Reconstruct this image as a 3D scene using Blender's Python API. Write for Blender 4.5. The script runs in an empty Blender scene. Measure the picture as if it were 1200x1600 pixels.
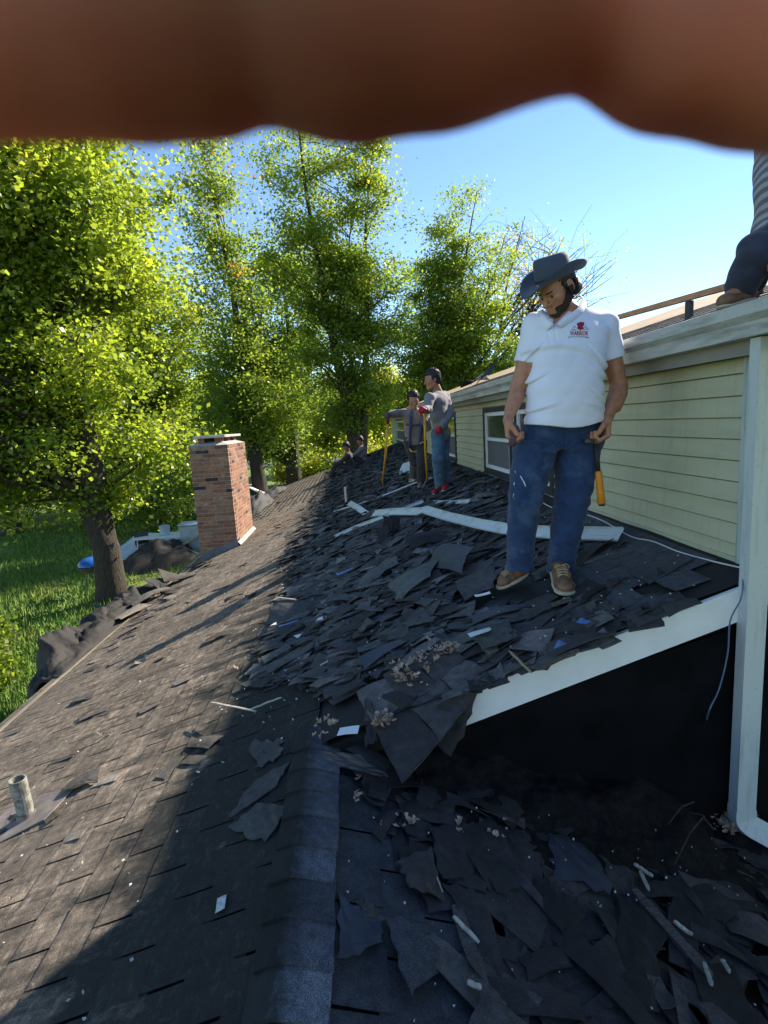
import bpy, bmesh, math, random
import numpy as np
from mathutils import Vector, Matrix
from mathutils.bvhtree import BVHTree
R_ = math.radians
scene = bpy.context.scene
COL = scene.collection
rnd = random.Random(11)
rg = np.random.RandomState(7)

# ------------------------------------------------------------------ camera
CAM = np.array([0.1733, 0.0, 1.35])
FPX = 850.0                                   # focal length in px of a 1200 x 1600 picture
_vy = np.array([-52.0, 135.0, -FPX]); _vy /= np.linalg.norm(_vy)
_d = np.array([320.0, -5350.0, 0.0]); _d[2] = np.dot(_d[:2], _vy[:2])/(-_vy[2]*1.0/np.linalg.norm([1])) if False else 0.0
_d[2] = -(_d[0]*_vy[0]+_d[1]*_vy[1])/_vy[2]
_z = -_d/np.linalg.norm(_d); _x = np.cross(_vy, _z)
RW = np.array([_x, _vy, _z])                  # camera vector -> world vector
cd = bpy.data.cameras.new('camera'); cam = bpy.data.objects.new('camera', cd); COL.objects.link(cam)
cam.matrix_world = Matrix([[RW[0][0], RW[0][1], RW[0][2], CAM[0]], [RW[1][0], RW[1][1], RW[1][2], CAM[1]],
                           [RW[2][0], RW[2][1], RW[2][2], CAM[2]], [0, 0, 0, 1]])
cd.sensor_fit = 'VERTICAL'; cd.sensor_height = 36; cd.sensor_width = 27
cd.lens = FPX/1600*36
cd.clip_start = 0.004; cd.clip_end = 900
cd.dof.use_dof = True; cd.dof.focus_distance = 3.2; cd.dof.aperture_fstop = 15
scene.camera = cam

# ------------------------------------------------------------------ light
SUN = Vector((1.0, 0.80, 0.82)).normalized()
w = bpy.data.worlds.new('World'); scene.world = w; w.use_nodes = True
nt = w.node_tree; nt.nodes.clear()
sky = nt.nodes.new('ShaderNodeTexSky'); sky.sky_type = 'NISHITA'; sky.sun_disc = False
sky.sun_elevation = math.asin(SUN.z); sky.sun_rotation = math.atan2(SUN.x, SUN.y)
sky.altitude = 100; sky.air_density = 1.0; sky.dust_density = 0.0; sky.ozone_density = 3.2
bg = nt.nodes.new('ShaderNodeBackground'); bg.inputs[1].default_value = 0.112
out = nt.nodes.new('ShaderNodeOutputWorld')
hs = nt.nodes.new('ShaderNodeHueSaturation'); hs.inputs['Saturation'].default_value = 1.04; nt.links.new(sky.outputs[0], hs.inputs['Color'])
nt.links.new(hs.outputs[0], bg.inputs[0]); nt.links.new(bg.outputs[0], out.inputs[0])
sl = bpy.data.lights.new('sun', 'SUN'); sl.energy = 5.0; sl.angle = R_(0.53); sl.color = (1.0, 0.91, 0.76)
so = bpy.data.objects.new('sun', sl); COL.objects.link(so)
so.rotation_euler = SUN.to_track_quat('Z', 'Y').to_euler(); so.location = (6, 5, 9)
vs = scene.view_settings; vs.view_transform = 'Standard'; vs.look = 'None'; vs.gamma = 1; vs.use_curve_mapping = False
vs.exposure = 1.06
cy = scene.cycles; cy.max_bounces = 8; cy.diffuse_bounces = 5; cy.glossy_bounces = 3; cy.transmission_bounces = 5
cy.transparent_max_bounces = 8; cy.use_denoising = True; cy.caustics_reflective = False; cy.caustics_refractive = False

# ------------------------------------------------------------------ helpers
def wray(px, py):
    return RW @ np.array([px-600.0, -(py-800.0), -FPX])
def atY(px, py, y):
    r = wray(px, py); return Vector(CAM + r*((y-CAM[1])/r[1]))
def atX(px, py, x):
    r = wray(px, py); return Vector(CAM + r*((x-CAM[0])/r[0]))
def atZ(px, py, z):
    r = wray(px, py); return Vector(CAM + r*((z-CAM[2])/r[2]))
S = 0.31                                      # roof pitch
RX = -0.10                                    # ridge crest
def zL(x): return S*x                         # sunlit slope (also carries on up to the wall)
SR = 0.35
def zR(x): return S*RX - SR*(x-RX)             # near right-hand slope
def onL(px, py, h=0.0):
    r = wray(px, py); t = (S*CAM[0]+h-CAM[2])/(r[2]-S*r[0]); return Vector(CAM + r*t)
def onR(px, py, h=0.0):
    r = wray(px, py); t = (S*RX+SR*RX-SR*CAM[0]+h-CAM[2])/(r[2]+SR*r[0]); return Vector(CAM + r*t)

def link(o, parent=None):
    COL.objects.link(o)
    if parent is not None: o.parent = parent
    return o
def setp(o, label=None, cat=None, group=None, kind=None):
    if label: o['label'] = label
    if cat: o['category'] = cat
    if group: o['group'] = group
    if kind: o['kind'] = kind
    return o
def thing(name, label, cat, loc=(0, 0, 0), group=None):
    o = bpy.data.objects.new(name, None); o.empty_display_size = 0.1; COL.objects.link(o); o.location = loc
    return setp(o, label, cat, group)
def mesh_np(name, V, F, mat=None, parent=None, smooth=False, loc=None, col=None, link_it=True):
    """V n x 3, F list of faces or an (m,k) array, col per-corner-uniform per face values -> attribute 'tone'"""
    me = bpy.data.meshes.new(name)
    V = np.asarray(V, dtype=np.float32)
    if isinstance(F, np.ndarray) and F.ndim == 2:
        n, k = F.shape
        me.vertices.add(len(V)); me.vertices.foreach_set('co', V.ravel())
        me.loops.add(n*k); me.loops.foreach_set('vertex_index', F.astype(np.int32).ravel())
        me.polygons.add(n)
        me.polygons.foreach_set('loop_start', np.arange(0, n*k, k, dtype=np.int32))
        me.polygons.foreach_set('loop_total', np.full(n, k, dtype=np.int32))
        me.update(calc_edges=True)
    else:
        me.from_pydata([tuple(map(float, v)) for v in V], [], [tuple(map(int, f)) for f in F]); me.update()
    if smooth: me.polygons.foreach_set('use_smooth', np.ones(len(me.polygons), dtype=bool))
    if col is not None:
        a = me.attributes.new('tone', 'FLOAT', 'FACE'); a.data.foreach_set('value', np.asarray(col, dtype=np.float32))
    if mat: me.materials.append(mat)
    if not link_it: return me
    o = bpy.data.objects.new(name, me); link(o, parent)
    if loc is not None: o.location = loc
    return o
def inst(name, me, parent=None, mw=None):
    o = bpy.data.objects.new(name, me); link(o, parent)
    if mw is not None: o.matrix_world = mw if parent is None else mw
    return o
class MB:
    def __init__(s): s.V = []; s.F = []
    def add(s, V, F):
        n = len(s.V); s.V += [tuple(v) for v in V]; s.F += [tuple(i+n for i in f) for f in F]; return s
    def box(s, a, b, M=None):
        x0, y0, z0 = a; x1, y1, z1 = b
        V = [(x0,y0,z0),(x1,y0,z0),(x1,y1,z0),(x0,y1,z0),(x0,y0,z1),(x1,y0,z1),(x1,y1,z1),(x0,y1,z1)]
        if M is not None: V = [tuple(M @ Vector(v)) for v in V]
        return s.add(V, [(0,3,2,1),(4,5,6,7),(0,1,5,4),(1,2,6,5),(2,3,7,6),(3,0,4,7)])
    def prism(s, poly, axis, t0, t1):
        """poly of 2D points, extruded along axis (0,1,2) from t0 to t1"""
        n = len(poly)
        def mk(p, t):
            q = list(p); q.insert(axis, t); return tuple(q)
        V = [mk(p, t0) for p in poly] + [mk(p, t1) for p in poly]
        F = [tuple(range(n))[::-1], tuple(range(n, 2*n))] + [(i, (i+1) % n, n+(i+1) % n, n+i) for i in range(n)]
        return s.add(V, F)
    def tube(s, pts, rad, n=8, caps=True, flat=None):
        pts = [Vector(p) for p in pts]; base = len(s.V); up = None
        rad = rad if isinstance(rad, (list, tuple)) else [rad]*len(pts)
        for i, p in enumerate(pts):
            d = (pts[min(i+1, len(pts)-1)]-pts[max(i-1, 0)]).normalized()
            if up is None:
                up = d.orthogonal().normalized() if flat is None else (Vector(flat)-d*d.dot(Vector(flat))).normalized()
            up = (up-d*up.dot(d)).normalized(); sd = d.cross(up)
            for k in range(n):
                a = 2*math.pi*k/n
                s.V.append(tuple(p+(up*math.cos(a)+sd*math.sin(a))*rad[i]))
        for i in range(len(pts)-1):
            for k in range(n):
                a = base+i*n+k; b = base+i*n+(k+1) % n
                s.F.append((a, b, b+n, a+n))
        if caps:
            s.F.append(tuple(base+k for k in range(n))[::-1]); s.F.append(tuple(base+(len(pts)-1)*n+k for k in range(n)))
        return s
    def build(s, name, mat, parent=None, smooth=False, bevel=0, loc=None, link_it=True):
        me = bpy.data.meshes.new(name); me.from_pydata(s.V, [], s.F); me.update()
        bm = bmesh.new(); bm.from_mesh(me); bmesh.ops.recalc_face_normals(bm, faces=bm.faces)
        if bevel: bmesh.ops.bevel(bm, geom=[e for e in bm.edges], offset=bevel, segments=1, affect='EDGES', clamp_overlap=True)
        bm.to_mesh(me); bm.free()
        if smooth: me.polygons.foreach_set('use_smooth', np.ones(len(me.polygons), dtype=bool))
        me.materials.append(mat)
        if not link_it: return me
        o = bpy.data.objects.new(name, me); link(o, parent)
        if loc is not None: o.location = loc
        return o

# ------------------------------------------------------------------ materials
def newmat(name):
    m = bpy.data.materials.new(name); m.use_nodes = True
    nt = m.node_tree; b = nt.nodes['Principled BSDF']
    return m, nt, b
def N(nt, t, **kw):
    n = nt.nodes.new(t)
    for k, v in kw.items():
        if k.startswith('i_'):
            key = k[2:]; key = int(key) if key.isdigit() else key.replace('_', ' ')
            n.inputs[key].default_value = v
        else: setattr(n, k, v)
    return n
def ramp(nt, fac, stops):
    r = nt.nodes.new('ShaderNodeValToRGB'); e = r.color_ramp.elements
    while len(e) < len(stops): e.new(0.5)
    for i, (p, c) in enumerate(stops):
        e[i].position = p; e[i].color = (*c, 1) if len(c) == 3 else c
    nt.links.new(fac, r.inputs[0]); return r.outputs[0]
def coords(nt, scale=(1, 1, 1), obj=False, rot=(0, 0, 0)):
    g = N(nt, 'ShaderNodeTexCoord') if obj else N(nt, 'ShaderNodeNewGeometry')
    mp = N(nt, 'ShaderNodeMapping'); mp.inputs['Scale'].default_value = scale; mp.inputs['Rotation'].default_value = rot
    nt.links.new(g.outputs['Object'] if obj else g.outputs['Position'], mp.inputs[0]); return mp.outputs[0]
def noise(nt, vec, scale, detail=3, rough=0.55, dist=0.0):
    n = N(nt, 'ShaderNodeTexNoise'); n.inputs['Scale'].default_value = scale; n.inputs['Detail'].default_value = detail
    n.inputs['Roughness'].default_value = rough; n.inputs['Distortion'].default_value = dist
    nt.links.new(vec, n.inputs['Vector']); return n.outputs[0]
def mixc(nt, fac, a, b, mode='MIX'):
    m = N(nt, 'ShaderNodeMix', data_type='RGBA', blend_type=mode)
    for s_, v in ((0, fac), (6, a), (7, b)):
        if hasattr(v, 'type') and hasattr(v, 'links'): nt.links.new(v, m.inputs[s_])
        else: m.inputs[s_].default_value = (*v, 1) if isinstance(v, tuple) and len(v) == 3 else v
    return m.outputs[2]
def bump(nt, b, h, strength=0.3, dist=0.01):
    n = N(nt, 'ShaderNodeBump'); n.inputs['Strength'].default_value = strength; n.inputs['Distance'].default_value = dist
    nt.links.new(h, n.inputs['Height']); nt.links.new(n.outputs[0], b.inputs['Normal'])
def simple(name, col, rough=0.7, var=0.25, nscale=6, metal=0.0, bmp=0.15, bscale=60, bdist=0.003, obj=False, stretch=(1, 1, 1), spec=0.5):
    m, nt, b = newmat(name)
    v = coords(nt, stretch, obj)
    f = noise(nt, v, nscale, 4)
    c0 = tuple(x*(1-var) for x in col); c1 = tuple(min(1, x*(1+var)) for x in col)
    nt.links.new(ramp(nt, f, [(0.3, c0), (0.7, c1)]), b.inputs['Base Color'])
    b.inputs['Roughness'].default_value = rough; b.inputs['Metallic'].default_value = metal
    b.inputs['Specular IOR Level'].default_value = spec
    if bmp: bump(nt, b, noise(nt, v, bscale, 3), bmp, bdist)
    return m
def shingle_mat(name, base, speck, rough=0.88, rand=0.5, streak_and_shade=0.0, tint=None, green=0.0, crest=False):
    """granulated asphalt: base colour, mineral specks, weather streaks running down the slope, per-piece tone"""
    m, nt, b = newmat(name)
    v = coords(nt)
    fine = noise(nt, v, 420, 2, 0.7)
    blot = noise(nt, v, 3.0, 5, 0.6)
    mid = noise(nt, v, 28, 4, 0.65)
    c = mixc(nt, ramp(nt, fine, [(0.42, (0, 0, 0)), (0.68, (1, 1, 1))]), base, speck)
    c = mixc(nt, 1.0, c, ramp(nt, mid, [(0.3, (0.62,)*3), (0.72, (1.35,)*3)]), 'MULTIPLY')
    c = mixc(nt, 1.0, c, ramp(nt, blot, [(0.32, (0.66,)*3), (0.7, (1.28,)*3)]), 'MULTIPLY')
    if streak_and_shade:
        vs_ = coords(nt, (1.2, 13.0, 1.2)); st = noise(nt, vs_, 2.2, 5, 0.7)
        c = mixc(nt, streak_and_shade, c, ramp(nt, st, [(0.34, (0.45,)*3), (0.66, (1.5, 1.47, 1.42))]), 'MULTIPLY')
        mo = noise(nt, coords(nt, (22, 8, 22)), 1.0, 6, 0.75, 0.6)
        c = mixc(nt, 0.9, c, ramp(nt, mo, [(0.36, (0.5,)*3), (0.52, (0.95,)*3), (0.68, (1.9, 1.85, 1.75))]), 'MULTIPLY')
    if tint:
        tn = noise(nt, v, 1.3, 4, 0.6); c = mixc(nt, ramp(nt, tn, [(0.5, (0, 0, 0)), (0.72, (0.75,)*3)]), c, tint)
    if streak_and_shade:                                 # shade beside the ridge painted as a near-black base, mossy mottle in it
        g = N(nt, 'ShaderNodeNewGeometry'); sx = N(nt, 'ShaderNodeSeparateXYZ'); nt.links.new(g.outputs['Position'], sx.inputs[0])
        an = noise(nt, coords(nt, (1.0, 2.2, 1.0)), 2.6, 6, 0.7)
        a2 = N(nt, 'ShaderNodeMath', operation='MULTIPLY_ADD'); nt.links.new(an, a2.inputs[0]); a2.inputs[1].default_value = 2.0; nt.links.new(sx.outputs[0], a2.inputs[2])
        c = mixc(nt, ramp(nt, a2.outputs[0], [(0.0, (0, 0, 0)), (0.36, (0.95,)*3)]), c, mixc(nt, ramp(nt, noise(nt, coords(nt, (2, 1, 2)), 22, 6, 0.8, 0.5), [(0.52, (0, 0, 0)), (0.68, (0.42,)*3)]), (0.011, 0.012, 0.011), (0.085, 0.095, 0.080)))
    if crest:                                  # shaded left side of the caps painted dark, edge broken by noise
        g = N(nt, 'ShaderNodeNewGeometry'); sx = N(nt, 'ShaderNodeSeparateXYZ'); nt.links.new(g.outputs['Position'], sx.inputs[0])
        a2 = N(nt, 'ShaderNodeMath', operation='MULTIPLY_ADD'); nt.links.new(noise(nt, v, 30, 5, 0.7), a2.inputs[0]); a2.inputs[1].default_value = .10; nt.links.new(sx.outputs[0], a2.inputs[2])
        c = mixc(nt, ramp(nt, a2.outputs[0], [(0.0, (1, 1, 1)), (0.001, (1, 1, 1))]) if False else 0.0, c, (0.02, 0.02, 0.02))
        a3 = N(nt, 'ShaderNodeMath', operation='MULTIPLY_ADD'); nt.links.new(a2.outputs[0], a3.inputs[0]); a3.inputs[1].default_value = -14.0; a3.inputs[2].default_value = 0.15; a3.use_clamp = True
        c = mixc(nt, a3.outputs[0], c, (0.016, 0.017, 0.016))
    oi = N(nt, 'ShaderNodeObjectInfo')
    at = N(nt, 'ShaderNodeAttribute', attribute_name='tone')
    ad = N(nt, 'ShaderNodeMath', operation='ADD'); nt.links.new(oi.outputs['Random'], ad.inputs[0]); nt.links.new(at.outputs['Fac'], ad.inputs[1])
    fr = N(nt, 'ShaderNodeMath', operation='FRACT'); nt.links.new(ad.outputs[0], fr.inputs[0])
    c = mixc(nt, rand, c, ramp(nt, fr.outputs[0], [(0, (0.35,)*3), (0.45, (0.8, 0.82, 0.85)), (0.8, (1.15, 1.18, 1.2)), (1, (2.5, 2.5, 2.4))]), 'MULTIPLY')
    nt.links.new(c, b.inputs['Base Color']); b.inputs['Roughness'].default_value = rough
    b.inputs['Specular IOR Level'].default_value = 0.4
    ad2 = N(nt, 'ShaderNodeMath', operation='MULTIPLY_ADD'); nt.links.new(mid, ad2.inputs[0]); ad2.inputs[1].default_value = 1.5; nt.links.new(fine, ad2.inputs[2])
    bump(nt, b, ad2.outputs[0], 0.55, 0.0035)
    return m
M = {}
M['shingle'] = shingle_mat('weathered_shingle', (0.092, 0.072, 0.054), (0.38, 0.30, 0.225), streak_and_shade=0.75, tint=(0.14, 0.112, 0.088), rand=0.14)
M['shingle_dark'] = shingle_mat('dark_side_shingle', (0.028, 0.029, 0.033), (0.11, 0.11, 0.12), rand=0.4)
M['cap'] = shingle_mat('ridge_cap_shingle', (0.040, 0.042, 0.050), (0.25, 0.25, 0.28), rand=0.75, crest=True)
M['scrap'] = shingle_mat('torn_shingle', (0.037, 0.033, 0.033), (0.112, 0.102, 0.100), rough=0.75, rand=1.0)
M['scrap_deep'] = shingle_mat('darkened_torn_shingle', (0.018, 0.015, 0.016), (0.064, 0.056, 0.058), rough=0.75, rand=0.8)  # torn shingle with the near slope's deep shade put into its colour
M['scrap_grey'] = shingle_mat('torn_shingle_back', (0.066, 0.066, 0.062), (0.13, 0.13, 0.12), rough=0.7, rand=0.7)
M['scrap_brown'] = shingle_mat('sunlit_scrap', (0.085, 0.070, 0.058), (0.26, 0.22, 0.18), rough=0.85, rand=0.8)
M['felt'] = simple('tar_felt', (0.010, 0.010, 0.011), 0.72, 0.4, 5, bmp=0.3, bscale=40, bdist=0.006)
M['felt_blue'] = simple('smooth_felt', (0.040, 0.045, 0.060), 0.55, 0.3, 7, bmp=0.2, bscale=60, bdist=0.004)
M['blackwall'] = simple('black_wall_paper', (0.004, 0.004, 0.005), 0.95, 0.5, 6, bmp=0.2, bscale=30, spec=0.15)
M['deck'] = simple('old_roof_boards', (0.06, 0.045, 0.035), 0.85, 0.4, 10)
M['white'] = simple('white_painted_metal', (0.78, 0.79, 0.80), 0.45, 0.06, 9, bmp=0.05)
M['trim'] = simple('dark_window_casing', (0.03, 0.035, 0.045), 0.5, 0.2, 8)
M['wood'] = simple('raw_wood', (0.42, 0.30, 0.17), 0.7, 0.3, 5, stretch=(3, 18, 18), bmp=0.2)
M['ply'] = simple('plywood_deck', (0.46, 0.31, 0.17), 0.75, 0.3, 3, bmp=0.2)
M['lath'] = simple('red_brown_board', (0.50, 0.25, 0.13), 0.7, 0.25, 5, stretch=(12, 2, 12))
M['mortar'] = simple('mortar', (0.36, 0.31, 0.26), 0.9, 0.25, 25, bmp=0.5, bscale=90)
M['metal'] = simple('galvanised_metal', (0.38, 0.39, 0.38), 0.45, 0.25, 20, metal=0.7)
M['steel'] = simple('dark_steel', (0.09, 0.09, 0.10), 0.45, 0.3, 20, metal=0.6)
M['yellow'] = simple('yellow_handle', (0.62, 0.30, 0.02), 0.4, 0.15, 20)
M['orange'] = simple('orange_grip', (0.72, 0.25, 0.015), 0.4, 0.12, 20)
M['black'] = simple('black_rubber', (0.02, 0.02, 0.022), 0.6, 0.2, 20)
M['leaf_dry'] = simple('dry_leaf', (0.42, 0.30, 0.22), 0.8, 0.4, 30)
def siding_mat():
    m, nt, b = newmat('pale_yellow_siding')
    v = coords(nt, (1, 0.6, 4)); f = noise(nt, v, 3, 5, 0.6)
    c = ramp(nt, f, [(0.25, (0.46, 0.455, 0.31)), (0.5, (0.54, 0.53, 0.365)), (0.8, (0.59, 0.575, 0.40))])
    v2 = coords(nt, (1, 14, 1.0)); d = noise(nt, v2, 1.6, 5, 0.7)
    c = mixc(nt, ramp(nt, d, [(0.52, (0, 0, 0)), (0.75, (0.45,)*3)]), c, (0.30, 0.30, 0.22))
    v3 = coords(nt); f3 = noise(nt, v3, 90, 3)
    nt.links.new(c, b.inputs['Base Color']); b.inputs['Roughness'].default_value = 0.6
    bump(nt, b, f3, 0.08, 0.002)
    return m
M['siding'] = siding_mat()
def grimy(name, col, dirt=(0.10, 0.10, 0.09), lo=0.45, hi=0.72, stretch=(6, 1.5, 1.5), rough=0.45, sc=3.5):
    m, nt, b = newmat(name)
    v = coords(nt, stretch); f = noise(nt, v, sc, 6, 0.65)
    c = mixc(nt, ramp(nt, f, [(lo, (0, 0, 0)), (hi, (0.8,)*3)]), col, dirt)
    v2 = coords(nt); sp = noise(nt, v2, 60, 3, 0.7)
    c = mixc(nt, ramp(nt, sp, [(0.6, (0, 0, 0)), (0.75, (0.6,)*3)]), c, dirt)
    nt.links.new(c, b.inputs['Base Color']); b.inputs['Roughness'].default_value = rough
    bump(nt, b, noise(nt, v2, 25, 3), 0.1, 0.003)
    return m
M['gutter'] = grimy('weathered_gutter', (0.55, 0.56, 0.53), (0.16, 0.14, 0.12), stretch=(2, 0.7, 5))
M['spout'] = grimy('weathered_downspout', (0.56, 0.60, 0.59), (0.26, 0.29, 0.27), lo=.52, hi=.85, stretch=(14, 14, 1.2), sc=3)
M['post'] = grimy('weathered_corner_board', (0.50, 0.56, 0.52), (0.20, 0.22, 0.20), stretch=(16, 16, 1.0), sc=3, rough=0.7)
M['soffit'] = grimy('soffit_board', (0.30, 0.285, 0.255), (0.2, 0.19, 0.17), stretch=(2, 0.6, 2), rough=0.7)
M['flash'] = grimy('white_flashing', (0.58, 0.64, 0.64), (0.30, 0.29, 0.22), lo=.5, hi=.75, stretch=(1, 1, 1), rough=.35, sc=7)
def brick_mat():
    m, nt, b = newmat('red_brick')
    oi = N(nt, 'ShaderNodeObjectInfo')
    c = ramp(nt, oi.outputs['Random'], [(0.0, (0.030, 0.027, 0.030)), (0.05, (0.035, 0.03, 0.032)), (0.07, (0.19, 0.085, 0.05)), (0.35, (0.27, 0.12, 0.07)),
                                        (0.6, (0.33, 0.155, 0.085)), (0.85, (0.31, 0.19, 0.12)), (1.0, (0.22, 0.11, 0.075))])
    v = coords(nt); f = noise(nt, v, 14, 5, 0.7)
    c = mixc(nt, 1.0, c, ramp(nt, f, [(0.3, (0.6,)*3), (0.7, (1.3,)*3)]), 'MULTIPLY')
    e = noise(nt, v, 5, 6, 0.75)
    c = mixc(nt, ramp(nt, e, [(0.58, (0, 0, 0)), (0.68, (0.75,)*3)]), c, (0.50, 0.43, 0.36))
    nt.links.new(c, b.inputs['Base Color']); b.inputs['Roughness'].default_value = 0.9
    bump(nt, b, noise(nt, v, 80, 4, 0.7), 0.5, 0.004)
    return m
M['brick'] = brick_mat()
def glass_mat():
    m, nt, b = newmat('window_glass')
    v = coords(nt); f = noise(nt, v, 1.5, 2)
    nt.links.new(ramp(nt, f, [(0.3, (0.03, 0.035, 0.035)), (0.7, (0.07, 0.075, 0.07))]), b.inputs['Base Color'])
    b.inputs['Roughness'].default_value = 0.06; b.inputs['Specular IOR Level'].default_value = 0.7
    return m
M['glass'] = glass_mat()
def screen_mat():
    m, nt, b = newmat('insect_screen')
    v = coords(nt); f = noise(nt, v, 220, 1)
    nt.links.new(ramp(nt, f, [(0.3, (0.09, 0.095, 0.10)), (0.7, (0.16, 0.165, 0.17))]), b.inputs['Base Color']); b.inputs['Roughness'].default_value = 0.75
    return m
M['screen'] = screen_mat()
def grass_mat(name, c0, c1, c2, tone=False):
    m, nt, b = newmat(name)
    v = coords(nt); f = noise(nt, v, 0.35, 5, 0.65); g = noise(nt, v, 9, 5, 0.7)
    c = ramp(nt, f, [(0.3, c0), (0.55, c1), (0.75, c2)])
    c = mixc(nt, 1.0, c, ramp(nt, g, [(0.3, (0.6,)*3), (0.7, (1.4,)*3)]), 'MULTIPLY')
    if tone:
        at = N(nt, 'ShaderNodeAttribute', attribute_name='tone')
        c = mixc(nt, 1.0, c, ramp(nt, at.outputs['Fac'], [(0, (0.6,)*3), (1, (1.5, 1.5, 1.2))]), 'MULTIPLY')
    nt.links.new(c, b.inputs['Base Color']); b.inputs['Roughness'].default_value = 0.85
    if tone:
        b.inputs['Subsurface Weight'].default_value = 0
    bump(nt, b, g, 0.6, 0.05)
    return m
M['lawn'] = grass_mat('lawn', (0.17, 0.20, 0.045), (0.12, 0.20, 0.035), (0.27, 0.26, 0.075))
M['blade'] = grass_mat('grass_blade', (0.18, 0.24, 0.04), (0.13, 0.23, 0.04), (0.28, 0.29, 0.07), True)
def leaf_mat(name, stops, trans=0.62, tcol=(2.25, 2.15, 0.9)):
    m, nt, b = newmat(name)
    at = N(nt, 'ShaderNodeAttribute', attribute_name='tone')
    c = ramp(nt, at.outputs['Fac'], stops)
    nt.links.new(c, b.inputs['Base Color']); b.inputs['Roughness'].default_value = 0.38; b.inputs['Specular IOR Level'].default_value = 0.5
    tr = N(nt, 'ShaderNodeBsdfTranslucent'); tc = mixc(nt, 1.0, c, tcol, 'MULTIPLY'); nt.links.new(tc, tr.inputs[0])
    mx = N(nt, 'ShaderNodeMixShader'); mx.inputs[0].default_value = trans
    nt.links.new(b.outputs[0], mx.inputs[1]); nt.links.new(tr.outputs[0], mx.inputs[2])
    nt.links.new(mx.outputs[0], nt.nodes['Material Output'].inputs[0])
    return m
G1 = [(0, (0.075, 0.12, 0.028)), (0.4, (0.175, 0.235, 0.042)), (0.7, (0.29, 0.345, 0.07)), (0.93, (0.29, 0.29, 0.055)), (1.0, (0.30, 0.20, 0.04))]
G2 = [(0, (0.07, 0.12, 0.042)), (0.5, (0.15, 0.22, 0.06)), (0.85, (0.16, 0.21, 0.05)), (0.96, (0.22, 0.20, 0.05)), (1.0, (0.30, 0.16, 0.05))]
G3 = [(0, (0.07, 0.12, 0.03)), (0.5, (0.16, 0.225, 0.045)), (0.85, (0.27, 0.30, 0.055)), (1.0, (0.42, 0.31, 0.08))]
M['leafA'] = leaf_mat('maple_leaf', G1)
M['leafB'] = leaf_mat('deep_green_leaf', G2)
M['leafC'] = leaf_mat('yellowing_leaf', G3)
M['bark'] = simple('bark', (0.055, 0.042, 0.032), 0.95, 0.45, 9, stretch=(3, 3, 0.6), bmp=0.9, bscale=14, bdist=0.04)
# ================================================================== ground and far setting
GZ = -2.9
def ground_sheet():
    n = 90; xs = np.concatenate([np.linspace(-400, -30, 12), np.linspace(-28, 12, 50), np.linspace(20, 400, 12)])
    ys = np.concatenate([np.linspace(-60, -6, 6), np.linspace(-4, 60, 60), np.linspace(70, 600, 14)])
    X, Y = np.meshgrid(xs, ys); Z = GZ + 0.05*np.sin(X*0.7+Y*0.3)+0.04*np.sin(Y*0.9)
    V = np.stack([X, Y, Z], -1).reshape(-1, 3); nx = len(xs); ny = len(ys)
    i = np.arange(nx*ny).reshape(ny, nx)
    F = np.stack([i[:-1, :-1], i[:-1, 1:], i[1:, 1:], i[1:, :-1]], -1).reshape(-1, 4)
    o = mesh_np('lawn', V, F, M['lawn'], smooth=True); setp(o, kind='structure')
ground_sheet()
M['asphalt'] = simple('street_asphalt', (0.14, 0.14, 0.145), 0.85, 0.15, 4)
M['soil'] = simple('bare_soil', (0.26, 0.15, 0.085), 0.95, 0.3, 2, bmp=0.5, bscale=8, bdist=0.05)
def sheet(name, poly, z, mat, **k):
    mb = MB(); mb.add([(x, y, z) for x, y in poly], [tuple(range(len(poly)))]); o = mb.build(name, mat); setp(o, kind='structure'); return o
sheet('street', [(-60, 62), (60, 66), (60, 74), (-60, 70)], GZ+0.12, M['asphalt'])
def curb(y0, y1):
    mb = MB(); mb.prism([(y0-0.15, GZ-0.1), (y0+0.0, GZ-0.1), (y0+0.0, GZ+0.24), (y0-0.15, GZ+0.24)], 0, -60, 60); return mb
o = curb(61.8, 0).build('street_kerb', M['post']); o.rotation_euler.z = 0.0333; o.location.y = 2; setp(o, kind='structure')
sheet('bare_soil', [(-30, 38), (-17, 40), (-14, 47), (-24, 52), (-36, 48)], GZ+0.11, M['soil'])

# ================================================================== house
house = thing('house', 'pale yellow-sided house whose black shingled lower roof is being stripped', 'house', (0, 0, 0))
YN, YF = -1.6, 21.2                            # lower roof near and far ends
XE, XW = -2.80, 1.95                           # eave and wall
YR = 2.20                                      # rake where the upper part of the slope ends
YC = 2.29                                      # house corner
slab = MB()
# sloping slab left of the ridge, the whole length; and right of the ridge only beyond the rake
slab.prism([(XE, zL(XE)-0.02), (RX, zL(RX)-0.02), (RX, zL(RX)-0.14), (XE, zL(XE)-0.14)], 1, YN, YF)
lower = slab.build('lower_roof', M['deck'], house)
upper_slab = MB(); upper_slab.prism([(RX+0.002, zL(RX)-0.02), (XW, zL(XW)-0.02), (XW, zL(XW)-0.13), (RX+0.002, zL(RX)-0.13)], 1, YR, YF)
upper_slab.build('roof_deck', M['felt'], house)
near = MB(); near.prism([(RX+0.002, zR(RX)-0.02), (4.2, zR(4.2)-0.02), (4.2, zR(4.2)-0.14), (RX+0.002, zR(RX)-0.14)], 1, YN, YR+0.10)
near_roof = near.build('near_roof_slope', M['felt'], house)
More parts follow.
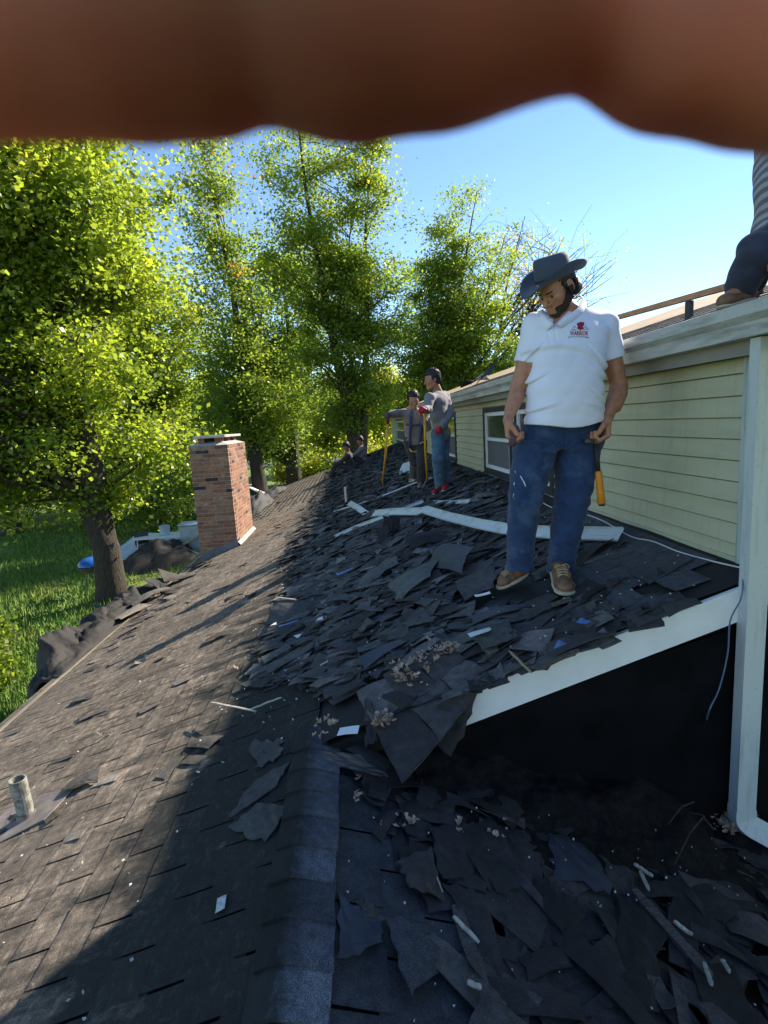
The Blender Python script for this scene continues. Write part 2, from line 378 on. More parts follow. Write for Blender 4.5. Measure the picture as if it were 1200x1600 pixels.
# felt on the upper slope
nx, ny = 40, 120
xs = np.linspace(-0.7, XW-0.005, nx); ys = np.linspace(YR+0.004, YF-0.1, ny)
X, Y = np.meshgrid(xs, ys); Z = S*X + 0.004 + 0.005*np.abs(np.sin(X*9+Y*3)+np.sin(Y*7-X*4)*0.6)
Z = np.where(X < np.where(Y < 3.05, -0.03, -0.36+0.16*np.sin(Y*1.7)+0.12*np.sin(Y*4.1+1)), S*X-0.016, Z)
V = np.stack([X, Y, Z], -1).reshape(-1, 3); i = np.arange(nx*ny).reshape(ny, nx)
F = np.stack([i[:-1, :-1], i[:-1, 1:], i[1:, 1:], i[1:, :-1]], -1).reshape(-1, 4)
mesh_np('felt', V, F, M['felt'], lower, smooth=True)
# lower walls below the eave / below near roof / black wall under the rake
wl = MB(); wl.box((XE+0.35, YN+0.3, GZ), (XE+0.47, YF-0.3, zL(XE+0.35)-0.12)); wl.box((XE+0.35, YF-0.42, GZ), (XW+4, YF-0.3, -0.98))
wl.build('lower_wall', M['siding'], house)
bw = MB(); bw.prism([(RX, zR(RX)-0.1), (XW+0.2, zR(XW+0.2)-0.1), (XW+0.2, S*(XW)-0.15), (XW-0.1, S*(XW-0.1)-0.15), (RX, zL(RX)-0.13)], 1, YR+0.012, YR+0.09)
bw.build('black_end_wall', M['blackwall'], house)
# rake board, white
rk = MB(); rk.prism([(0.52, zL(0.52)-0.005), (XW-0.03, S*(XW-0.03)-0.005), (XW-0.03, S*(XW-0.03)-0.155), (0.52, zL(0.52)-0.155)], 1, YR-0.022, YR-0.001)
rk.build('rake_board', M['white'], house)
# eave: drip edge, fascia, gutter stub strip seen as a pale line
dm = MB(); dm.prism([(XE-0.03, zL(XE)-0.012), (XE+0.10, zL(XE+0.10)+0.012), (XE+0.10, zL(XE+.1)+0.006), (XE-0.02, zL(XE)-0.02), (XE-0.02, zL(XE)-0.15), (XE-0.03, zL(XE)-0.15)], 1, YN, YF)
M['drip'] = simple('tan_drip_edge', (0.42, 0.35, 0.24), 0.6, 0.3, 4, stretch=(1, 1, 1))
dm.build('drip_edge', M['drip'], house)

# ---------------------------------------------------------------- shingle strips
M['grey_whole'] = shingle_mat('grey_whole_shingle', (0.050, 0.052, 0.058), (0.16, 0.165, 0.18), rand=0.3)
def strip_mesh(name, seed, mat, tabs=3, tw=0.305, exp=0.143, gap=0.009, worn=0.10):
    r = random.Random(seed); mb = MB(); th = 0.0045
    # local: x = across course (0 .. tabs*tw) -> world Y ; y = down slope distance 0 (top) .. exp+0.03 ; z up
    for k in range(tabs):
        a = k*tw+gap/2; b = (k+1)*tw-gap/2
        n = 3; lift = [r.uniform(0.0005, 0.003) for _ in range(n+1)]
        if r.random() < worn: lift[0 if r.random() < .5 else -1] += r.uniform(0.003, 0.010)
        low = [exp + r.uniform(-0.004, 0.004) for _ in range(n+1)]
        if r.random() < worn*0.5:
            q = r.randrange(n+1); low[q] -= r.uniform(0.01, 0.04)
        base = len(mb.V)
        for q in range(n+1):
            x = a+(b-a)*q/n
            mb.V += [(x, -0.03, 0.001), (x, exp*0.55, 0.003), (x, low[q], 0.004+lift[q]), (x, low[q], lift[q]-0.001)]
        for q in range(n):
            o_ = base+q*4; p = o_+4
            mb.F += [(o_, p, p+1, o_+1), (o_+1, p+1, p+2, o_+2), (o_+2, p+2, p+3, o_+3)]
        mb.F += [(base, base+1, base+2, base+3), (base+n*4, base+n*4+3, base+n*4+2, base+n*4+1)]
    return mb.build(name, mat, link_it=False)
strips = [strip_mesh('shingle', 100+i, M['shingle']) for i in range(14)]
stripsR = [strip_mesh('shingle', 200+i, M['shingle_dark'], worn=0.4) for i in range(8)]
ca = math.cos(math.atan(S)); sa = math.sin(math.atan(S))
# frame for the left slope: local x -> +Y world, local y (down slope) -> (-ca,0,-sa), local z -> normal
ML = Matrix(((0, -ca, -sa), (1, 0, 0), (0, -sa, ca))).to_4x4()
cr2 = math.cos(math.atan(SR)); sr2 = math.sin(math.atan(SR)); MR = Matrix(((0, cr2, sr2), (1, 0, 0), (0, -sr2, cr2))).to_4x4()
def place(Mb, p, lx=0, ly=0, lz=0):
    m = Mb.copy(); m.translation = Vector(p); return m
cells = []
EXP = 0.143
ncourse = int((1.10-(XE))/ca/EXP)+1
edge_noise = [rnd.uniform(-0.25, 0.25) for _ in range(400)]
def torn_left(y):                              # how far right intact shingles reach at distance y
    if y < 3.0: return RX+0.0
    if y < 3.9: return RX-.12
    return -0.36 + 0.16*math.sin(y*1.7) + 0.12*math.sin(y*4.1+1)
k = 0
for c in range(0, 60):
    dist = c*EXP                               # slope distance of butt line up from the eave
    x_b = XE-0.015 + dist*ca - (EXP*ca - ((RX-0.004-(XE-0.015)) % (EXP*ca))); x_t = x_b + EXP*ca
    if x_t > RX+0.01 : break
    off = (c % 2)*0.1525 + rnd.uniform(-.006, .006)
    y = YN + off
    while y < YF-0.95:
        if x_t < (RX if y < 2.9 else torn_left(y+0.45)) and not (rnd.random() < 0.012 and y > 3):
            cells.append((x_t, y, rnd.randrange(14)))
        y += 0.917
    # head position
def score(c): return 1/((c[0]-CAM[0])**2+(c[1]+0.45-CAM[1])**2)
vis = [c for c in cells if c[1] > 0.35]; hid = [c for c in cells if c[1] <= 0.35]
vis.sort(key=score, reverse=True)
for c in vis[:230]:
    o = inst('shingle', strips[c[2]], lower); p = Vector((c[0], c[1], zL(c[0])+0.002))
    o.matrix_world = place(ML, p)
def join_strips(lst, lib, Mb, zf, name, parent, mat):
    V = []; F4 = []; tone = []; n = 0
    libs = [(np.array([v.co[:] for v in me.vertices]), [tuple(p.vertices) for p in me.polygons]) for me in lib]
    R3 = np.array(Mb.to_3x3())
    for c in lst:
        v, f = libs[c[2]]; P = v @ R3.T + np.array([c[0], c[1], zf(c[0])+0.002]); V.append(P)
        t = rnd.random()
        for q in f: F4.append(tuple(a+n for a in q)); tone.append(t)
        n += len(v)
    o = mesh_np(name, np.concatenate(V), np.array(F4), mat, parent, col=tone); o['kind'] = 'stuff'; return o
join_strips(vis[230:]+hid, strips, ML, zL, 'far_shingles', lower, M['shingle'])
# near right slope: intact courses beside the ridge, then torn
cr = []
for c in range(0, 9):
    x_t = RX+0.13+c*EXP*ca
    y = YN+(c % 2)*0.1525
    while y < YR-0.2:
        lim = 3 if y > 0.2 else 9
        if (c < 3 or (y < 1.0 and c < 4) or y < 0.2): cr.append((x_t, y, rnd.randrange(8)))
        y += 0.917
for c in cr:
    if c[1] > -0.6:
        o = inst('shingle', stripsR[c[2]], near_roof); o.matrix_world = place(MR, (c[0]-0.13*ca+0.13, c[1], zR(c[0])+0.002))
rest = [c for c in cr if c[1] <= -0.6]
if rest: join_strips(rest, stripsR, MR, zR, 'hidden_shingles', near_roof, M['shingle_dark'])
# a few courses still whole beside the siding at the rake
wholes = [strip_mesh('shingle', 300+i, M['grey_whole'], worn=.2) for i in range(4)]
for c, (xt, y0) in enumerate(((1.46, 2.34), (1.60, 2.50), (1.735, 2.30), (1.735, 3.22), (1.87, 2.46), (1.87, 3.38), (1.60, 3.42))):
    o = inst('shingle', wholes[c % 4], lower); o.matrix_world = place(ML, (xt, y0, zL(xt)+0.018))
# ridge caps
def cap_mesh(seed):
    r = random.Random(seed); V = []; n = 8; L = 0.21; WL, WR2 = 0.075, 0.130
    for j, yy in enumerate((0.0, 0.07, 0.145, 0.205)):
        for i_ in range(n+1):
            t = -1+2*i_/n; x = t*(WL if t < 0 else WR2); z = -S*(abs(x)**1.25*(0.14**-0.25) if abs(x) < 0.14 else abs(x))+0.016-0.006*j/3*1.0
            z += 0.010*(1-j/3) + r.uniform(-.001, .001)
            V.append((x+r.uniform(-.003, .003), yy+r.uniform(-.002, .002), z))
    m = n+1; F = []
    for j in range(3):
        for i_ in range(n): a = j*m+i_; F.append((a, a+1, a+1+m, a+m))
    b = len(V)
    for i_ in range(m): V.append((V[i_][0], V[i_][1], V[i_][2]-0.012))
    for i_ in range(n): F.append((i_, b+i_, b+i_+1, i_+1))
    for (s0, s1) in ((0, 1),):
        pass
    mb = MB(); mb.add(V, F); return mb.build('ridge_cap', M['cap'], link_it=False, smooth=False)
caps_ = [cap_mesh(i) for i in range(6)]
y = -1.4
while y < YR+.05:
    o = inst('ridge_cap', rnd.choice(caps_), near_roof); o.location = (RX+rnd.uniform(-.006, .006), y, zL(RX)+0.004); o.rotation_euler.z = rnd.uniform(-.02, .02)
    y += 0.137+rnd.uniform(-.003, .003)

# ---------------------------------------------------------------- upper wall with siding
WT = 1.555; WB0 = S*XW-0.01
wall = MB(); wall.box((XW+0.03, YC+0.06, -1.2), (XW+0.14, 24.0, WT+0.12)); wall = wall.build('upper_wall', M['siding'], house)
wins = [(4.80, 5.78), (6.05, 7.18), (9.30, 10.25), (14.4, 15.4), (18.4, 21.4)]
WZ0, WZ1 = 0.70, 1.41
def board(y0, y1, z0, z1, parent=wall):
    z1 -= 0.0065; mb = MB(); mb.add([(XW+0.020, y0, z0), (XW-0.006, y0, z0), (XW+0.006, y0, z1), (XW+0.022, y0, z1),
                       (XW+0.020, y1, z0), (XW-0.006, y1, z0), (XW+0.006, y1, z1), (XW+0.022, y1, z1)],
                      [(0, 3, 2, 1), (4, 5, 6, 7), (0, 1, 5, 4), (1, 2, 6, 5), (2, 3, 7, 6), (3, 0, 4, 7)])
    mb.build('siding_board', M['siding'], parent)
z = WB0; bh = 0.0985
while z < WT-0.01:
    z1 = min(z+bh, WT)
    segs = [(YC, 23.9)]
    for a, b in wins:
        if z1 > WZ0-0.09 and z < WZ1+0.06:
            ns = []
            for (p, q) in segs:
                if p < a-0.07 < q: ns.append((p, a-0.07)); ns.append((b+0.07, q))
                else: ns.append((p, q))
            segs = ns
    for p, q in segs:
        if q-p < 0.05: continue
        while q-p > 4.4:
            L = rnd.uniform(3.0, 3.8); board(p, p+L-0.002, z, z1); p += L
        board(p, q, z, z1)
    z = z1
for a, b in wins:
    cas = MB()
    for (y0, y1, z0, z1) in ((a-0.07, a, WZ0-0.08, WZ1+0.06), (b, b+0.07, WZ0-0.08, WZ1+0.06), (a, b, WZ1, WZ1+0.06), (a, b, WZ0-0.08, WZ0)):
        cas.box((XW-0.022, y0, z0), (XW+0.03, y1, z1))
    wd = cas.build('window', M['trim'], house)
    fr = MB(); t = 0.045; zm = (WZ0+WZ1)/2+0.02
    for (y0, y1, z0, z1) in ((a, a+t, WZ0, WZ1), (b-t, b, WZ0, WZ1), (a+t, b-t, WZ1-t, WZ1), (a+t, b-t, WZ0, WZ0+t), (a+t, b-t, zm-0.02, zm+0.02)):
        fr.box((XW-0.012, y0, z0), (XW+0.026, y1, z1))
    fr.build('frame', M['white'], wd)
    g = MB(); g.box((XW+0.012, a+t, zm+0.02), (XW+0.018, b-t, WZ1-t)); g.build('pane', M['glass'], wd)
    g = MB(); g.box((XW+0.006, a+t, WZ0+t), (XW+0.016, b-t, zm-0.02)); g.build('insect_screen', M['screen'], wd)
bs = MB(); bs.box((XW-0.010, 2.2, WB0-0.005), (XW+0.004, 23.9, WB0+0.035)); bs.build('base_trim', M['white'] if False else M['siding'], house)
# end wall facing the camera side, corner board
ew = MB(); ew.box((XW-0.02, YC-0.005, -0.06), (7.5, YC+0.06, WT)); ew = ew.build('end_wall', M['siding'], house)
zz = 0.0
while zz < WT-0.03:
    mb = MB(); mb.add([(XW+0.11, YC-0.006, zz), (XW+0.11, YC-0.028, zz), (XW+0.11, YC-0.010, min(zz+0.11, WT)), (7.4, YC-0.006, zz), (7.4, YC-0.028, zz), (7.4, YC-0.010, min(zz+0.11, WT))],
                      [(0, 2, 1), (3, 4, 5), (0, 1, 4, 3), (1, 2, 5, 4)])
    mb.build('siding_board', M['siding'], ew); zz += 0.0985
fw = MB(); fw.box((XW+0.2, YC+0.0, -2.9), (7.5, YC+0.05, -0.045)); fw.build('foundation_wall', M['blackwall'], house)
cb = MB(); cb.box((XW-0.03, YC-0.032, -0.10), (XW+0.10, YC-0.002, WT)); cb.box((XW-0.035, YC-0.001, S*XW+0.01), (XW-0.004, YC+0.075, WT)); cb.build('corner_board', M['post'], house)
sl_ = MB(); sl_.prism([(XW-0.085, 0.32), (XW-0.031, 0.36), (XW-0.031, -0.14), (XW-0.115, -0.10)], 1, YR-0.03, YC-0.04); sl_.build('siding_offcut', M['siding'], house)
# upper roof: soffit, fascia, gutter, roof plane
UE = 1.865                                       # eave line x of the fascia
RY0, RY1 = 0.55, 24.4
SU = 0.315
so_ = MB(); so_.box((UE, RY0, WT), (XW+0.03, RY1, WT+0.016)); so_ = so_.build('soffit', M['soffit'], house)
yy = RY0
fa = MB(); fa.box((UE-0.018, RY0, WT-0.012), (UE-0.001, RY1, WT+0.185)); fa.build('fascia', M['soffit'], house)
def urz(x): return 1.755+SU*(x-UE)
up = MB(); up.prism([(UE-0.035, urz(UE-0.035)), (5.6, urz(5.6)), (5.6, urz(5.6)-0.12), (UE-0.035+0.1, urz(UE+0.065)-0.12), (UE-0.035, urz(UE-0.035)-0.02)], 1, RY0, RY1)
uroof = up.build('upper_roof', M['ply'], house)
up2 = MB(); up2.prism([(5.602, urz(5.6)), (9.6, urz(5.6)-SU*4), (9.6, urz(5.6)-SU*4-0.12), (5.602, urz(5.6)-0.12)], 1, RY0, RY1); up2.build('far_roof_plane', M['ply'], house)
# remaining dark shingles near the upper eave, ragged upper limit
cu = []
for c in range(0, 7):
    y = RY0+(c % 2)*0.15
    while y < RY1-1:
        lim = 3.2+1.8*math.sin(y*0.9+1)+1.1*math.sin(y*2.3)
        if y < 5.2: lim = 6.5
        if c < lim: cu.append((UE-0.05+(c+1)*EXP*0.96, y, rnd.randrange(14)))
        y += 0.917
MU = Matrix(((0, -math.cos(math.atan(SU)), -math.sin(math.atan(SU))), (1, 0, 0), (0, -math.sin(math.atan(SU)), math.cos(math.atan(SU))))).to_4x4()
join_strips(cu, strips, MU, lambda x: urz(x)+0.002, 'eave_shingles', uroof, M['scrap_deep'])
# K-style gutter
gp = [(UE-0.022, 1.665), (UE-0.022, 1.545), (UE-0.095, 1.545), (UE-0.104, 1.60), (UE-0.128, 1.625), (UE-0.132, 1.672), (UE-0.120, 1.676), (UE-0.118, 1.668), (UE-0.122, 1.664),
      (UE-0.118, 1.632), (UE-0.096, 1.606), (UE-0.088, 1.555), (UE-0.030, 1.555), (UE-0.030, 1.665)]
gp = [(a, b+.060) for a, b in gp]; gt = MB(); gt.prism(gp, 1, RY0, RY1); gt = gt.build('gutter', M['gutter'], house)
for yj in (1.95, 4.95, 8.1, 11.2, 14.3, 17.5):
    j = MB(); j.prism([(p[0]-0.0025, p[1]-0.002) for p in gp[2:6]]+[(UE-0.05, 1.73), (UE-0.05, 1.60)], 1, yj-0.02, yj+0.02); j.build('gutter_joint', M['gutter'], gt)
for yj in np.arange(1.2, 12, 0.75):
    j = MB(); j.box((UE-0.130, yj-0.01, 1.728), (UE-0.02, yj+0.01, 1.734)); j.build('gutter_hanger', M['metal'], gt)
# downspout (ribbed) with elbows
spx0 = atY(1161, 1000, 2.14).x; spx1 = atY(1192, 1000, 2.14).x
def spout_section(cx, w_, d_):
    r_ = []; n = 5
    for i_ in range(n):                       # ribs on the front face
        a = -w_/2+w_*i_/n; b = a+w_/n
        r_ += [(a+0.002, -d_/2), (a+w_/n*0.35, -d_/2-0.004), (b-w_/n*0.35, -d_/2-0.004), (b-0.002, -d_/2)]
    r_ += [(w_/2, -d_/2+0.003), (w_/2, d_/2), (-w_/2, d_/2), (-w_/2, -d_/2+0.003)]
    return r_
def sweep(path, sec, name, mat, parent, axis_x):
    V = []; n = len(sec); ax = Vector(axis_x)
    for i_, p in enumerate(path):
        p = Vector(p); d = (Vector(path[min(i_+1, len(path)-1)])-Vector(path[max(i_-1, 0)])).normalized()
        sx = (ax-d*ax.dot(d)).normalized(); sy = d.cross(sx)
        for (a, b) in sec: V.append(tuple(p+sx*a+sy*b))
    F = []
    for i_ in range(len(path)-1):
        for k_ in range(n): F.append((i_*n+k_, i_*n+(k_+1) % n, (i_+1)*n+(k_+1) % n, (i_+1)*n+k_))
    F.append(tuple(range(n))); F.append(tuple(range((len(path)-1)*n, len(path)*n)))
    mb = MB(); mb.add(V, F); return mb.build(name, mat, parent)
sc_ = (spx0+spx1)/2; sw = spx1-spx0; ys_ = 2.155
sec = spout_section(0, sw, 0.06)
zb = atY(1170, 1275, ys_).z
sp = sweep([(sc_, ys_, 1.60), (sc_, ys_, 0.9), (sc_, ys_, zb+0.02)], sec, 'downspout', M['spout'], house, (1, 0, 0))
elb = [(sc_, ys_, zb+0.05)]
for k_ in range(7):
    a = k_/6*R_(52); elb.append((sc_+0.07*(1-math.cos(a)), ys_-0.03*(1-math.cos(a)), zb+0.02-0.07*math.sin(a)))
e_ = Vector(elb[-1]); elb.append(tuple(e_+Vector((0.20, -0.05, -0.12))))
big = [(a*1.07, b*1.07) for a, b in sec]
sweep(elb, big, 'elbow', M['spout'], sp, (1, 0, 0.001))
sweep([(UE-0.07, ys_+0.0, 1.545), (UE-0.06, ys_+0.0, 1.50), (sc_-0.03, ys_, 1.43), (sc_, ys_, 1.38), (sc_, ys_, 1.30)], big, 'upper_elbow', M['spout'], sp, (0, 1, 0)) if False else None
# vertical cable hanging from the wall corner down over the rake
def cable(name, label, pts, r, mat, cat='cable'):
    P = [Vector(p) for p in pts]; out_ = []
    for i_ in range(len(P)-1):
        p0 = P[max(i_-1, 0)]; p1 = P[i_]; p2 = P[i_+1]; p3 = P[min(i_+2, len(P)-1)]
        for t in np.linspace(0, 1, 6, endpoint=False):
            out_.append(0.5*((2*p1)+(-p0+p2)*t+(2*p0-5*p1+4*p2-p3)*t*t+(-p0+3*p1-3*p2+p3)*t**3))
    out_.append(P[-1]); mb = MB(); mb.tube(out_, r, 6); o = mb.build(name, mat, smooth=True); setp(o, label, cat); return o
M['cable_blue'] = simple('blue_grey_cable', (0.10, 0.14, 0.22), 0.5, 0.1)
M['cable_white'] = simple('white_cable', (0.65, 0.66, 0.66), 0.5, 0.08)
cable('hanging_cable', 'thin blue-grey cable hanging over the white rake board beside the downspout',
      [atY(1161, 905, 2.16), atY(1158, 935, 2.13), atY(1141, 970, 2.11), atY(1137, 1020, 2.13), atY(1124, 1075, 2.14), atY(1105, 1120, 2.16), onR(1100, 1165, 0.05)], 0.0035, M['cable_blue'])
cable('white_cord', 'white cord lying along the foot of the yellow siding',
      [onL(1162, 888, 0.03), onL(1110, 876, 0.02), onL(1060, 862, 0.02), onL(1020, 846, 0.02), onL(985, 838, 0.02), onL(940, 813, 0.02), onL(905, 801, 0.025), onL(868, 795, 0.02), onL(845, 784, 0.02)], 0.0045, M['cable_white'])

# ================================================================== chimney
chim = thing('chimney', 'tall red brick chimney with a slab cap at the sunlit eave', 'chimney', (-2.3, 9.4, -0.7))
CX1, CX0 = -1.90, -2.55; CY0, CY1 = 9.30, 10.80; CZ0, CZ1 = -1.35, 1.16
core = MB(); core.box((CX0+0.008, CY0+0.008, CZ0), (CX1-0.008, CY1-0.008, CZ1-0.004)); o = core.build('mortar_core', M['mortar'], chim); 
for o_ in (o,): o_.location = -Vector(chim.location)
def brick_me(l, w_, h_):
    mb = MB(); mb.box((-l/2, -w_/2, -h_/2), (l/2, w_/2, h_/2)); return mb.build('brick', M['brick'], bevel=0.003, link_it=False)
bl = (CX1-CX0)/3; BH = 0.067; cs = int((CZ1-CZ0)/BH)
bfull = brick_me(bl-0.010, 0.09, BH-0.010); bhalf = brick_me(bl/2-0.010, 0.09, BH-0.010)
ls = (CY1-CY0)/7; sfull = brick_me(ls-0.010, 0.09, BH-0.010); shalf = brick_me(ls/2-0.010, 0.09, BH-0.010)
hidV = MB()
base_inv = Vector(chim.location)
def putb(me, x, y, z, rz):
    o = inst('brick', me, chim); o.location = Vector((x+rnd.uniform(-.0015, .0015), y+rnd.uniform(-.0015, .0015), z))-base_inv; o.rotation_euler.z = rz+rnd.uniform(-.004, .004)
for c in range(cs):
    z = CZ1-(c+0.5)*BH
    if z < -0.95: break
    odd = c % 2
    xs_ = [CX0+bl*(i_+0.5) for i_ in range(3)] if not odd else [CX0+bl*(i_+1) for i_ in range(2)]
    for x in xs_: putb(bfull, x, CY0+0.045, z, 0)
    if odd: putb(bhalf, CX0+bl/4, CY0+0.045, z, 0); putb(bhalf, CX1-bl/4, CY0+0.045, z, 0)
    a0, a1 = CY0+0.095, CY1
    L = (a1-a0)/7
    if z > -0.68:
        yl = [a0+L*(i_+0.5) for i_ in range(7)] if odd else [a0+L*(i_+1) for i_ in range(6)]
        for y in yl: putb(sfull, CX1-0.045, y, z, math.pi/2)
        if not odd: putb(shalf, CX1-0.045, a0+L/4, z, math.pi/2); putb(shalf, CX1-0.045, a1-L/4, z, math.pi/2)
    for q in range(7): hidV.box((CX0-0.0, a0+L*q+0.005, z-BH/2+0.005), (CX0+0.05, a0+L*(q+1)-0.005, z+BH/2-0.005))
    for q in range(3): hidV.box((CX0+bl*q+0.055, CY1-0.05, z-BH/2+0.005), (CX0+bl*(q+1)-0.055, CY1+0.001, z+BH/2-0.005))
o = hidV.build('far_side_bricks', M['brick'], chim); o.location = -base_inv; o['kind'] = 'stuff'
M['cement'] = simple('cement_cap', (0.42, 0.40, 0.36), 0.9, 0.25, 8, bmp=0.4)
cr_ = MB(); cr_.add([(CX0+.0, CY0+.0, CZ1), (CX1, CY0, CZ1), (CX1, CY1, CZ1), (CX0, CY1, CZ1), (CX0+.13, CY0+.2, CZ1+.05), (CX1-.13, CY0+.2, CZ1+.05), (CX1-.13, CY1-.2, CZ1+.05), (CX0+.13, CY1-.2, CZ1+.05)],
    [(0, 1, 5, 4), (1, 2, 6, 5), (2, 3, 7, 6), (3, 0, 4, 7), (4, 5, 6, 7), (0, 3, 2, 1)])
o = cr_.build('cement_crown', M['cement'], chim); o.location = -base_inv
for (x, y) in ((CX0+.18, CY0+.25), (CX1-.18, CY0+.25), (CX0+.18, CY1-.25), (CX1-.18, CY1-.25), (CX0+.18, (CY0+CY1)/2), (CX1-.18, (CY0+CY1)/2)):
    mb = MB(); mb.box((x-.06, y-.09, CZ1+.045), (x+.05, y+.09, CZ1+.12)); o = mb.build('cap_brick', M['brick'], chim, bevel=0.004); o.location = -base_inv
mb = MB(); mb.box((CX0+.07, CY0+.08, CZ1+.122), (CX1-.05, CY1-.08, CZ1+.165)); o = mb.build('cap_slab', M['cement'], chim, bevel=0.006); o.location = -base_inv
mb = MB(); f0 = S*CX1
mb.add([(CX1+0.006, CY0-0.006, S*CX1+0.0), (CX1+0.006, CY1, S*CX1), (CX1+0.006, CY1, S*CX1+0.085), (CX1+0.006, CY0-0.006, S*CX1+0.085), (CX1+0.055, CY0-0.006, S*(CX1+0.055)+0.012), (CX1+0.055, CY1, S*(CX1+0.055)+0.012)],
       [(0, 1, 2, 3), (3, 2, 5, 4)])
o = mb.build('side_flashing', M['cement'], chim); o.location = -base_inv
mb = MB(); mb.prism([(CX0-0.0, S*CX0-0.05), (CX1+0.006, S*CX1-0.02), (CX1+0.006, S*CX1+0.13), (CX0, S*CX0+0.10)], 1, CY0-0.012, CY0-0.004); 
M['grey_flash'] = simple('lead_flashing', (0.13, 0.13, 0.15), 0.6, 0.3, 10)
o = mb.build('front_flashing', M['grey_flash'], chim); o.location = -base_inv
# ================================================================== trees
def leaf_quads(P, size, rs, tone, droop=0.35, up=0.5):
    """diamond leaves at points P; returns V,F,tone"""
    n = len(P)
    d = rs.normal(size=(n, 3)); d[:, 2] = d[:, 2]*0.6-droop; d /= np.linalg.norm(d, axis=1)[:, None]
    nr = rs.normal(size=(n, 3)); nr[:, 2] = np.abs(nr[:, 2])+up
    sd = np.cross(d, nr); sd /= (np.linalg.norm(sd, axis=1)[:, None]+1e-6)
    L = size*rs.uniform(0.6, 1.25, n)[:, None]; W = L*rs.uniform(0.32, 0.5, n)[:, None]
    nn = np.cross(sd, d)
    a = P; b = P+d*L*0.45+sd*W+nn*L*0.08; c = P+d*L; e = P+d*L*0.45-sd*W+nn*L*0.08
    V = np.stack([a, b, c, e], 1).reshape(-1, 3)
    F = np.arange(n*4).reshape(n, 4)
    return V, F, tone
def tubes_np(paths, n=6):
    mb = MB()
    for pts, rad in paths: mb.tube(pts, rad, n, caps=False)
    return mb
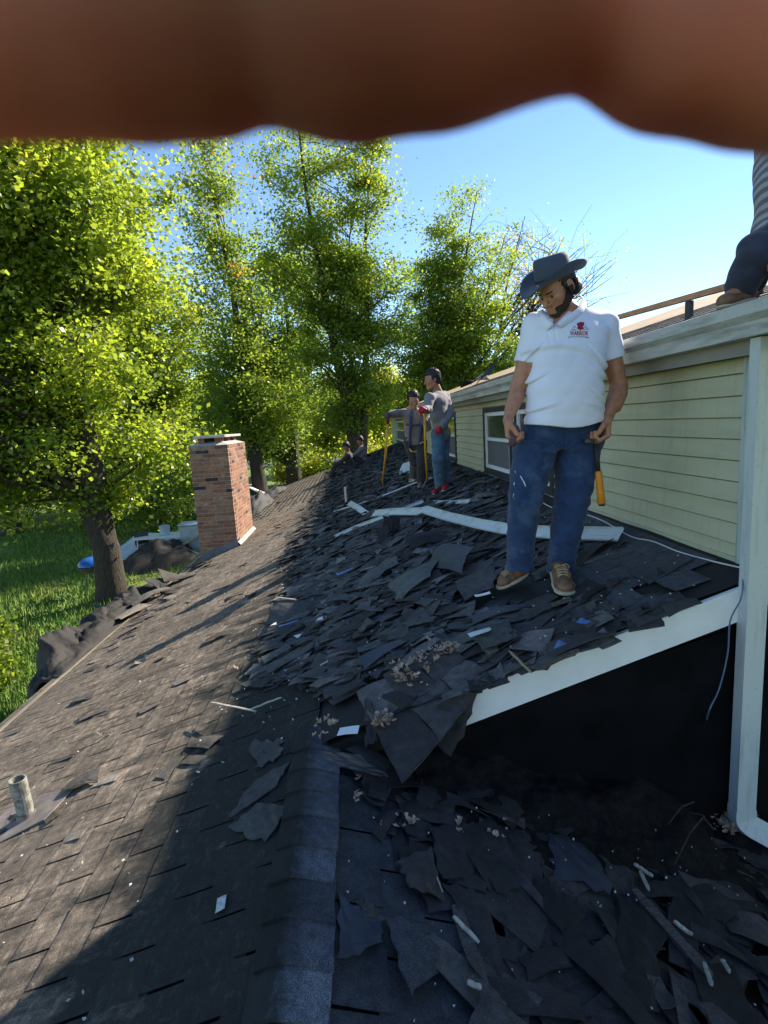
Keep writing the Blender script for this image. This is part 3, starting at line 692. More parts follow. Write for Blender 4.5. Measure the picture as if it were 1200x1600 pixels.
def tree(label, base, height, stems, crown, nleaf, lsize, mat, seed, lean=(0, 0), clump=0.55, limbs=26, rad=0.28, bare=0.0, group=None, cat='tree', crown_start=0.22, tone_mu=0.45, name='tree', sub=4, dens_pow=1.0, cloud=0.0):
    """stems: list of (dx,dy at top); crown: list of ellipsoids (dx,dy,dz,rx,ry,rz) relative to the base"""
    rs = np.random.RandomState(seed); r = random.Random(seed)
    t = thing(name, label, cat, base, group)
    paths = []; tips = []
    B = Vector((0, 0, -0.15))
    stem_pts = []
    for si, (dx, dy, hh) in enumerate(stems):
        pts = []; m = 14; ph = r.uniform(0, 6)
        for i in range(m+1):
            u = i/m
            pts.append(Vector((dx*u**1.3+0.22*math.sin(ph+u*6.5)*u*height*0.06+0.06*math.sin(ph*3+u*17)*u, dy*u**1.3+0.1*math.cos(ph+u*4)*u*height*0.06, B.z+(hh-B.z)*u)))
        rr = rad*(1.0 if si == 0 else 0.72)
        rads = [rr*((1-u/m)**1.25)*(1.0 if u > 1 else (1.35 if u == 0 else 1.12))+0.02 for u in range(m+1)]
        paths.append((pts, rads)); stem_pts.append((pts, rads))
    cr = [np.array(c, float) for c in crown]; wts = np.array([c[3]*c[4]*c[5] for c in cr]); wts /= wts.sum()
    def inside_pt():
        c = cr[rs.choice(len(cr), p=wts)]
        while True:
            q = rs.uniform(-1, 1, 3)
            if np.dot(q, q) < 1: break
        q *= (np.linalg.norm(q)+1e-6)**(-0.35)     # push outwards
        if np.linalg.norm(q) > 1: q /= np.linalg.norm(q)
        return Vector(c[:3]+q*c[3:])
    centers = []
    for li in range(limbs):
        tgt = inside_pt()
        sp, sr = stem_pts[r.randrange(len(stem_pts))]
        # nearest height start below the target
        zs = max(height*crown_start*0.8, tgt.z - abs((Vector((tgt.x, tgt.y, 0))-Vector((0, 0, 0))).length)*r.uniform(0.5, 0.95))
        k = min(range(len(sp)), key=lambda q: abs(sp[q].z-zs)); k = min(k, len(sp)-2)
        st = sp[k]; L = (tgt-st).length
        if L < 0.3: continue
        mid = st.lerp(tgt, 0.5)+Vector((r.uniform(-.1, .1), r.uniform(-.1, .1), r.uniform(0.02, 0.14)))*L
        pts = []
        for i in range(7):
            u = i/6; p = st*(1-u)**2+mid*2*u*(1-u)+tgt*u*u
            pts.append(p+Vector((r.uniform(-1, 1), r.uniform(-1, 1), r.uniform(-1, 1)))*L*0.018*(u > 0))
        r0 = max(0.02, sr[k]*0.5*min(1, L/height*3)); rads = [r0*(1-u/6.5)**0.9+0.006 for u in range(7)]
        paths.append((pts, rads))
        for q in range(sub):
            u = r.uniform(0.3, 1.0); i = min(5, int(u*6)); p = pts[i]
            e = p+Vector((r.gauss(0, 1), r.gauss(0, 1), r.gauss(0.35, 0.7)))*L*0.17
            mm = p.lerp(e, 0.5)+Vector((0, 0, 0.05*L))
            paths.append(([p, mm, e], [rads[i]*0.5, rads[i]*0.3+0.003, 0.005]))
            centers.append(e)
            if r.random() < 0.6: centers.append(mm)
        centers.append(tgt); centers.append(pts[4])
    mb = tubes_np(paths, 7); tr = mb.build('trunk', M['bark'], t, smooth=True)
    if nleaf:
        C = np.array([c[:] for c in centers]); nc = len(C)
        if cloud > 0:
            extra = np.array([inside_pt()[:] for _ in range(int(nc*cloud))]); C = np.concatenate([C, extra]); nc = len(C)
        keep = rs.rand(nc) > bare; C = C[keep]; nc = len(C)
        wc = rs.uniform(0.15, 1.6, nc)**dens_pow; wc /= wc.sum()
        idx = rs.choice(nc, nleaf, p=wc)
        sg = clump*rs.uniform(0.45, 1.3, nc)
        off = rs.normal(size=(nleaf, 3)); off[:, 2] *= 0.55
        # twig structure inside each clump: pull leaves to a few rays
        P = C[idx]+off*sg[idx][:, None]
        ctone = rs.normal(tone_mu, 0.13, nc)
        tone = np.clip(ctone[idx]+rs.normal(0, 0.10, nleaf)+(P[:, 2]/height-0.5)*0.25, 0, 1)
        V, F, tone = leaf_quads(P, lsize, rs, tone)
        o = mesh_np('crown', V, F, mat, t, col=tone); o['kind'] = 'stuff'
    return t
D = lambda px, py, z=GZ: atZ(px, py, z)
# the big maple beside the house
pA = D(178, 938)
tree('huge double-trunked maple standing on the lawn left of the brick chimney', pA, 15.5,
     [(-0.2, 0.3, 15.0), (-1.1, 0.3, 13.5)],
     [(0.1, 0, 7.4, 2.9, 3.4, 2.9), (-1.5, 0.5, 11.5, 3.2, 3.4, 3.8), (1.2, 0.4, 11.6, 1.7, 2.2, 3.0), (-4.4, 0, 7.6, 3.4, 3.4, 3.6), (1.3, 0, 4.7, 1.7, 2.2, 1.3), (-2.9, -0.5, 4.0, 2.6, 2.3, 1.6), (0.7, -0.3, 3.4, 1.5, 1.8, .8), (-5.2, 0, 3.8, 2.4, 2.4, 1.8)],
     168268, 0.128, M['leafA'], 3, limbs=110, rad=0.30, clump=0.42, crown_start=0.21, name='maple_tree', sub=5, tone_mu=0.42, cloud=0.2)
mb = MB(); mb.tube([pA+Vector((-.05, .05, -.3)), pA+Vector((-0.02, 0, 0.4)), pA+Vector((-.0, 0, 1.4)), pA+Vector((-.25, 0, 2.6))], [0.52, 0.38, 0.34, 0.30], 12)
# flared butt is part of that maple
o = mb.build('trunk_flare', M['bark'], None, smooth=True); mt = [q for q in bpy.data.objects if q.name == 'maple_tree'][0]; o.parent = mt; o.matrix_parent_inverse = Matrix.Translation(-pA)
# trees behind the chimney and further right
def T(label, px, py, dist_z, h, **k):
    p = D(px, py); return p
def at_dist(px, y):                             # ground point in the column of px at world Y = y
    lo, hi = 690.0, 1600.0
    for _ in range(40):
        m = (lo+hi)/2; p = atZ(px, m, GZ)
        if p.y > y or p.y < 0: lo = m
        else: hi = m
    return atZ(px, hi, GZ)
p = at_dist(412, 29)
tree('tall slim tree with yellowing top rising right behind the chimney', p, 19.5, [(-1.3, 0, 18.6), (-0.4, 0.6, 15)],
     [(-1.3, 0, 15.6, 1.1, 1.2, 3.2), (-0.8, 0, 10.5, 1.8, 2.0, 3.4), (0.4, 0, 6.0, 2.3, 2.3, 2.4)], 37076, 0.162, M['leafB'], 5, limbs=46, rad=0.40, clump=0.6, crown_start=0.2, tone_mu=0.6, cloud=0.3)
p = at_dist(462, 33)
tree('dark leafy tree with forked trunk between the chimney and the seated workers', p, 14.5, [(0.6, 0, 14), (-1.1, 0, 11)],
     [(0.3, 0, 11.2, 2.7, 2.4, 2.8), (-0.7, 0, 7.6, 3.6, 3.0, 2.9), (-2.6, 0, 5.2, 2.6, 2.4, 2.2)], 59892, 0.162, M['leafB'], 6, limbs=46, rad=0.5, clump=0.6, crown_start=0.2, tone_mu=0.36, cloud=0.4)
p = at_dist(566, 27)
tree('tall tree reaching highest against the sky in the middle', p, 19.5, [(-2.2, 0, 19.5), (1.8, 0.3, 17.6), (0.2, 0.5, 14)],
     [(-2.7, 0, 16.2, 1.1, 1.3, 2.6), (-1.9, 0, 12.2, 2.0, 2.0, 2.8), (1.3, 0, 15.0, 1.2, 1.3, 2.6), (0.9, 0, 10.0, 2.2, 2.2, 2.8), (-0.9, 0, 6.6, 2.8, 2.4, 2.4), (2.7, 0, 14.2, .7, .8, 1.2)], 65596, 0.137, M['leafC'], 8, limbs=75, rad=0.36, clump=0.46, crown_start=0.22, tone_mu=0.45, cloud=0.2)
p = at_dist(668, 31)
tree('spreading tree with slanting bare limbs behind the white-shirted man', p, 17, [(3.4, 0, 16.2), (5.2, 0.3, 14.0), (0.2, 0.5, 12)],
     [(1.4, 0, 12.2, 1.7, 1.8, 2.4), (2.9, 0, 15.0, 1.4, 1.4, 1.8), (0.6, 0, 8.6, 3.0, 2.4, 2.8), (3.8, 0, 12.0, 1.8, 1.8, 2.2), (4.4, 0, 8.0, 2.6, 2.4, 2.0), (2.4, 0, 10.2, 2.4, 2.2, 2.2), (4.9, 0, 6.8, 1.6, 1.6, 1.4), (3.6, 0, 5.8, 2.6, 2.4, 1.5), (-0.4, 0, 5.4, 2.4, 2.2, 1.8)], 101816, 0.137, M['leafC'], 12, limbs=75, rad=0.38, clump=0.46, bare=0.1, crown_start=0.24, tone_mu=0.4, cloud=0.3)
p = at_dist(745, 36)
tree('nearly leafless tree whose thin twigs show beside the hat', p, 17.0, [(3.6, 0, 16.5), (6.2, 0.4, 15.3), (1.6, .2, 15)],
     [(3.4, 0, 13.4, 2.8, 2.4, 3.2), (7.0, 0, 12.8, 2.6, 2.2, 2.6)], 3707, 0.145, M['leafC'], 15, limbs=80, rad=0.24, clump=0.5, bare=0.55, crown_start=0.4, tone_mu=0.9, sub=7)
p = at_dist(20, 27)
tree('broad golden-green tree behind the maple at the far left', p, 14.5, [(0.4, 0, 14)], [(0, 0, 9.0, 5.0, 4.0, 4.4), (-3.5, 0, 6.0, 3.2, 3, 3)], 51336, 0.188, M['leafC'], 17, limbs=45, rad=0.4, clump=0.8, tone_mu=0.6, cloud=0.5)
p = at_dist(255, 36)
tree('leafy tree seen between the maple and the chimney', p, 16, [(0.4, 0, 16)], [(0, 0, 10.0, 4.8, 4.0, 5.0), (1.5, 0, 5.0, 3.4, 3, 2.4)], 48484, 0.205, M['leafC'], 19, limbs=45, rad=0.4, clump=0.8, tone_mu=0.5, cloud=0.5)
# slim saplings along the street, seen under the crowns
for i, (px, y, h, lab) in enumerate(((520, 44, 7.5, 'slim young tree by the street left of the seated workers'), (436, 47, 6.5, 'thin young tree standing in the sunlit gap behind the chimney'), (395, 50, 8.5, 'young tree standing right beside the chimney far across the lawn'),
                                    (478, 52, 8.0, 'bright young tree near the kerb behind the forked trunk'), (600, 46, 9.5, 'leafy tree low behind the worker leaning on a yellow bar'), (690, 44, 10.0, 'leafy tree low behind the worker in blue jeans'), (560, 58, 8.5, 'small bright tree behind the seated workers'))):
    p = at_dist(px, y)
    tree(lab, p, h, [(0.3, 0, h*0.95)], [(0, 0, h*0.66, h*0.28, h*0.26, h*0.30), (0.4, 0, h*0.45, h*0.2, h*0.2, h*0.14)], 9000, 0.24, M['leafC'], 40+i, limbs=24, rad=0.13, clump=0.6, tone_mu=0.7, cloud=0.5)
# far wood as one mass
def far_wood():
    rs = np.random.RandomState(90); P = []; T_ = []
    for i in range(120):
        x = rs.uniform(-95, 62); y = 84+rs.uniform(0, 26)+abs(x)*0.15; h = rs.uniform(7, 13.5)
        k = 900; q = rs.normal(size=(k, 3)); q /= np.linalg.norm(q, axis=1)[:, None]; q *= rs.uniform(0.6, 1.0, (k, 1))
        c = np.array([x, y, GZ+h*0.55]); P.append(c+q*np.array([4.2, 3.5, h*0.55])+rs.normal(0, .4, (k, 3))); T_.append(np.clip(rs.normal(0.55, .1)+rs.normal(0, .12, k), 0, 1))
    P = np.concatenate(P); T_ = np.concatenate(T_)
    V, F, t = leaf_quads(P, 1.1, rs, T_); o = mesh_np('far_wood', V, F, M['leafC'], col=t); o['kind'] = 'stuff'
far_wood()
# underbrush between the near trees and the street
def bush(label, p, r_, h, n, size, mat, seed, name='bush', group=None, tone=0.5):
    rs = np.random.RandomState(seed); t = thing(name, label, 'bush', p, group)
    mb = MB(); C = []
    for i in range(14):
        e = Vector((rs.uniform(-1, 1)*r_*.8, rs.uniform(-1, 1)*r_*.8, rs.uniform(0.35, 1.0)*h)); mb.tube([(0, 0, 0), e*0.5+Vector((0, 0, .1*h)), e], [0.02, 0.012, 0.005], 5, False); C.append(e)
        for _ in range(3): C.append(e*rs.uniform(0.6, 1.0)+Vector((rs.normal()*.15*r_, rs.normal()*.15*r_, rs.normal()*.1*h)))
    mb.build('stems', M['bark'], t)
    C = np.array([c[:] for c in C]); idx = rs.randint(0, len(C), n); P = C[idx]+rs.normal(size=(n, 3))*np.array([.22*r_, .22*r_, .14*h])
    tn = np.clip(rs.normal(tone, .1, len(C))[idx]+rs.normal(0, .1, n), 0, 1)
    V, F, tn = leaf_quads(P, size, rs, tn, droop=0.1); o = mesh_np('foliage', V, F, mat, t, col=tn); o['kind'] = 'stuff'
bush('bright green bush poking up at the left edge below the eave', at_dist(-10, 9.3)+Vector((-0.25, 0, 0)), 0.55, 1.15, 3600, 0.09, M['leafC'], 61, tone=0.5)
bush('leafy shrub on the lawn behind the maple at the far left', at_dist(45, 33), 4.0, 3.2, 9000, 0.2, M['leafB'], 71, tone=0.5)
bush('dense shrub on the lawn between the maple trunk and the yard clutter', at_dist(232, 29), 3.2, 3.4, 9000, 0.2, M['leafB'], 72, tone=0.55)
bush('low green bush behind the white bin beside the chimney', at_dist(262, 24.5), 1.9, 2.6, 6500, 0.15, M['leafB'], 63, tone=0.6)
bush('bright shrub across the lawn left of the seated workers', at_dist(497, 38), 1.6, 2.6, 3500, 0.2, M['leafC'], 64, tone=0.8)
bush('yellow-green shrub glowing in the gap right of the chimney', at_dist(452, 42), 1.3, 2.1, 3000, 0.2, M['leafC'], 65, tone=0.95)
bush('sunlit shrub low behind the worker leaning on the yellow bar', at_dist(585, 34), 2.0, 3.4, 5000, 0.2, M['leafC'], 66, tone=0.75)
# grass blades on the part of the lawn in view
def blades():
    rs = np.random.RandomState(5); n = 60000
    y = 7.5+rs.rand(n)**1.5*22; x = -3.4-rs.rand(n)*(4+y*0.62)
    P = np.stack([x, y, np.full(n, GZ+0.0)], 1); h = rs.uniform(0.05, 0.16, n)*(1+0.7*np.sin(x*1.3+y*.7)**2)
    a = rs.uniform(0, 2*math.pi, n); w_ = 0.012+y*0.0007
    dx = np.cos(a)*w_; dy = np.sin(a)*w_; lx = rs.normal(0, .04, n); ly = rs.normal(0, .04, n)
    V = np.stack([P+np.stack([dx, dy, 0*dx], 1), P-np.stack([dx, dy, 0*dx], 1), P+np.stack([lx, ly, h], 1)], 1).reshape(-1, 3)
    o = mesh_np('grass', V, np.arange(n*3).reshape(n, 3), M['blade'], col=rs.rand(n)); o['kind'] = 'stuff'
blades()
# ================================================================== implicit-surface modelling kit
def smin(a, b, k):
    h = np.clip(0.5+0.5*(b-a)/k, 0, 1); return b+(a-b)*h-k*h*(1-h)
class Sdf:
    def __init__(s): s.ops = []
    def cap(s, a, b, ra, rb=None, k=0.02, n=None, q=1.0, sub=False):
        s.ops.append(('cap', np.array(a, float), np.array(b, float), ra, ra if rb is None else rb, k, None if n is None else np.array(n, float)/np.linalg.norm(n), q, sub)); return s
    def ball(s, a, r, k=0.02, sub=False): return s.cap(a, np.array(a, float)+1e-5, r, r, k, sub=sub)
    def ell(s, c, rad, R=None, k=0.02, sub=False):
        s.ops.append(('ell', np.array(c, float), np.array(rad, float), np.eye(3) if R is None else np.array(R, float), k, sub)); return s
    def loft(s, rows, k=0.02, p=2.3):
        """rows: (centre xyz, half x, half y) - vertical loft"""
        s.ops.append(('loft', sorted([(c[2], c[0], c[1], a, b) for c, a, b in rows]), k, p)); return s
    def inflate(s, d):
        o = Sdf()
        for q in s.ops:
            q = list(q)
            if q[0] == 'cap': q[3] += d; q[4] += d
            elif q[0] == 'ell': q[2] = q[2]+d
            else: q[1] = [(z, x, y, a+d, b+d) for z, x, y, a, b in q[1]]
            o.ops.append(tuple(q))
        return o
    def bounds(s):
        lo = np.full(3, 1e9); hi = -lo
        for q in s.ops:
            if q[-1] is True: continue
            if q[0] == 'cap': r = max(q[3], q[4]); l = np.minimum(q[1], q[2])-r; h = np.maximum(q[1], q[2])+r
            elif q[0] == 'ell': r = q[2].max(); l = q[1]-r; h = q[1]+r
            else:
                a = np.array(q[1]); l = np.array([(a[:, 1]-a[:, 3]).min(), (a[:, 2]-a[:, 4]).min(), a[0, 0]]); h = np.array([(a[:, 1]+a[:, 3]).max(), (a[:, 2]+a[:, 4]).max(), a[-1, 0]])
            lo = np.minimum(lo, l); hi = np.maximum(hi, h)
        return lo-0.02, hi+0.02
    def grid(s, h, pad=0.0, lo=None, hi=None):
        l, u = s.bounds(); l = l-pad if lo is None else np.maximum(lo, l-pad); u = u+pad if hi is None else np.minimum(hi, u+pad)
        ax = [np.arange(l[i], u[i]+h, h).astype(np.float32) for i in range(3)]
        val = np.full([len(a) for a in ax], 1.0, np.float32)
        for q in s.ops:
            m = 0.07
            if q[0] == 'cap': r = max(q[3], q[4])+m; a0 = np.minimum(q[1], q[2])-r; a1 = np.maximum(q[1], q[2])+r
            elif q[0] == 'ell': r = q[2].max()+m; a0 = q[1]-r; a1 = q[1]+r
            else:
                a = np.array(q[1]); a0 = np.array([(a[:, 1]-a[:, 3]).min()-m, (a[:, 2]-a[:, 4]).min()-m, a[0, 0]-m]); a1 = np.array([(a[:, 1]+a[:, 3]).max()+m, (a[:, 2]+a[:, 4]).max()+m, a[-1, 0]+m])
            sl = tuple(slice(max(0, np.searchsorted(ax[i], a0[i])), min(len(ax[i]), np.searchsorted(ax[i], a1[i])+1)) for i in range(3))
            if any(t.stop-t.start < 1 for t in sl): continue
            X = ax[0][sl[0]][:, None, None]; Y = ax[1][sl[1]][None, :, None]; Z = ax[2][sl[2]][None, None, :]
            v = val[sl]
            if q[0] == 'cap':
                _, a, b, ra, rb, k, n, qq, sub = q; ba = b-a; L2 = float(ba@ba)+1e-12
                px, py, pz = X-a[0], Y-a[1], Z-a[2]
                t = np.clip((px*ba[0]+py*ba[1]+pz*ba[2])/L2, 0, 1)
                dx, dy, dz = px-t*ba[0], py-t*ba[1], pz-t*ba[2]
                if n is not None and qq != 1.0:
                    dn = dx*n[0]+dy*n[1]+dz*n[2]; e = 1/qq-1; dx = dx+dn*e*n[0]; dy = dy+dn*e*n[1]; dz = dz+dn*e*n[2]
                d = np.sqrt(dx*dx+dy*dy+dz*dz)-(ra+(rb-ra)*t)
                if n is not None: d = d*min(1, qq+0.15)
            elif q[0] == 'ell':
                _, c, rad, R, k, sub = q; px, py, pz = X-c[0], Y-c[1], Z-c[2]
                u0 = (px*R[0][0]+py*R[0][1]+pz*R[0][2])/rad[0]; u1 = (px*R[1][0]+py*R[1][1]+pz*R[1][2])/rad[1]; u2 = (px*R[2][0]+py*R[2][1]+pz*R[2][2])/rad[2]
                d = (np.sqrt(u0*u0+u1*u1+u2*u2)-1)*rad.min()
            else:
                _, rows, k, p = q; sub = False; a = np.array(rows, np.float32); z = Z
                f = [np.interp(ax[2][sl[2]], a[:, 0], a[:, i])[None, None, :] for i in (1, 2, 3, 4)]
                d = ((np.abs(X-f[0])/f[2])**p+(np.abs(Y-f[1])/f[3])**p)**(1/p)-1
                d = d*np.minimum(f[2], f[3]); d = np.maximum(d, np.maximum(Z-a[-1, 0], a[0, 0]-Z))
            if sub: val[sl] = -smin(-v, d.astype(np.float32), k) if k > 0 else np.maximum(v, -d)
            else: val[sl] = smin(v, d.astype(np.float32), k)
        return ax, val
    def mesh(s, name, h, mat, parent=None, mod=None, pad=0.0, lo=None, hi=None, loc=None):
        ax, val = s.grid(h, pad, lo, hi)
        if mod is not None:
            X = ax[0][:, None, None]; Y = ax[1][None, :, None]; Z = ax[2][None, None, :]
            val = mod(val, X, Y, Z).astype(np.float32)
        return nets(ax, val, h, name, mat, parent, loc)
def nets(ax, val, h, name, mat, parent, loc=None):
    for i in range(3):
        sl = [slice(None)]*3; sl[i] = 0; val[tuple(sl)] = 0.05; sl[i] = -1; val[tuple(sl)] = 0.05
    ins = val < 0
    c = [ins[i:ins.shape[0]-1+i, j:ins.shape[1]-1+j, k:ins.shape[2]-1+k] for i in (0, 1) for j in (0, 1) for k in (0, 1)]
    cnt = sum(x.astype(np.int8) for x in c); act = (cnt > 0) & (cnt < 8)
    idx = np.argwhere(act); n = len(idx)
    cid = np.full(act.shape, -1, np.int32); cid[act] = np.arange(n)
    offs = [(i, j, k) for i in (0, 1) for j in (0, 1) for k in (0, 1)]
    cv = np.stack([val[idx[:, 0]+o[0], idx[:, 1]+o[1], idx[:, 2]+o[2]] for o in offs], 1)
    acc = np.zeros((n, 3)); num = np.zeros(n)
    for a in range(8):
        for b in range(a+1, 8):
            if sum(abs(offs[a][i]-offs[b][i]) for i in range(3)) != 1: continue
            va, vb = cv[:, a], cv[:, b]; m = (va < 0) != (vb < 0)
            t = np.where(m, va/(va-vb+1e-12*(va == vb)), 0)
            p = np.array(offs[a])[None]+(np.array(offs[b])-np.array(offs[a]))[None]*t[:, None]
            acc += p*m[:, None]; num += m
    V = (idx+acc/num[:, None])*h+np.array([a[0] for a in ax])
    Fs = []
    for d in range(3):
        e = (d+1) % 3; f = (d+2) % 3
        s0 = [slice(None)]*3; s1 = [slice(None)]*3; s0[d] = slice(0, -1); s1[d] = slice(1, None)
        x = ins[tuple(s0)] != ins[tuple(s1)]; q = np.argwhere(x)
        q = q[(q[:, e] > 0) & (q[:, f] > 0) & (q[:, e] < ins.shape[e]-1) & (q[:, f] < ins.shape[f]-1)]
        flip = ins[q[:, 0], q[:, 1], q[:, 2]]
        def g(de, df):
            r = q.copy(); r[:, e] += de; r[:, f] += df; return cid[r[:, 0], r[:, 1], r[:, 2]]
        A = np.stack([g(-1, -1), g(0, -1), g(0, 0), g(-1, 0)], 1)
        A[~flip] = A[~flip][:, ::-1]; Fs.append(A)
    F = np.concatenate(Fs); F = F[(F >= 0).all(1)]
    o = mesh_np(name, V, F, mat, parent, smooth=True)
    if parent is not None: o.matrix_parent_inverse = Matrix.Translation(parent.location).inverted()
    return o
def fold(X, Y, Z, amp, dirs, seed=0):
    r = np.random.RandomState(seed); out_ = 0
    for (kx, ky, kz, w_) in dirs:
        p1, p2 = r.uniform(0, 6, 2)
        wob = 0.9*np.sin(X*13+p2+Z*5)+0.7*np.sin(Z*11+p1+Y*7)
        out_ = out_+w_*np.abs(np.sin(X*kx+Y*ky+Z*kz+p1+wob))**1.0
    return amp*out_

# ------------------------------------------------------------------ cloth and skin
def cloth(name, col, weave=900, var=0.12, rough=0.85, blot=None, bstr=0.15, sheen=0.2):
    m, nt, b = newmat(name); v = coords(nt)
    f = noise(nt, v, 9, 5, 0.6); c0 = tuple(x*(1-var) for x in col); c1 = tuple(min(1, x*(1+var)) for x in col)
    c = ramp(nt, f, [(0.3, c0), (0.7, c1)])
    if blot is not None:
        g = noise(nt, v, blot[1], 5, 0.65); c = mixc(nt, ramp(nt, g, [(blot[2], (0, 0, 0)), (blot[2]+0.12, (blot[3],)*3)]), c, blot[0])
    nt.links.new(c, b.inputs['Base Color']); b.inputs['Roughness'].default_value = rough; b.inputs['Sheen Weight'].default_value = sheen
    b.inputs['Specular IOR Level'].default_value = 0.25
    w_ = noise(nt, v, weave, 2); f2 = noise(nt, coords(nt, (1, 1, 0.6)), 26, 4, 0.6)
    ad = N(nt, 'ShaderNodeMath', operation='MULTIPLY_ADD'); nt.links.new(f2, ad.inputs[0]); ad.inputs[1].default_value = 4; nt.links.new(w_, ad.inputs[2])
    bump(nt, b, ad.outputs[0], bstr, 0.004); return m
def skin(name, col, red=0.3):
    m, nt, b = newmat(name); v = coords(nt); f = noise(nt, v, 30, 4, 0.6)
    c = ramp(nt, f, [(0.3, tuple(x*0.8 for x in col)), (0.7, tuple(x*1.15 for x in col))])
    nt.links.new(c, b.inputs['Base Color']); b.inputs['Roughness'].default_value = 0.5
    b.inputs['Subsurface Weight'].default_value = 0.12; b.inputs['Subsurface Radius'].default_value = (0.012, 0.004, 0.002)
    b.inputs['Subsurface Scale'].default_value = 1.0; bump(nt, b, noise(nt, v, 240, 3), 0.12, 0.001); return m
M['skin'] = skin('tan_skin', (0.46, 0.21, 0.125)); M['skin2'] = skin('brown_skin', (0.40, 0.18, 0.10))
M['hair'] = simple('black_hair', (0.012, 0.010, 0.010), 0.5, 0.3, 60, stretch=(1, 1, 0.2), bmp=0.8, bscale=160, bdist=0.004)
M['polo'] = cloth('white_polo', (0.80, 0.81, 0.93), 1400, 0.03, bstr=0.10)
M['denim'] = cloth('blue_denim', (0.020, 0.045, 0.115), 700, 0.30, blot=((0.06, 0.10, 0.19), 5.5, 0.52, 0.8), bstr=0.25)
M['denim2'] = cloth('faded_denim', (0.07, 0.13, 0.21), 700, 0.3, blot=((0.14, 0.22, 0.30), 5, 0.52, 0.7))
M['grey_knit'] = cloth('grey_long_sleeve', (0.21, 0.19, 0.20), 500, 0.15)
M['brown_knit'] = cloth('taupe_long_sleeve', (0.23, 0.18, 0.165), 500, 0.15)
M['dark_trouser'] = cloth('dark_trousers', (0.045, 0.04, 0.045), 500, 0.2)
M['navy'] = cloth('navy_trousers', (0.035, 0.04, 0.07), 500, 0.25)
M['hatfelt'] = cloth('slate_hat', (0.055, 0.073, 0.110), 500, 0.15, rough=0.8)
def boot_mat():
    return simple('scuffed_brown_leather', (0.17, 0.085, 0.042), 0.6, 0.45, 22, bmp=0.3, bscale=90)
M['boot'] = boot_mat(); M['boot_toe'] = simple('red_brown_toe_leather', (0.19, 0.06, 0.04), 0.55, 0.35, 22, bmp=0.2, bscale=80)
M['sole'] = simple('cream_sole', (0.46, 0.38, 0.26), 0.7, 0.2, 25)
M['lace'] = simple('tan_lace', (0.42, 0.32, 0.17), 0.8, 0.2, 40)
M['red'] = simple('red_fabric', (0.42, 0.015, 0.02), 0.6, 0.2, 30)
M['eye'] = simple('dark_eye', (0.03, 0.02, 0.015), 0.25, 0.1, 60)
M['logo_red'] = simple('print_red', (0.30, 0.012, 0.035), 0.7, 0.05, 60, bmp=0)
M['logo_blue'] = simple('print_navy', (0.02, 0.035, 0.15), 0.7, 0.05, 60, bmp=0)

def frame3(fwd, up):
    f = Vector(fwd).normalized(); u = Vector(up); u = (u-f*u.dot(f)).normalized(); r = f.cross(u); return np.array([r[:], f[:], u[:]])
def head_prims(s, c, R, sc=1.0, eyes=True):
    L = lambda x, y, z: np.array(c)+(np.array([x, y, z])*sc)@R
    s.ell(L(0, -.012, .035), np.array([.076, .094, .086])*sc, R, k=.01)
    s.ell(L(0, .026, -.035), np.array([.060, .066, .084])*sc, R, k=.03)
    for q in (-1, 1):
        s.cap(L(q*.052, -.002, -.058), L(q*.012, .074, -.098), .019*sc, .017*sc, k=.02)
        s.ball(L(q*.040, .060, -.018), .026*sc, k=.02)
        s.ell(L(q*.079, -.008, -.006), np.array([.009, .021, .033])*sc, R, k=.008)
        s.cap(L(q*.012, .087, .017), L(q*.044, .072, .014), .010*sc, .009*sc, k=.012)
        s.ball(L(q*.0125, .099, -.036), .0085*sc, k=.006)
    s.ball(L(0, .078, -.102), .019*sc, k=.02)
    s.cap(L(0, .086, .010), L(0, .116, -.030), .008*sc, .0125*sc, k=.008)
    s.cap(L(-.019, .087, -.064), L(.019, .087, -.064), .0075*sc, k=.007)
    s.cap(L(-.015, .086, -.077), L(.015, .086, -.077), .0085*sc, k=.007)
    for q in (-1, 1): s.ell(L(q*.031, .096, -.002), np.array([.016, .012, .009])*sc, R, k=.008, sub=True)
    s.cap(L(-.022, .100, -.0705), L(.022, .100, -.0705), .0028*sc, k=.003, sub=True)
    return L
def eyes(L, parent, sc=1.0):
    for q in (-1, 1):
        e = Sdf(); e.ball(L(q*.031, .0800, -.005), .0085*sc); e.mesh('eye', .003*sc if sc > .9 else .004, M['eye'], parent)
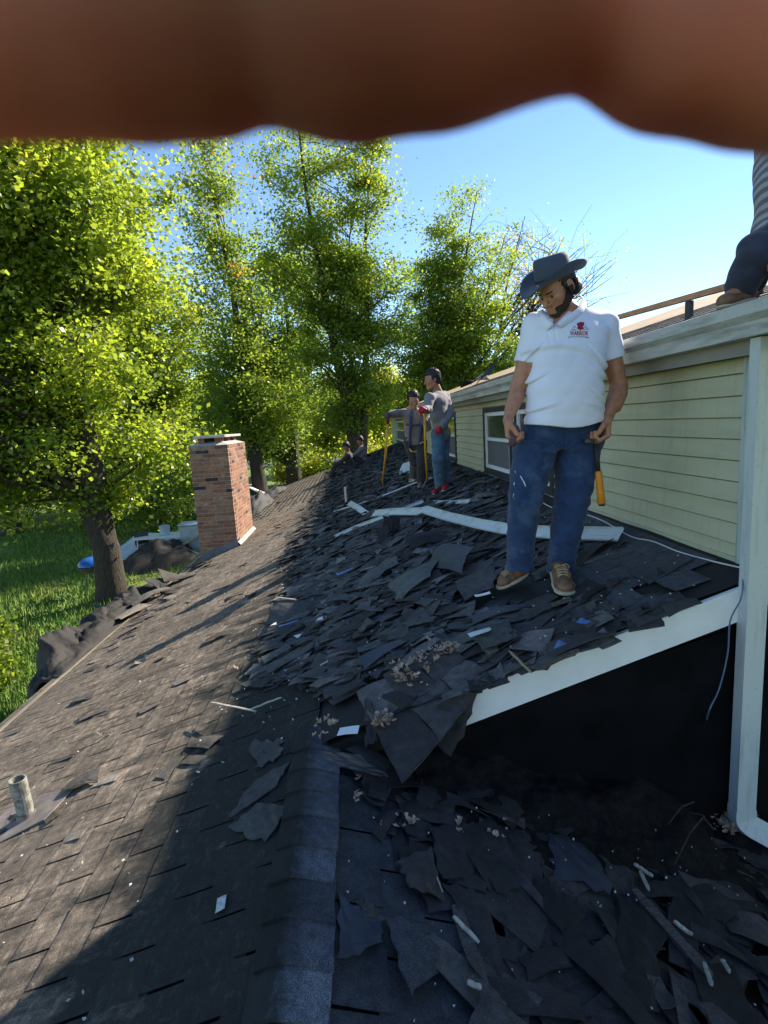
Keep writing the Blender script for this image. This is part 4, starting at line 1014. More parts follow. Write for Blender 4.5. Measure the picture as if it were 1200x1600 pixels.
def hand_prims(s, W, d, n, side, curl=(70, 85, 50), sc=1.0, thumb_close=0.8, spread=0.0):
    """W wrist, d hand direction, n palm-facing normal, side: +1/-1 where the thumb is along cross(d,n)"""
    d = Vector(d).normalized(); n = Vector(n); n = (n-d*n.dot(d)).normalized(); x = d.cross(n)*side; W = Vector(W)
    kn = []
    for i, off in enumerate((.030, .010, -.010, -.029)):
        K = W+(d*(.086-(.004 if i == 0 else 0)-(.010 if i == 3 else 0)-.001*i)+x*off-n*.002)*sc; kn.append(K)
        s.cap(W+(x*off*0.55+d*.010)*sc, K, .0155*sc, .0125*sc, k=.014*sc, n=n, q=.95)
    lens = ((.044, .026, .021), (.048, .030, .022), (.045, .028, .021), (.035, .021, .019)); tips = []
    for i in range(4):
        p = kn[i]; a = 0; r = (.0098, .0100, .0096, .0086)[i]
        for j in range(3):
            a += R_(curl[j]+(i*3 if j == 0 else 0)); v = d*math.cos(a)+n*math.sin(a)+x*(spread*(1.5-i)*0.2)
            e = p+v.normalized()*lens[i][j]*sc
            s.cap(p, e, r*sc*(1-.08*j), r*sc*(.92-.08*j), k=.0035*sc); p = e
        tips.append(p)
    t0 = W+(d*.018+x*.026+n*.008)*sc; t1 = t0+(d*.032+x*.016+n*.020)*sc
    t2 = t1+(d*.030-x*.004*thumb_close+n*.016)*sc; t3 = t2+(d*.016-x*.022*thumb_close+n*.010)*sc
    s.cap(t0, t1, .0155*sc, .0125*sc, k=.014*sc); s.cap(t1, t2, .0118*sc, .0108*sc, k=.004*sc); s.cap(t2, t3, .0108*sc, .0088*sc, k=.003*sc)
    return kn, tips
def to_parent(o, parent):
    o.parent = parent; o.matrix_parent_inverse = Matrix.Translation(parent.location).inverted(); return o

# ================================================================== the man in the white polo shirt
def main_man():
    P = lambda px, py, y=3.0: np.array(atY(px, py, y)[:])
    base = onL(842, 918)
    t = thing('person', 'man in white polo, blue jeans and slate brimmed hat looking down beside the yellow siding', 'person', base)
    hc = P(870, 450, 2.95); fwd = Vector((-.78, -.38, -.60)); R = frame3(fwd, (-.10, -.1, 1)); SC = 1.06
    def loft_rows(rows, y, dep): return [((P((a+b)/2, py, yy)), (P(b, py, yy)-P(a, py, yy))[0]/2, dd) for (py, a, b, yy, dd) in rows]
    neck0 = hc+np.array([0.02, 0.05, -.05]); neck1 = P(889, 490, 3.04)
    shR, shL = P(836, 508, 3.03), P(946, 508, 3.03)
    elR, elL = P(809, 606, 3.05), P(967, 603, 3.05)
    wrR, wrL = P(793, 657, 2.96), P(948, 655, 2.92)
    body = Sdf(); L = head_prims(body, hc, R, SC)
    body.cap(neck0, neck1, .058, .064, k=.02)
    torso = loft_rows([(484, 862, 918, 3.05, .06), (497, 838, 940, 3.04, .085), (520, 828, 944, 3.02, .105), (560, 826, 941, 3.01, .115), (600, 828, 940, 3.0, .125), (640, 830, 934, 3.01, .125), (668, 826, 934, 3.02, .12), (700, 820, 926, 3.02, .115)], 0, 0)
    body.loft(torso, k=.03)
    body.cap(shR, elR, .050, .040, k=.03); body.cap(elR, wrR, .041, .0255, k=.012); body.cap(P(807, 622, 3.03), P(799, 640, 3.0), .040, .033, k=.02)
    body.cap(shL, elL, .054, .046, k=.03); body.cap(elL, wrL, .046, .030, k=.012); body.cap(P(967, 615, 3.02), P(961, 635, 2.98), .046, .037, k=.02)
    legL_rows = [(700, 806, 864, 3.02, .105), (735, 802, 856, 3.01, .098), (780, 800, 840, 2.99, .080), (810, 799, 835, 3.0, .073), (850, 796, 832, 3.03, .062), (888, 798, 826, 3.05, .05)]
    legR_rows = [(700, 868, 932, 3.02, .105), (735, 873, 925, 3.01, .098), (780, 871, 915, 2.98, .080), (810, 866, 906, 2.98, .073), (850, 862, 900, 2.98, .062), (888, 862, 890, 2.99, .05)]
    body.loft(loft_rows(legL_rows, 0, 0), k=.04); body.loft(loft_rows(legR_rows, 0, 0), k=.04)
    # his right hand (image left) round a dark object, his left hand round the hatchet
    hand_prims(body, wrR+np.array([0, 0, .006]), (0.05, -.10, -1), (.75, -.35, .1), 1, curl=(52, 66, 48), sc=1.12, thumb_close=.6)
    hand_prims(body, wrL+np.array([0, 0, .004]), (-.20, -.22, -.95), (-.65, .05, .05), -1, curl=(50, 72, 50), sc=1.22, thumb_close=1.0)
    body.mesh('body', .0042, M['skin'], t)
    eyes(L, t, SC)
    # beard, brows, hair
    bd = Sdf(); L2 = head_prims(bd, hc, R, SC)
    def loc(X, Y, Z):
        d0, d1, d2 = X-hc[0], Y-hc[1], Z-hc[2]
        return [(d0*R[i][0]+d1*R[i][1]+d2*R[i][2])/SC for i in range(3)]
    def beard(v, X, Y, Z):
        x, y, z = loc(X, Y, Z)
        g = (v-0.0010-0.0012*np.sin(X*900)*np.sin(Z*800))
        low = z+0.058-1.25*np.maximum(0, .058-y)
        m = np.maximum(np.maximum(low, -(y+.012)), z-.0)
        mouth = np.maximum(.026-np.abs(x), -(z+.083)); m = np.maximum(m, np.minimum(.024-np.abs(x), z+.086))
        return np.maximum(g, m*SC)
    M['beard'] = simple('dark_stubble', (0.035, 0.022, 0.017), 0.9, 0.5, 120, bmp=.6, bscale=300, bdist=.002)
    bd.mesh('beard', .0032, M['beard'], t, mod=beard)
    bw = Sdf()
    for q in (-1, 1): bw.cap(L(q*.016, .0985, .020), L(q*.044, .083, .021), .0045, .0035, k=.004)
    bw.mesh('eyebrows', .003, M['hair'], t)
    hr = Sdf(); hr.ell(L(0, -.020, .030), np.array([.083, .094, .090])*SC, R, k=.01); hr.cap(L(-.05, -.07, -.045), L(.05, -.07, -.045), .030, k=.04)
    for q in (-1, 1): hr.cap(L(q*.076, .018, .01), L(q*.072, .020, -.035), .010, .006, k=.01); hr.cap(L(q*.07, -.045, .0), L(q*.062, -.045, -.055), .022, .018, k=.02)
    def hm(v, X, Y, Z):
        x, y, z = loc(X, Y, Z); f = np.maximum(y-.030-.3*(z), -(z+.085)); ear = .030-np.sqrt((y+.006)**2+(z+.006)**2)
        return np.maximum(np.maximum(v+.003*np.sin(X*350)*np.sin(Y*330+Z*120), f*SC), np.where(np.abs(x) > .06, ear, -1))
    hr.mesh('hair', .0045, M['hair'], t, mod=hm)
    # polo shirt
    sh = Sdf(); rows = loft_rows([(486, 858, 922, 3.05, .075), (498, 836, 942, 3.045, .100), (518, 824, 947, 3.02, .132), (540, 824, 943, 3.0, .135), (575, 825, 941, 2.99, .136), (600, 826, 939, 2.98, .145), (630, 826, 938, 2.975, .150), (655, 822, 939, 2.98, .150), (680, 817, 940, 2.985, .148)], 0, 0)
    sh.loft(rows, k=.03, p=2.35)
    for s_, e_, a_, b_ in ((shR, elR, .060, .056), (shL, elL, .064, .063)):
        sh.cap(neck1+np.array([0, 0, -.045]), s_, .056, .056, k=.04); sh.cap(s_, s_+(e_-s_)*.62, a_, b_, k=.03)
    hem = P(880, 668, 2.85)[2]
    cutR = shR+(elR-shR)*.60; dR = (elR-shR)/np.linalg.norm(elR-shR); cutL = shL+(elL-shL)*.54; dL = (elL-shL)/np.linalg.norm(elL-shL)
    vn = P(868, 508, 2.88); vt = P(884, 480, 2.94)
    def shirt_mod(v, X, Y, Z):
        # cloth folds: a big drape line under the chest, pulls at the armpits, creases at the waist
        zb = P(880, 548, 2.9)[2]
        v = v-fold(X, Y, Z, .0022, [(14, 8, 30, 1), (-22, 5, 22, .8), (9, 0, 48, .5)], 3)
        arc = Z-(zb+0.03-0.9*(X-P(862, 548, 2.9)[0])**2-.12*np.maximum(0, X-P(880, 548, 2.9)[0]))
        v = v-.0075*np.exp(-(arc/.016)**2)*(Y < 3.0)+.0060*np.exp(-((arc+.028)/.018)**2)*(Y < 3.0)
        for (qx, qy, sl_, w_) in ((932, 560, -1.1, .012), (936, 590, -.5, .012), (832, 560, 1.2, .011), (834, 600, .6, .012), (926, 640, -.35, .010), (838, 645, .3, .010), (930, 620, -.8, .010)):
            c = P(qx, qy, 2.9); dl = (Z-c[2])-sl_*(X-c[0]); fall = np.exp(-((X-c[0])/.075)**2-((Z-c[2])/.09)**2)
            v = v+.0075*np.exp(-(dl/w_)**2)*fall-.006*np.exp(-((dl-.02)/w_)**2)*fall
        # placket groove
        pl = X-(P(862, 530, 2.9)[0]); 
        g = np.exp(-((np.abs(pl)-.016)/.004)**2)*(Z > P(862, 538, 2.9)[2])*(Y < 3.0); v = v+.0035*g
        # hem with gentle sag, sleeve ends
        hz = hem+.02*((X-P(880, 660)[0])/.2)**2*1.1+.004*np.sin(X*22)
        torso_reg = (X > P(822, 600)[0]-.02) & (X < P(950, 600)[0]+.03)
        v = np.maximum(v, hz-Z)
        sR = (X-cutR[0])*dR[0]+(Y-cutR[1])*dR[1]+(Z-cutR[2])*dR[2]; sL = (X-cutL[0])*dL[0]+(Y-cutL[1])*dL[1]+(Z-cutL[2])*dL[2]
        aR = np.sqrt((X-cutR[0])**2+(Y-cutR[1])**2+(Z-cutR[2])**2) < .105; aL = np.sqrt((X-cutL[0])**2+(Y-cutL[1])**2+(Z-cutL[2])**2) < .115
        aR = aR & (X < cutR[0]+.062-.1*(cutR[2]-Z)); aL = aL & (X > cutL[0]-.066)
        v = np.where(aR, np.maximum(v, sR), v); v = np.where(aL, np.maximum(v, sL), v)
        # neck opening and V
        nb = np.sqrt((X-neck1[0]+.004)**2+(Y-neck1[1]+.012)**2); v = np.maximum(v, np.where(Z > neck1[2]-.03, .068-nb, -1))
        tt = np.clip((Z-vn[2])/(vt[2]-vn[2]), 0, 1.3); cx_ = vn[0]+(vt[0]-vn[0])*tt; wv = .003+.036*tt
        v = np.maximum(v, np.where((Y < 3.0) & (Z > vn[2]), (wv-np.abs(X-cx_)), -1)*1.0)
        return v
    shirt = sh.mesh('polo_shirt', .0046, M['polo'], t, mod=shirt_mod)
    # print on the left chest
    dg = bpy.context.evaluated_depsgraph_get(); bvh = BVHTree.FromObject(shirt, dg) if False else None
    me = shirt.data; bvh = BVHTree.FromPolygons([v.co.copy() for v in me.vertices], [tuple(p.vertices) for p in me.polygons])
    def onshirt(px, py, lift=.0015):
        d_ = Vector(wray(px, py)).normalized(); h = bvh.ray_cast(Vector(CAM), d_)
        return h[0]-d_*lift if h[0] is not None else Vector(P(px, py, 2.88))
    # collar: two folded leaves lying on the shirt
    def leaf(top, low):
        n = 10; mb = MB(); V = []
        def samp(L_, u):
            u = u*(len(L_)-1); k_ = min(int(u), len(L_)-2); f_ = u-k_; return [L_[k_][q]*(1-f_)+L_[k_+1][q]*f_ for q in range(3)]
        for i in range(n+1):
            a = samp(top, i/n); b_ = samp(low, i/n); a = Vector(P(*a)); bq = Vector(P(*b_)); h_ = onshirt(b_[0], b_[1], .004)
            if (h_-bq).length < .09: bq = h_
            m_ = (a+bq)/2+Vector((0, -.003, .002)); o_ = (bq-a).cross(Vector((1, 0, 0))).normalized()*.0
            V += [a, m_, bq, bq+Vector((0, .005, 0)), a+Vector((0, .006, 0))]
        F = [(i*5+k_, i*5+(k_+1) % 5, (i+1)*5+(k_+1) % 5, (i+1)*5+k_) for i in range(n) for k_ in range(5)]+[(0, 1, 2, 3, 4), tuple(n*5+k_ for k_ in range(5))]
        mb.add([tuple(v) for v in V], F); o = mb.build('collar', M['polo'], None, smooth=True); to_parent(o, t)
    leaf([(905, 460, 3.10), (911, 468, 3.03), (902, 482, 2.94), (885, 496, 2.89), (871, 506, 2.87)], [(911, 464, 3.12), (918, 474, 3.04), (911, 489, 2.95), (895, 502, 2.89), (878, 513, 2.87)])
    leaf([(856, 476, 3.08), (848, 482, 3.02), (851, 490, 2.93), (858, 499, 2.89), (866, 507, 2.87)], [(848, 482, 3.10), (838, 488, 3.04), (839, 500, 2.93), (845, 511, 2.89), (856, 517, 2.87)])
    def printed(name, polys, mat, lift=.0015):
        mb = MB()
        for pl in polys:
            mb.add([onshirt(x, y, lift) for x, y in pl], [tuple(range(len(pl)))])
        o = mb.build(name, mat, None); to_parent(o, t)
    def text(body_, px, py, w_px, h_px, mat, name, font_scale=1.0, shear=0.0):
        cu_ = bpy.data.curves.new(name, 'FONT'); cu_.body = body_; cu_.size = 1; cu_.offset = 0.02; cu_.resolution_u = 2
        ob = bpy.data.objects.new(name, cu_); COL.objects.link(ob); dgx = bpy.context.evaluated_depsgraph_get(); dgx.update()
        m = bpy.data.meshes.new_from_object(ob.evaluated_get(dgx)); bpy.data.objects.remove(ob)
        co = np.array([v.co[:] for v in m.vertices]); lo = co.min(0); hi = co.max(0)
        for v in m.vertices:
            u = (v.co.x-lo[0])/(hi[0]-lo[0]); q = (v.co.y-lo[1])/(hi[1]-lo[1]); p = onshirt(px+u*w_px, py-q*h_px, .0018)
            v.co = p
        m.materials.clear(); m.materials.append(mat); o = bpy.data.objects.new(name, m); COL.objects.link(o); to_parent(o, t)
    text('WARRIOR', 890.5, 524.3, 28.5, 7.4, M['logo_red'], 'shirt_lettering')
    text('CONSTRUCTION SERVICES LLC', 888, 527.0, 32.0, 1.5, M['logo_blue'], 'shirt_small_lettering')
    ln = lambda x0, y0, x1, y1, w_=.45: [(x0, y0-w_), (x1, y1-w_), (x1, y1+w_), (x0, y0+w_)]
    printed('shirt_lines', [ln(892, 515.4, 901, 515.2), ln(910, 514.6, 920, 514.2), ln(894, 513.2, 897.5, 509.5), ln(897.5, 509.5, 901, 512), ln(912, 511.5, 915.5, 508.6), ln(915.5, 508.6, 919, 512.5),
                            ln(896.5, 512.5, 898, 512.5, .6), ln(914.6, 511.6, 916.2, 511.6, .6), ln(888, 528.0, 920, 527.8, .35)], M['logo_blue'])
    em = [(901.3, 505.2), (907.5, 502.6), (913.2, 503.8), (912.6, 507), (912, 513.5), (909.8, 515.0), (908.6, 514.0), (907.4, 517.6), (906.0, 514.2), (904.6, 515.8), (903, 513.5), (901.6, 513.8)]
    ec = (907, 509); tri = []
    for q in range(len(em)):
        a_, b_ = em[q], em[(q+1) % len(em)]; ma = ((a_[0]+ec[0])/2, (a_[1]+ec[1])/2); mb_ = ((b_[0]+ec[0])/2, (b_[1]+ec[1])/2); tri += [[ec, ma, mb_], [ma, a_, b_, mb_]]
    printed('shirt_emblem', tri, M['logo_red'], .0028)
    # jeans
    jn = Sdf()
    jl = [(690, 808, 868, 3.02, .125), (705, 806, 866.5, 3.01, .122), (735, 800, 859, 3.0, .112), (780, 797, 845, 2.98, .096), (810, 795.5, 838, 2.99, .090), (850, 794, 833, 3.02, .080), (880, 793, 831, 3.04, .078), (900, 792, 831, 3.04, .080)]
    jr = [(690, 867, 937, 3.02, .125), (705, 868, 934, 3.01, .122), (735, 871, 928, 3.0, .112), (780, 869, 919, 2.97, .096), (810, 865, 911, 2.97, .090), (850, 861, 902, 2.97, .080), (880, 857, 896, 2.98, .078), (900, 856, 896, 2.98, .080)]
    jn.loft(loft_rows(jl, 0, 0), k=.012); jn.loft(loft_rows(jr, 0, 0), k=.012)
    jn.loft(loft_rows([(655, 819, 938, 3.02, .125), (675, 815, 939, 3.02, .132), (700, 808, 936, 3.02, .130)], 0, 0), k=.03)
    cz1 = P(812, 888, 3.04)[2]; cz2 = P(877, 893, 2.98)[2]; knz = P(830, 790, 3)[2]; anz = P(820, 885, 3)[2]; crz = P(867, 705, 3)[2]; crx = P(867, 705, 3)[0]; mx = P(850, 860, 3)[0]
    def jean_mod(v, X, Y, Z):
        v = v-fold(X, Y, Z, .0028, [(16, 6, 34, 1), (-20, 9, 26, .8), (5, 3, 60, .5)], 9)
        st = np.exp(-((Z-anz-.06)/.085)**2); v = v+.002*st-.0042*st*np.sin(Z*150+X*40+2.2*np.sin(X*25+Z*20))       # stacking over the boots
        kn = np.exp(-((Z-knz)/.09)**2); v = v-.005*kn*np.sin(Z*70+X*55)
        r = np.sqrt((X-crx)**2+(Z-crz)**2); wr = np.exp(-((r-.11)/.09)**2)*(Z < crz+.06); ang = np.arctan2(Z-crz, X-crx); v = v-.0045*wr*np.sin(ang*13)
        fly = np.exp(-((X-crx-.012+.0*Z)/.003)**2)*(Z > crz)*(Y < 3); v = v+.004*fly
        pk = np.abs((Z-crz-.085)-1.0*(np.abs(X-crx)-.13)); v = v+.0022*np.exp(-(pk/.004)**2)*(np.abs(X-crx) > .08)*(Z > crz+.02)*(Y < 3)
        hz_ = np.where(X < mx, cz1, cz2)+.006*np.sin(X*60)
        return np.maximum(v, hz_-Z)
    jean = jn.mesh('jeans', .0048, M['denim'], t, mod=jean_mod)
    M['paint'] = simple('dried_paint', (0.55, 0.60, 0.65), 0.7, 0.2, 50)
    me = jean.data; bvh = BVHTree.FromPolygons([v.co.copy() for v in me.vertices], [tuple(p.vertices) for p in me.polygons])
    printed('paint_smears', [[(812, 743), (814, 744), (821, 756), (820, 758), (817, 752)], [(818, 753), (821, 757), (822, 761), (820, 759)], [(804, 735), (806, 737), (805, 740)], [(802, 757), (804, 752), (804, 762)], [(801, 776), (803, 770), (804, 780)]], M['paint'], .001)
    # belt-line seams: orange stitching along the fly
    # boots
    def boot(ank, toe, heel, label):
        a, to, he = np.array(ank), np.array(toe), np.array(heel)
        d = to-he; d /= np.linalg.norm(d); Ln = np.linalg.norm(to-he); side = np.cross(d, [0, 0, 1]); side /= np.linalg.norm(side)
        upn = np.cross(side, d)
        b = Sdf()
        b.cap(he+upn*.045+d*.035, a+np.array([0, 0, .05]), .040, .044, k=.03); b.cap(he+upn*.045+d*.03, he+upn*.035+d*(Ln*.55), .040, .042, k=.03)
        b.cap(he+upn*.048+d*(Ln*.40), to-d*.055+upn*.032, .040, .036, k=.03, n=upn, q=.95); b.cap(to-d*.085+upn*.03+side*.012, to-d*.050+upn*.030-side*.008, .042, .042, k=.02, n=upn, q=.78)
        top = (a+np.array([0, 0, .06]))[2]
        def bm_(v, X, Y, Z):
            up_ = (X-he[0])*upn[0]+(Y-he[1])*upn[1]+(Z-he[2])*upn[2]; al = (X-he[0])*d[0]+(Y-he[1])*d[1]+(Z-he[2])*d[2]; sd_ = (X-he[0])*side[0]+(Y-he[1])*side[1]+(Z-he[2])*side[2]
            v = np.maximum(v, .016-up_)
            # moccasin seam
            g = np.abs(np.sqrt(((al-Ln*.66)/.085)**2+(sd_/.034)**2)-1)*.03; v = v+.0035*np.exp(-(g/.004)**2)*(up_ > .04)*(al > Ln*.5)
            v = v-.0018*np.sin(al*150)*np.exp(-((al-Ln*.5)/.05)**2)
            return v
        bo = b.mesh('boot', .0042, M['boot'], t, mod=bm_)
        so_ = Sdf(); so_.cap(he+d*.042+upn*.012, to-d*.115+upn*.012, .043, .046, k=.01, n=upn, q=.30); so_.cap(to-d*.115+upn*.012, to-d*.048+upn*.012, .046, .0475, k=.01, n=upn, q=.30)
        def sm_(v, X, Y, Z):
            up_ = (X-he[0])*upn[0]+(Y-he[1])*upn[1]+(Z-he[2])*upn[2]; return np.maximum(v-.002, np.maximum(up_-.022, -up_))
        s2_ = so_.inflate(.006).mesh('sole', .004, M['sole'], bo, mod=sm_); s2_.matrix_parent_inverse = Matrix.Identity(4); s2_.matrix_parent_inverse = (bo.matrix_parent_inverse.copy() if False else Matrix.Identity(4))
        mbv = bo.data; bv = BVHTree.FromPolygons([v.co.copy() for v in mbv.vertices], [tuple(p.vertices) for p in mbv.polygons])
        lm = MB()
        for i in range(5):
            al = Ln*(.40+.065*i); 
            for s0 in (-1, 1):
                pts = []
                for q in range(6):
                    w_ = (-.030+.060*q/5)*s0; pos = Vector(he+d*(al+.010*q/5)+side*w_+upn*.22); h_ = bv.ray_cast(pos, Vector(-upn))
                    if h_[0] is not None: pts.append(h_[0]+Vector(upn)*.0025)
                if len(pts) > 2: lm.tube(pts, .0026, 5)
        # bow loops
        c = Vector(he+d*(Ln*.38)+upn*.10)
        h_ = bv.ray_cast(Vector(he+d*(Ln*.42)+upn*.25), Vector(-upn)); c = (h_[0] if h_[0] is not None else c)+Vector(upn)*.004
        for s0 in (-1, 1): lm.tube([c, c+Vector(side)*.022*s0+Vector(upn)*.010, c+Vector(side)*.040*s0-Vector(upn)*.002+Vector(d)*.01, c+Vector(side)*.03*s0-Vector(upn)*.012+Vector(d)*.02], .0024, 5)
        if lm.V: o = lm.build('laces', M['lace'], bo, smooth=True)
        return bo
    b1 = boot(P(815, 893, 3.04), onL(779, 921, .035), onL(824, 897, .055), '')
    b2 = boot(P(877, 897, 2.98), onL(885, 932, .030), onL(872, 893, .045), '')
    # hat
    hr_ = frame3(Vector((-.86, -.34, -.40)), (-.05, -.08, 1)); hco = np.array(L(0, -.012, .048))
    H = lambda x, y, z: tuple(hco+np.array([x, y, z])@hr_)
    V = []; n = 48
    prof = [(1.0, .0), (1.0, .012), (.985, .05), (.95, .088), (.88, .108), (.74, .116), (.52, .108), (.28, .098), (.0, .094)]
    for (rr, zz) in prof:
        for i in range(n):
            a = 2*math.pi*i/n; x = math.cos(a)*.087*rr; y = math.sin(a)*.104*rr
            pinch = .016*math.exp(-((math.sin(a)-.75)/.35)**2)*(zz/.11)**2*(rr > .3); x -= math.copysign(pinch*abs(math.cos(a)), x) if abs(x) > 1e-6 else 0
            zq = zz*(1+.09*math.sin(a))+(-.010*abs(math.cos(a)) if rr < .9 else 0)*0
            if rr < .8: zq -= .016*(1-rr)*(1-abs(math.sin(a))*.2)
            V.append(H(x, y, zq))
    F = []
    for j in range(len(prof)-1):
        for i in range(n): F.append((j*n+i, j*n+(i+1) % n, (j+1)*n+(i+1) % n, (j+1)*n+i))
    mb = MB(); mb.add(V, F); hat = mb.build('hat', M['hatfelt'], None, smooth=True); to_parent(hat, t)
    V = []; m = 9
    def brimp(a, u, th=0):
        x = math.cos(a)*(.086+(.074)*u); y = math.sin(a)*(.103+(.088 if math.sin(a) < 0 else .105)*u)
        z = .062*u**1.8*abs(math.cos(a))**1.6-.022*u*abs(math.sin(a))**2+.006*math.sin(3*a+1)*u
        x -= math.cos(a)*.022*u**2*abs(math.cos(a))
        return H(x, y, z-.002-th)
    for th in (0, .004):
        for j in range(m+1):
            for i in range(n): V.append(brimp(2*math.pi*i/n, j/m, th))
    F = []; q = (m+1)*n
    for j in range(m):
        for i in range(n):
            a, b = j*n+i, j*n+(i+1) % n; F.append((a, b, b+n, a+n)); F.append((q+a, q+a+n, q+b+n, q+b))
    for i in range(n):
        a, b = m*n+i, m*n+(i+1) % n; F.append((a, b, q+b, q+a)); a, b = i, (i+1) % n; F.append((a, q+a, q+b, b))
    mb = MB(); mb.add(V, F); br = mb.build('brim', M['hatfelt'], hat, smooth=True)
    bnd = MB(); 
    pts = [H(math.cos(2*math.pi*i/32)*.0885, math.sin(2*math.pi*i/32)*.1055, .014+.003*math.sin(2*math.pi*i/32)) for i in range(33)]
    bnd.tube(pts, .0045, 6, caps=False); bnd.build('hat_band', M['black'], hat, smooth=True)
    # what he holds
    g = thing('hatchet', 'roofing hatchet with long orange grip hanging from his left hand', 'hatchet', Vector(P(930, 690, 2.9)))
    fist = Vector(wrL)+Vector((-.42, -.30, -.85)).normalized()*.085+Vector((-.02, .02, .0))
    top = Vector(P(930, 693, 2.88)); mid = Vector(P(935, 736, 2.86)); bot = Vector(P(940, 788, 2.87))
    mb = MB(); mb.tube([top, Vector(P(933, 713, 2.87)), mid], [.011, .0115, .012], 10); o = mb.build('shaft', M['black'], None, smooth=True); to_parent(o, g)
    mb = MB(); mb.tube([mid, mid.lerp(bot, .06), mid.lerp(bot, .35), mid.lerp(bot, .7), mid.lerp(bot, .93), bot], [.014, .0185, .0195, .021, .023, .016], 12); o = mb.build('grip', M['orange'], None, smooth=True); to_parent(o, g)
    mb = MB(); mb.tube([bot+Vector((0, 0, .006)), bot-Vector((0, 0, .008))], [.020, .015], 12); o = mb.build('end_cap', M['black'], None, smooth=True); to_parent(o, g)
    mb = MB(); ht = Vector(P(922, 690, 2.85)); mb.tube([ht+Vector((-.035, -.012, .004)), ht+Vector((-.012, -.008, .002)), ht+Vector((.02, .0, -.002))], [.017, .016, .013], 10)
    o = mb.build('hammer_head', M['steel'], None, smooth=True); to_parent(o, g)
    h = thing('work_glove', 'crumpled dark maroon glove held in his right hand', 'glove', Vector(P(803, 680, 2.93)))
    s_ = Sdf(); s_.cap(P(803, 668, 2.93), P(802, 690, 2.91), .024, .022, k=.02); s_.cap(P(808, 674, 2.92), P(809, 684, 2.92), .018, .014, k=.01); s_.ball(P(799, 694, 2.91), .016, k=.01)
    M['maroon'] = simple('maroon_leather', (0.10, 0.045, 0.05), 0.7, 0.3, 40, bmp=0.4)
    s_.mesh('glove_body', .004, M['maroon'], h, mod=lambda v, X, Y, Z: v+.003*np.sin(X*180+Z*90)*np.sin(Z*150))
main_man()

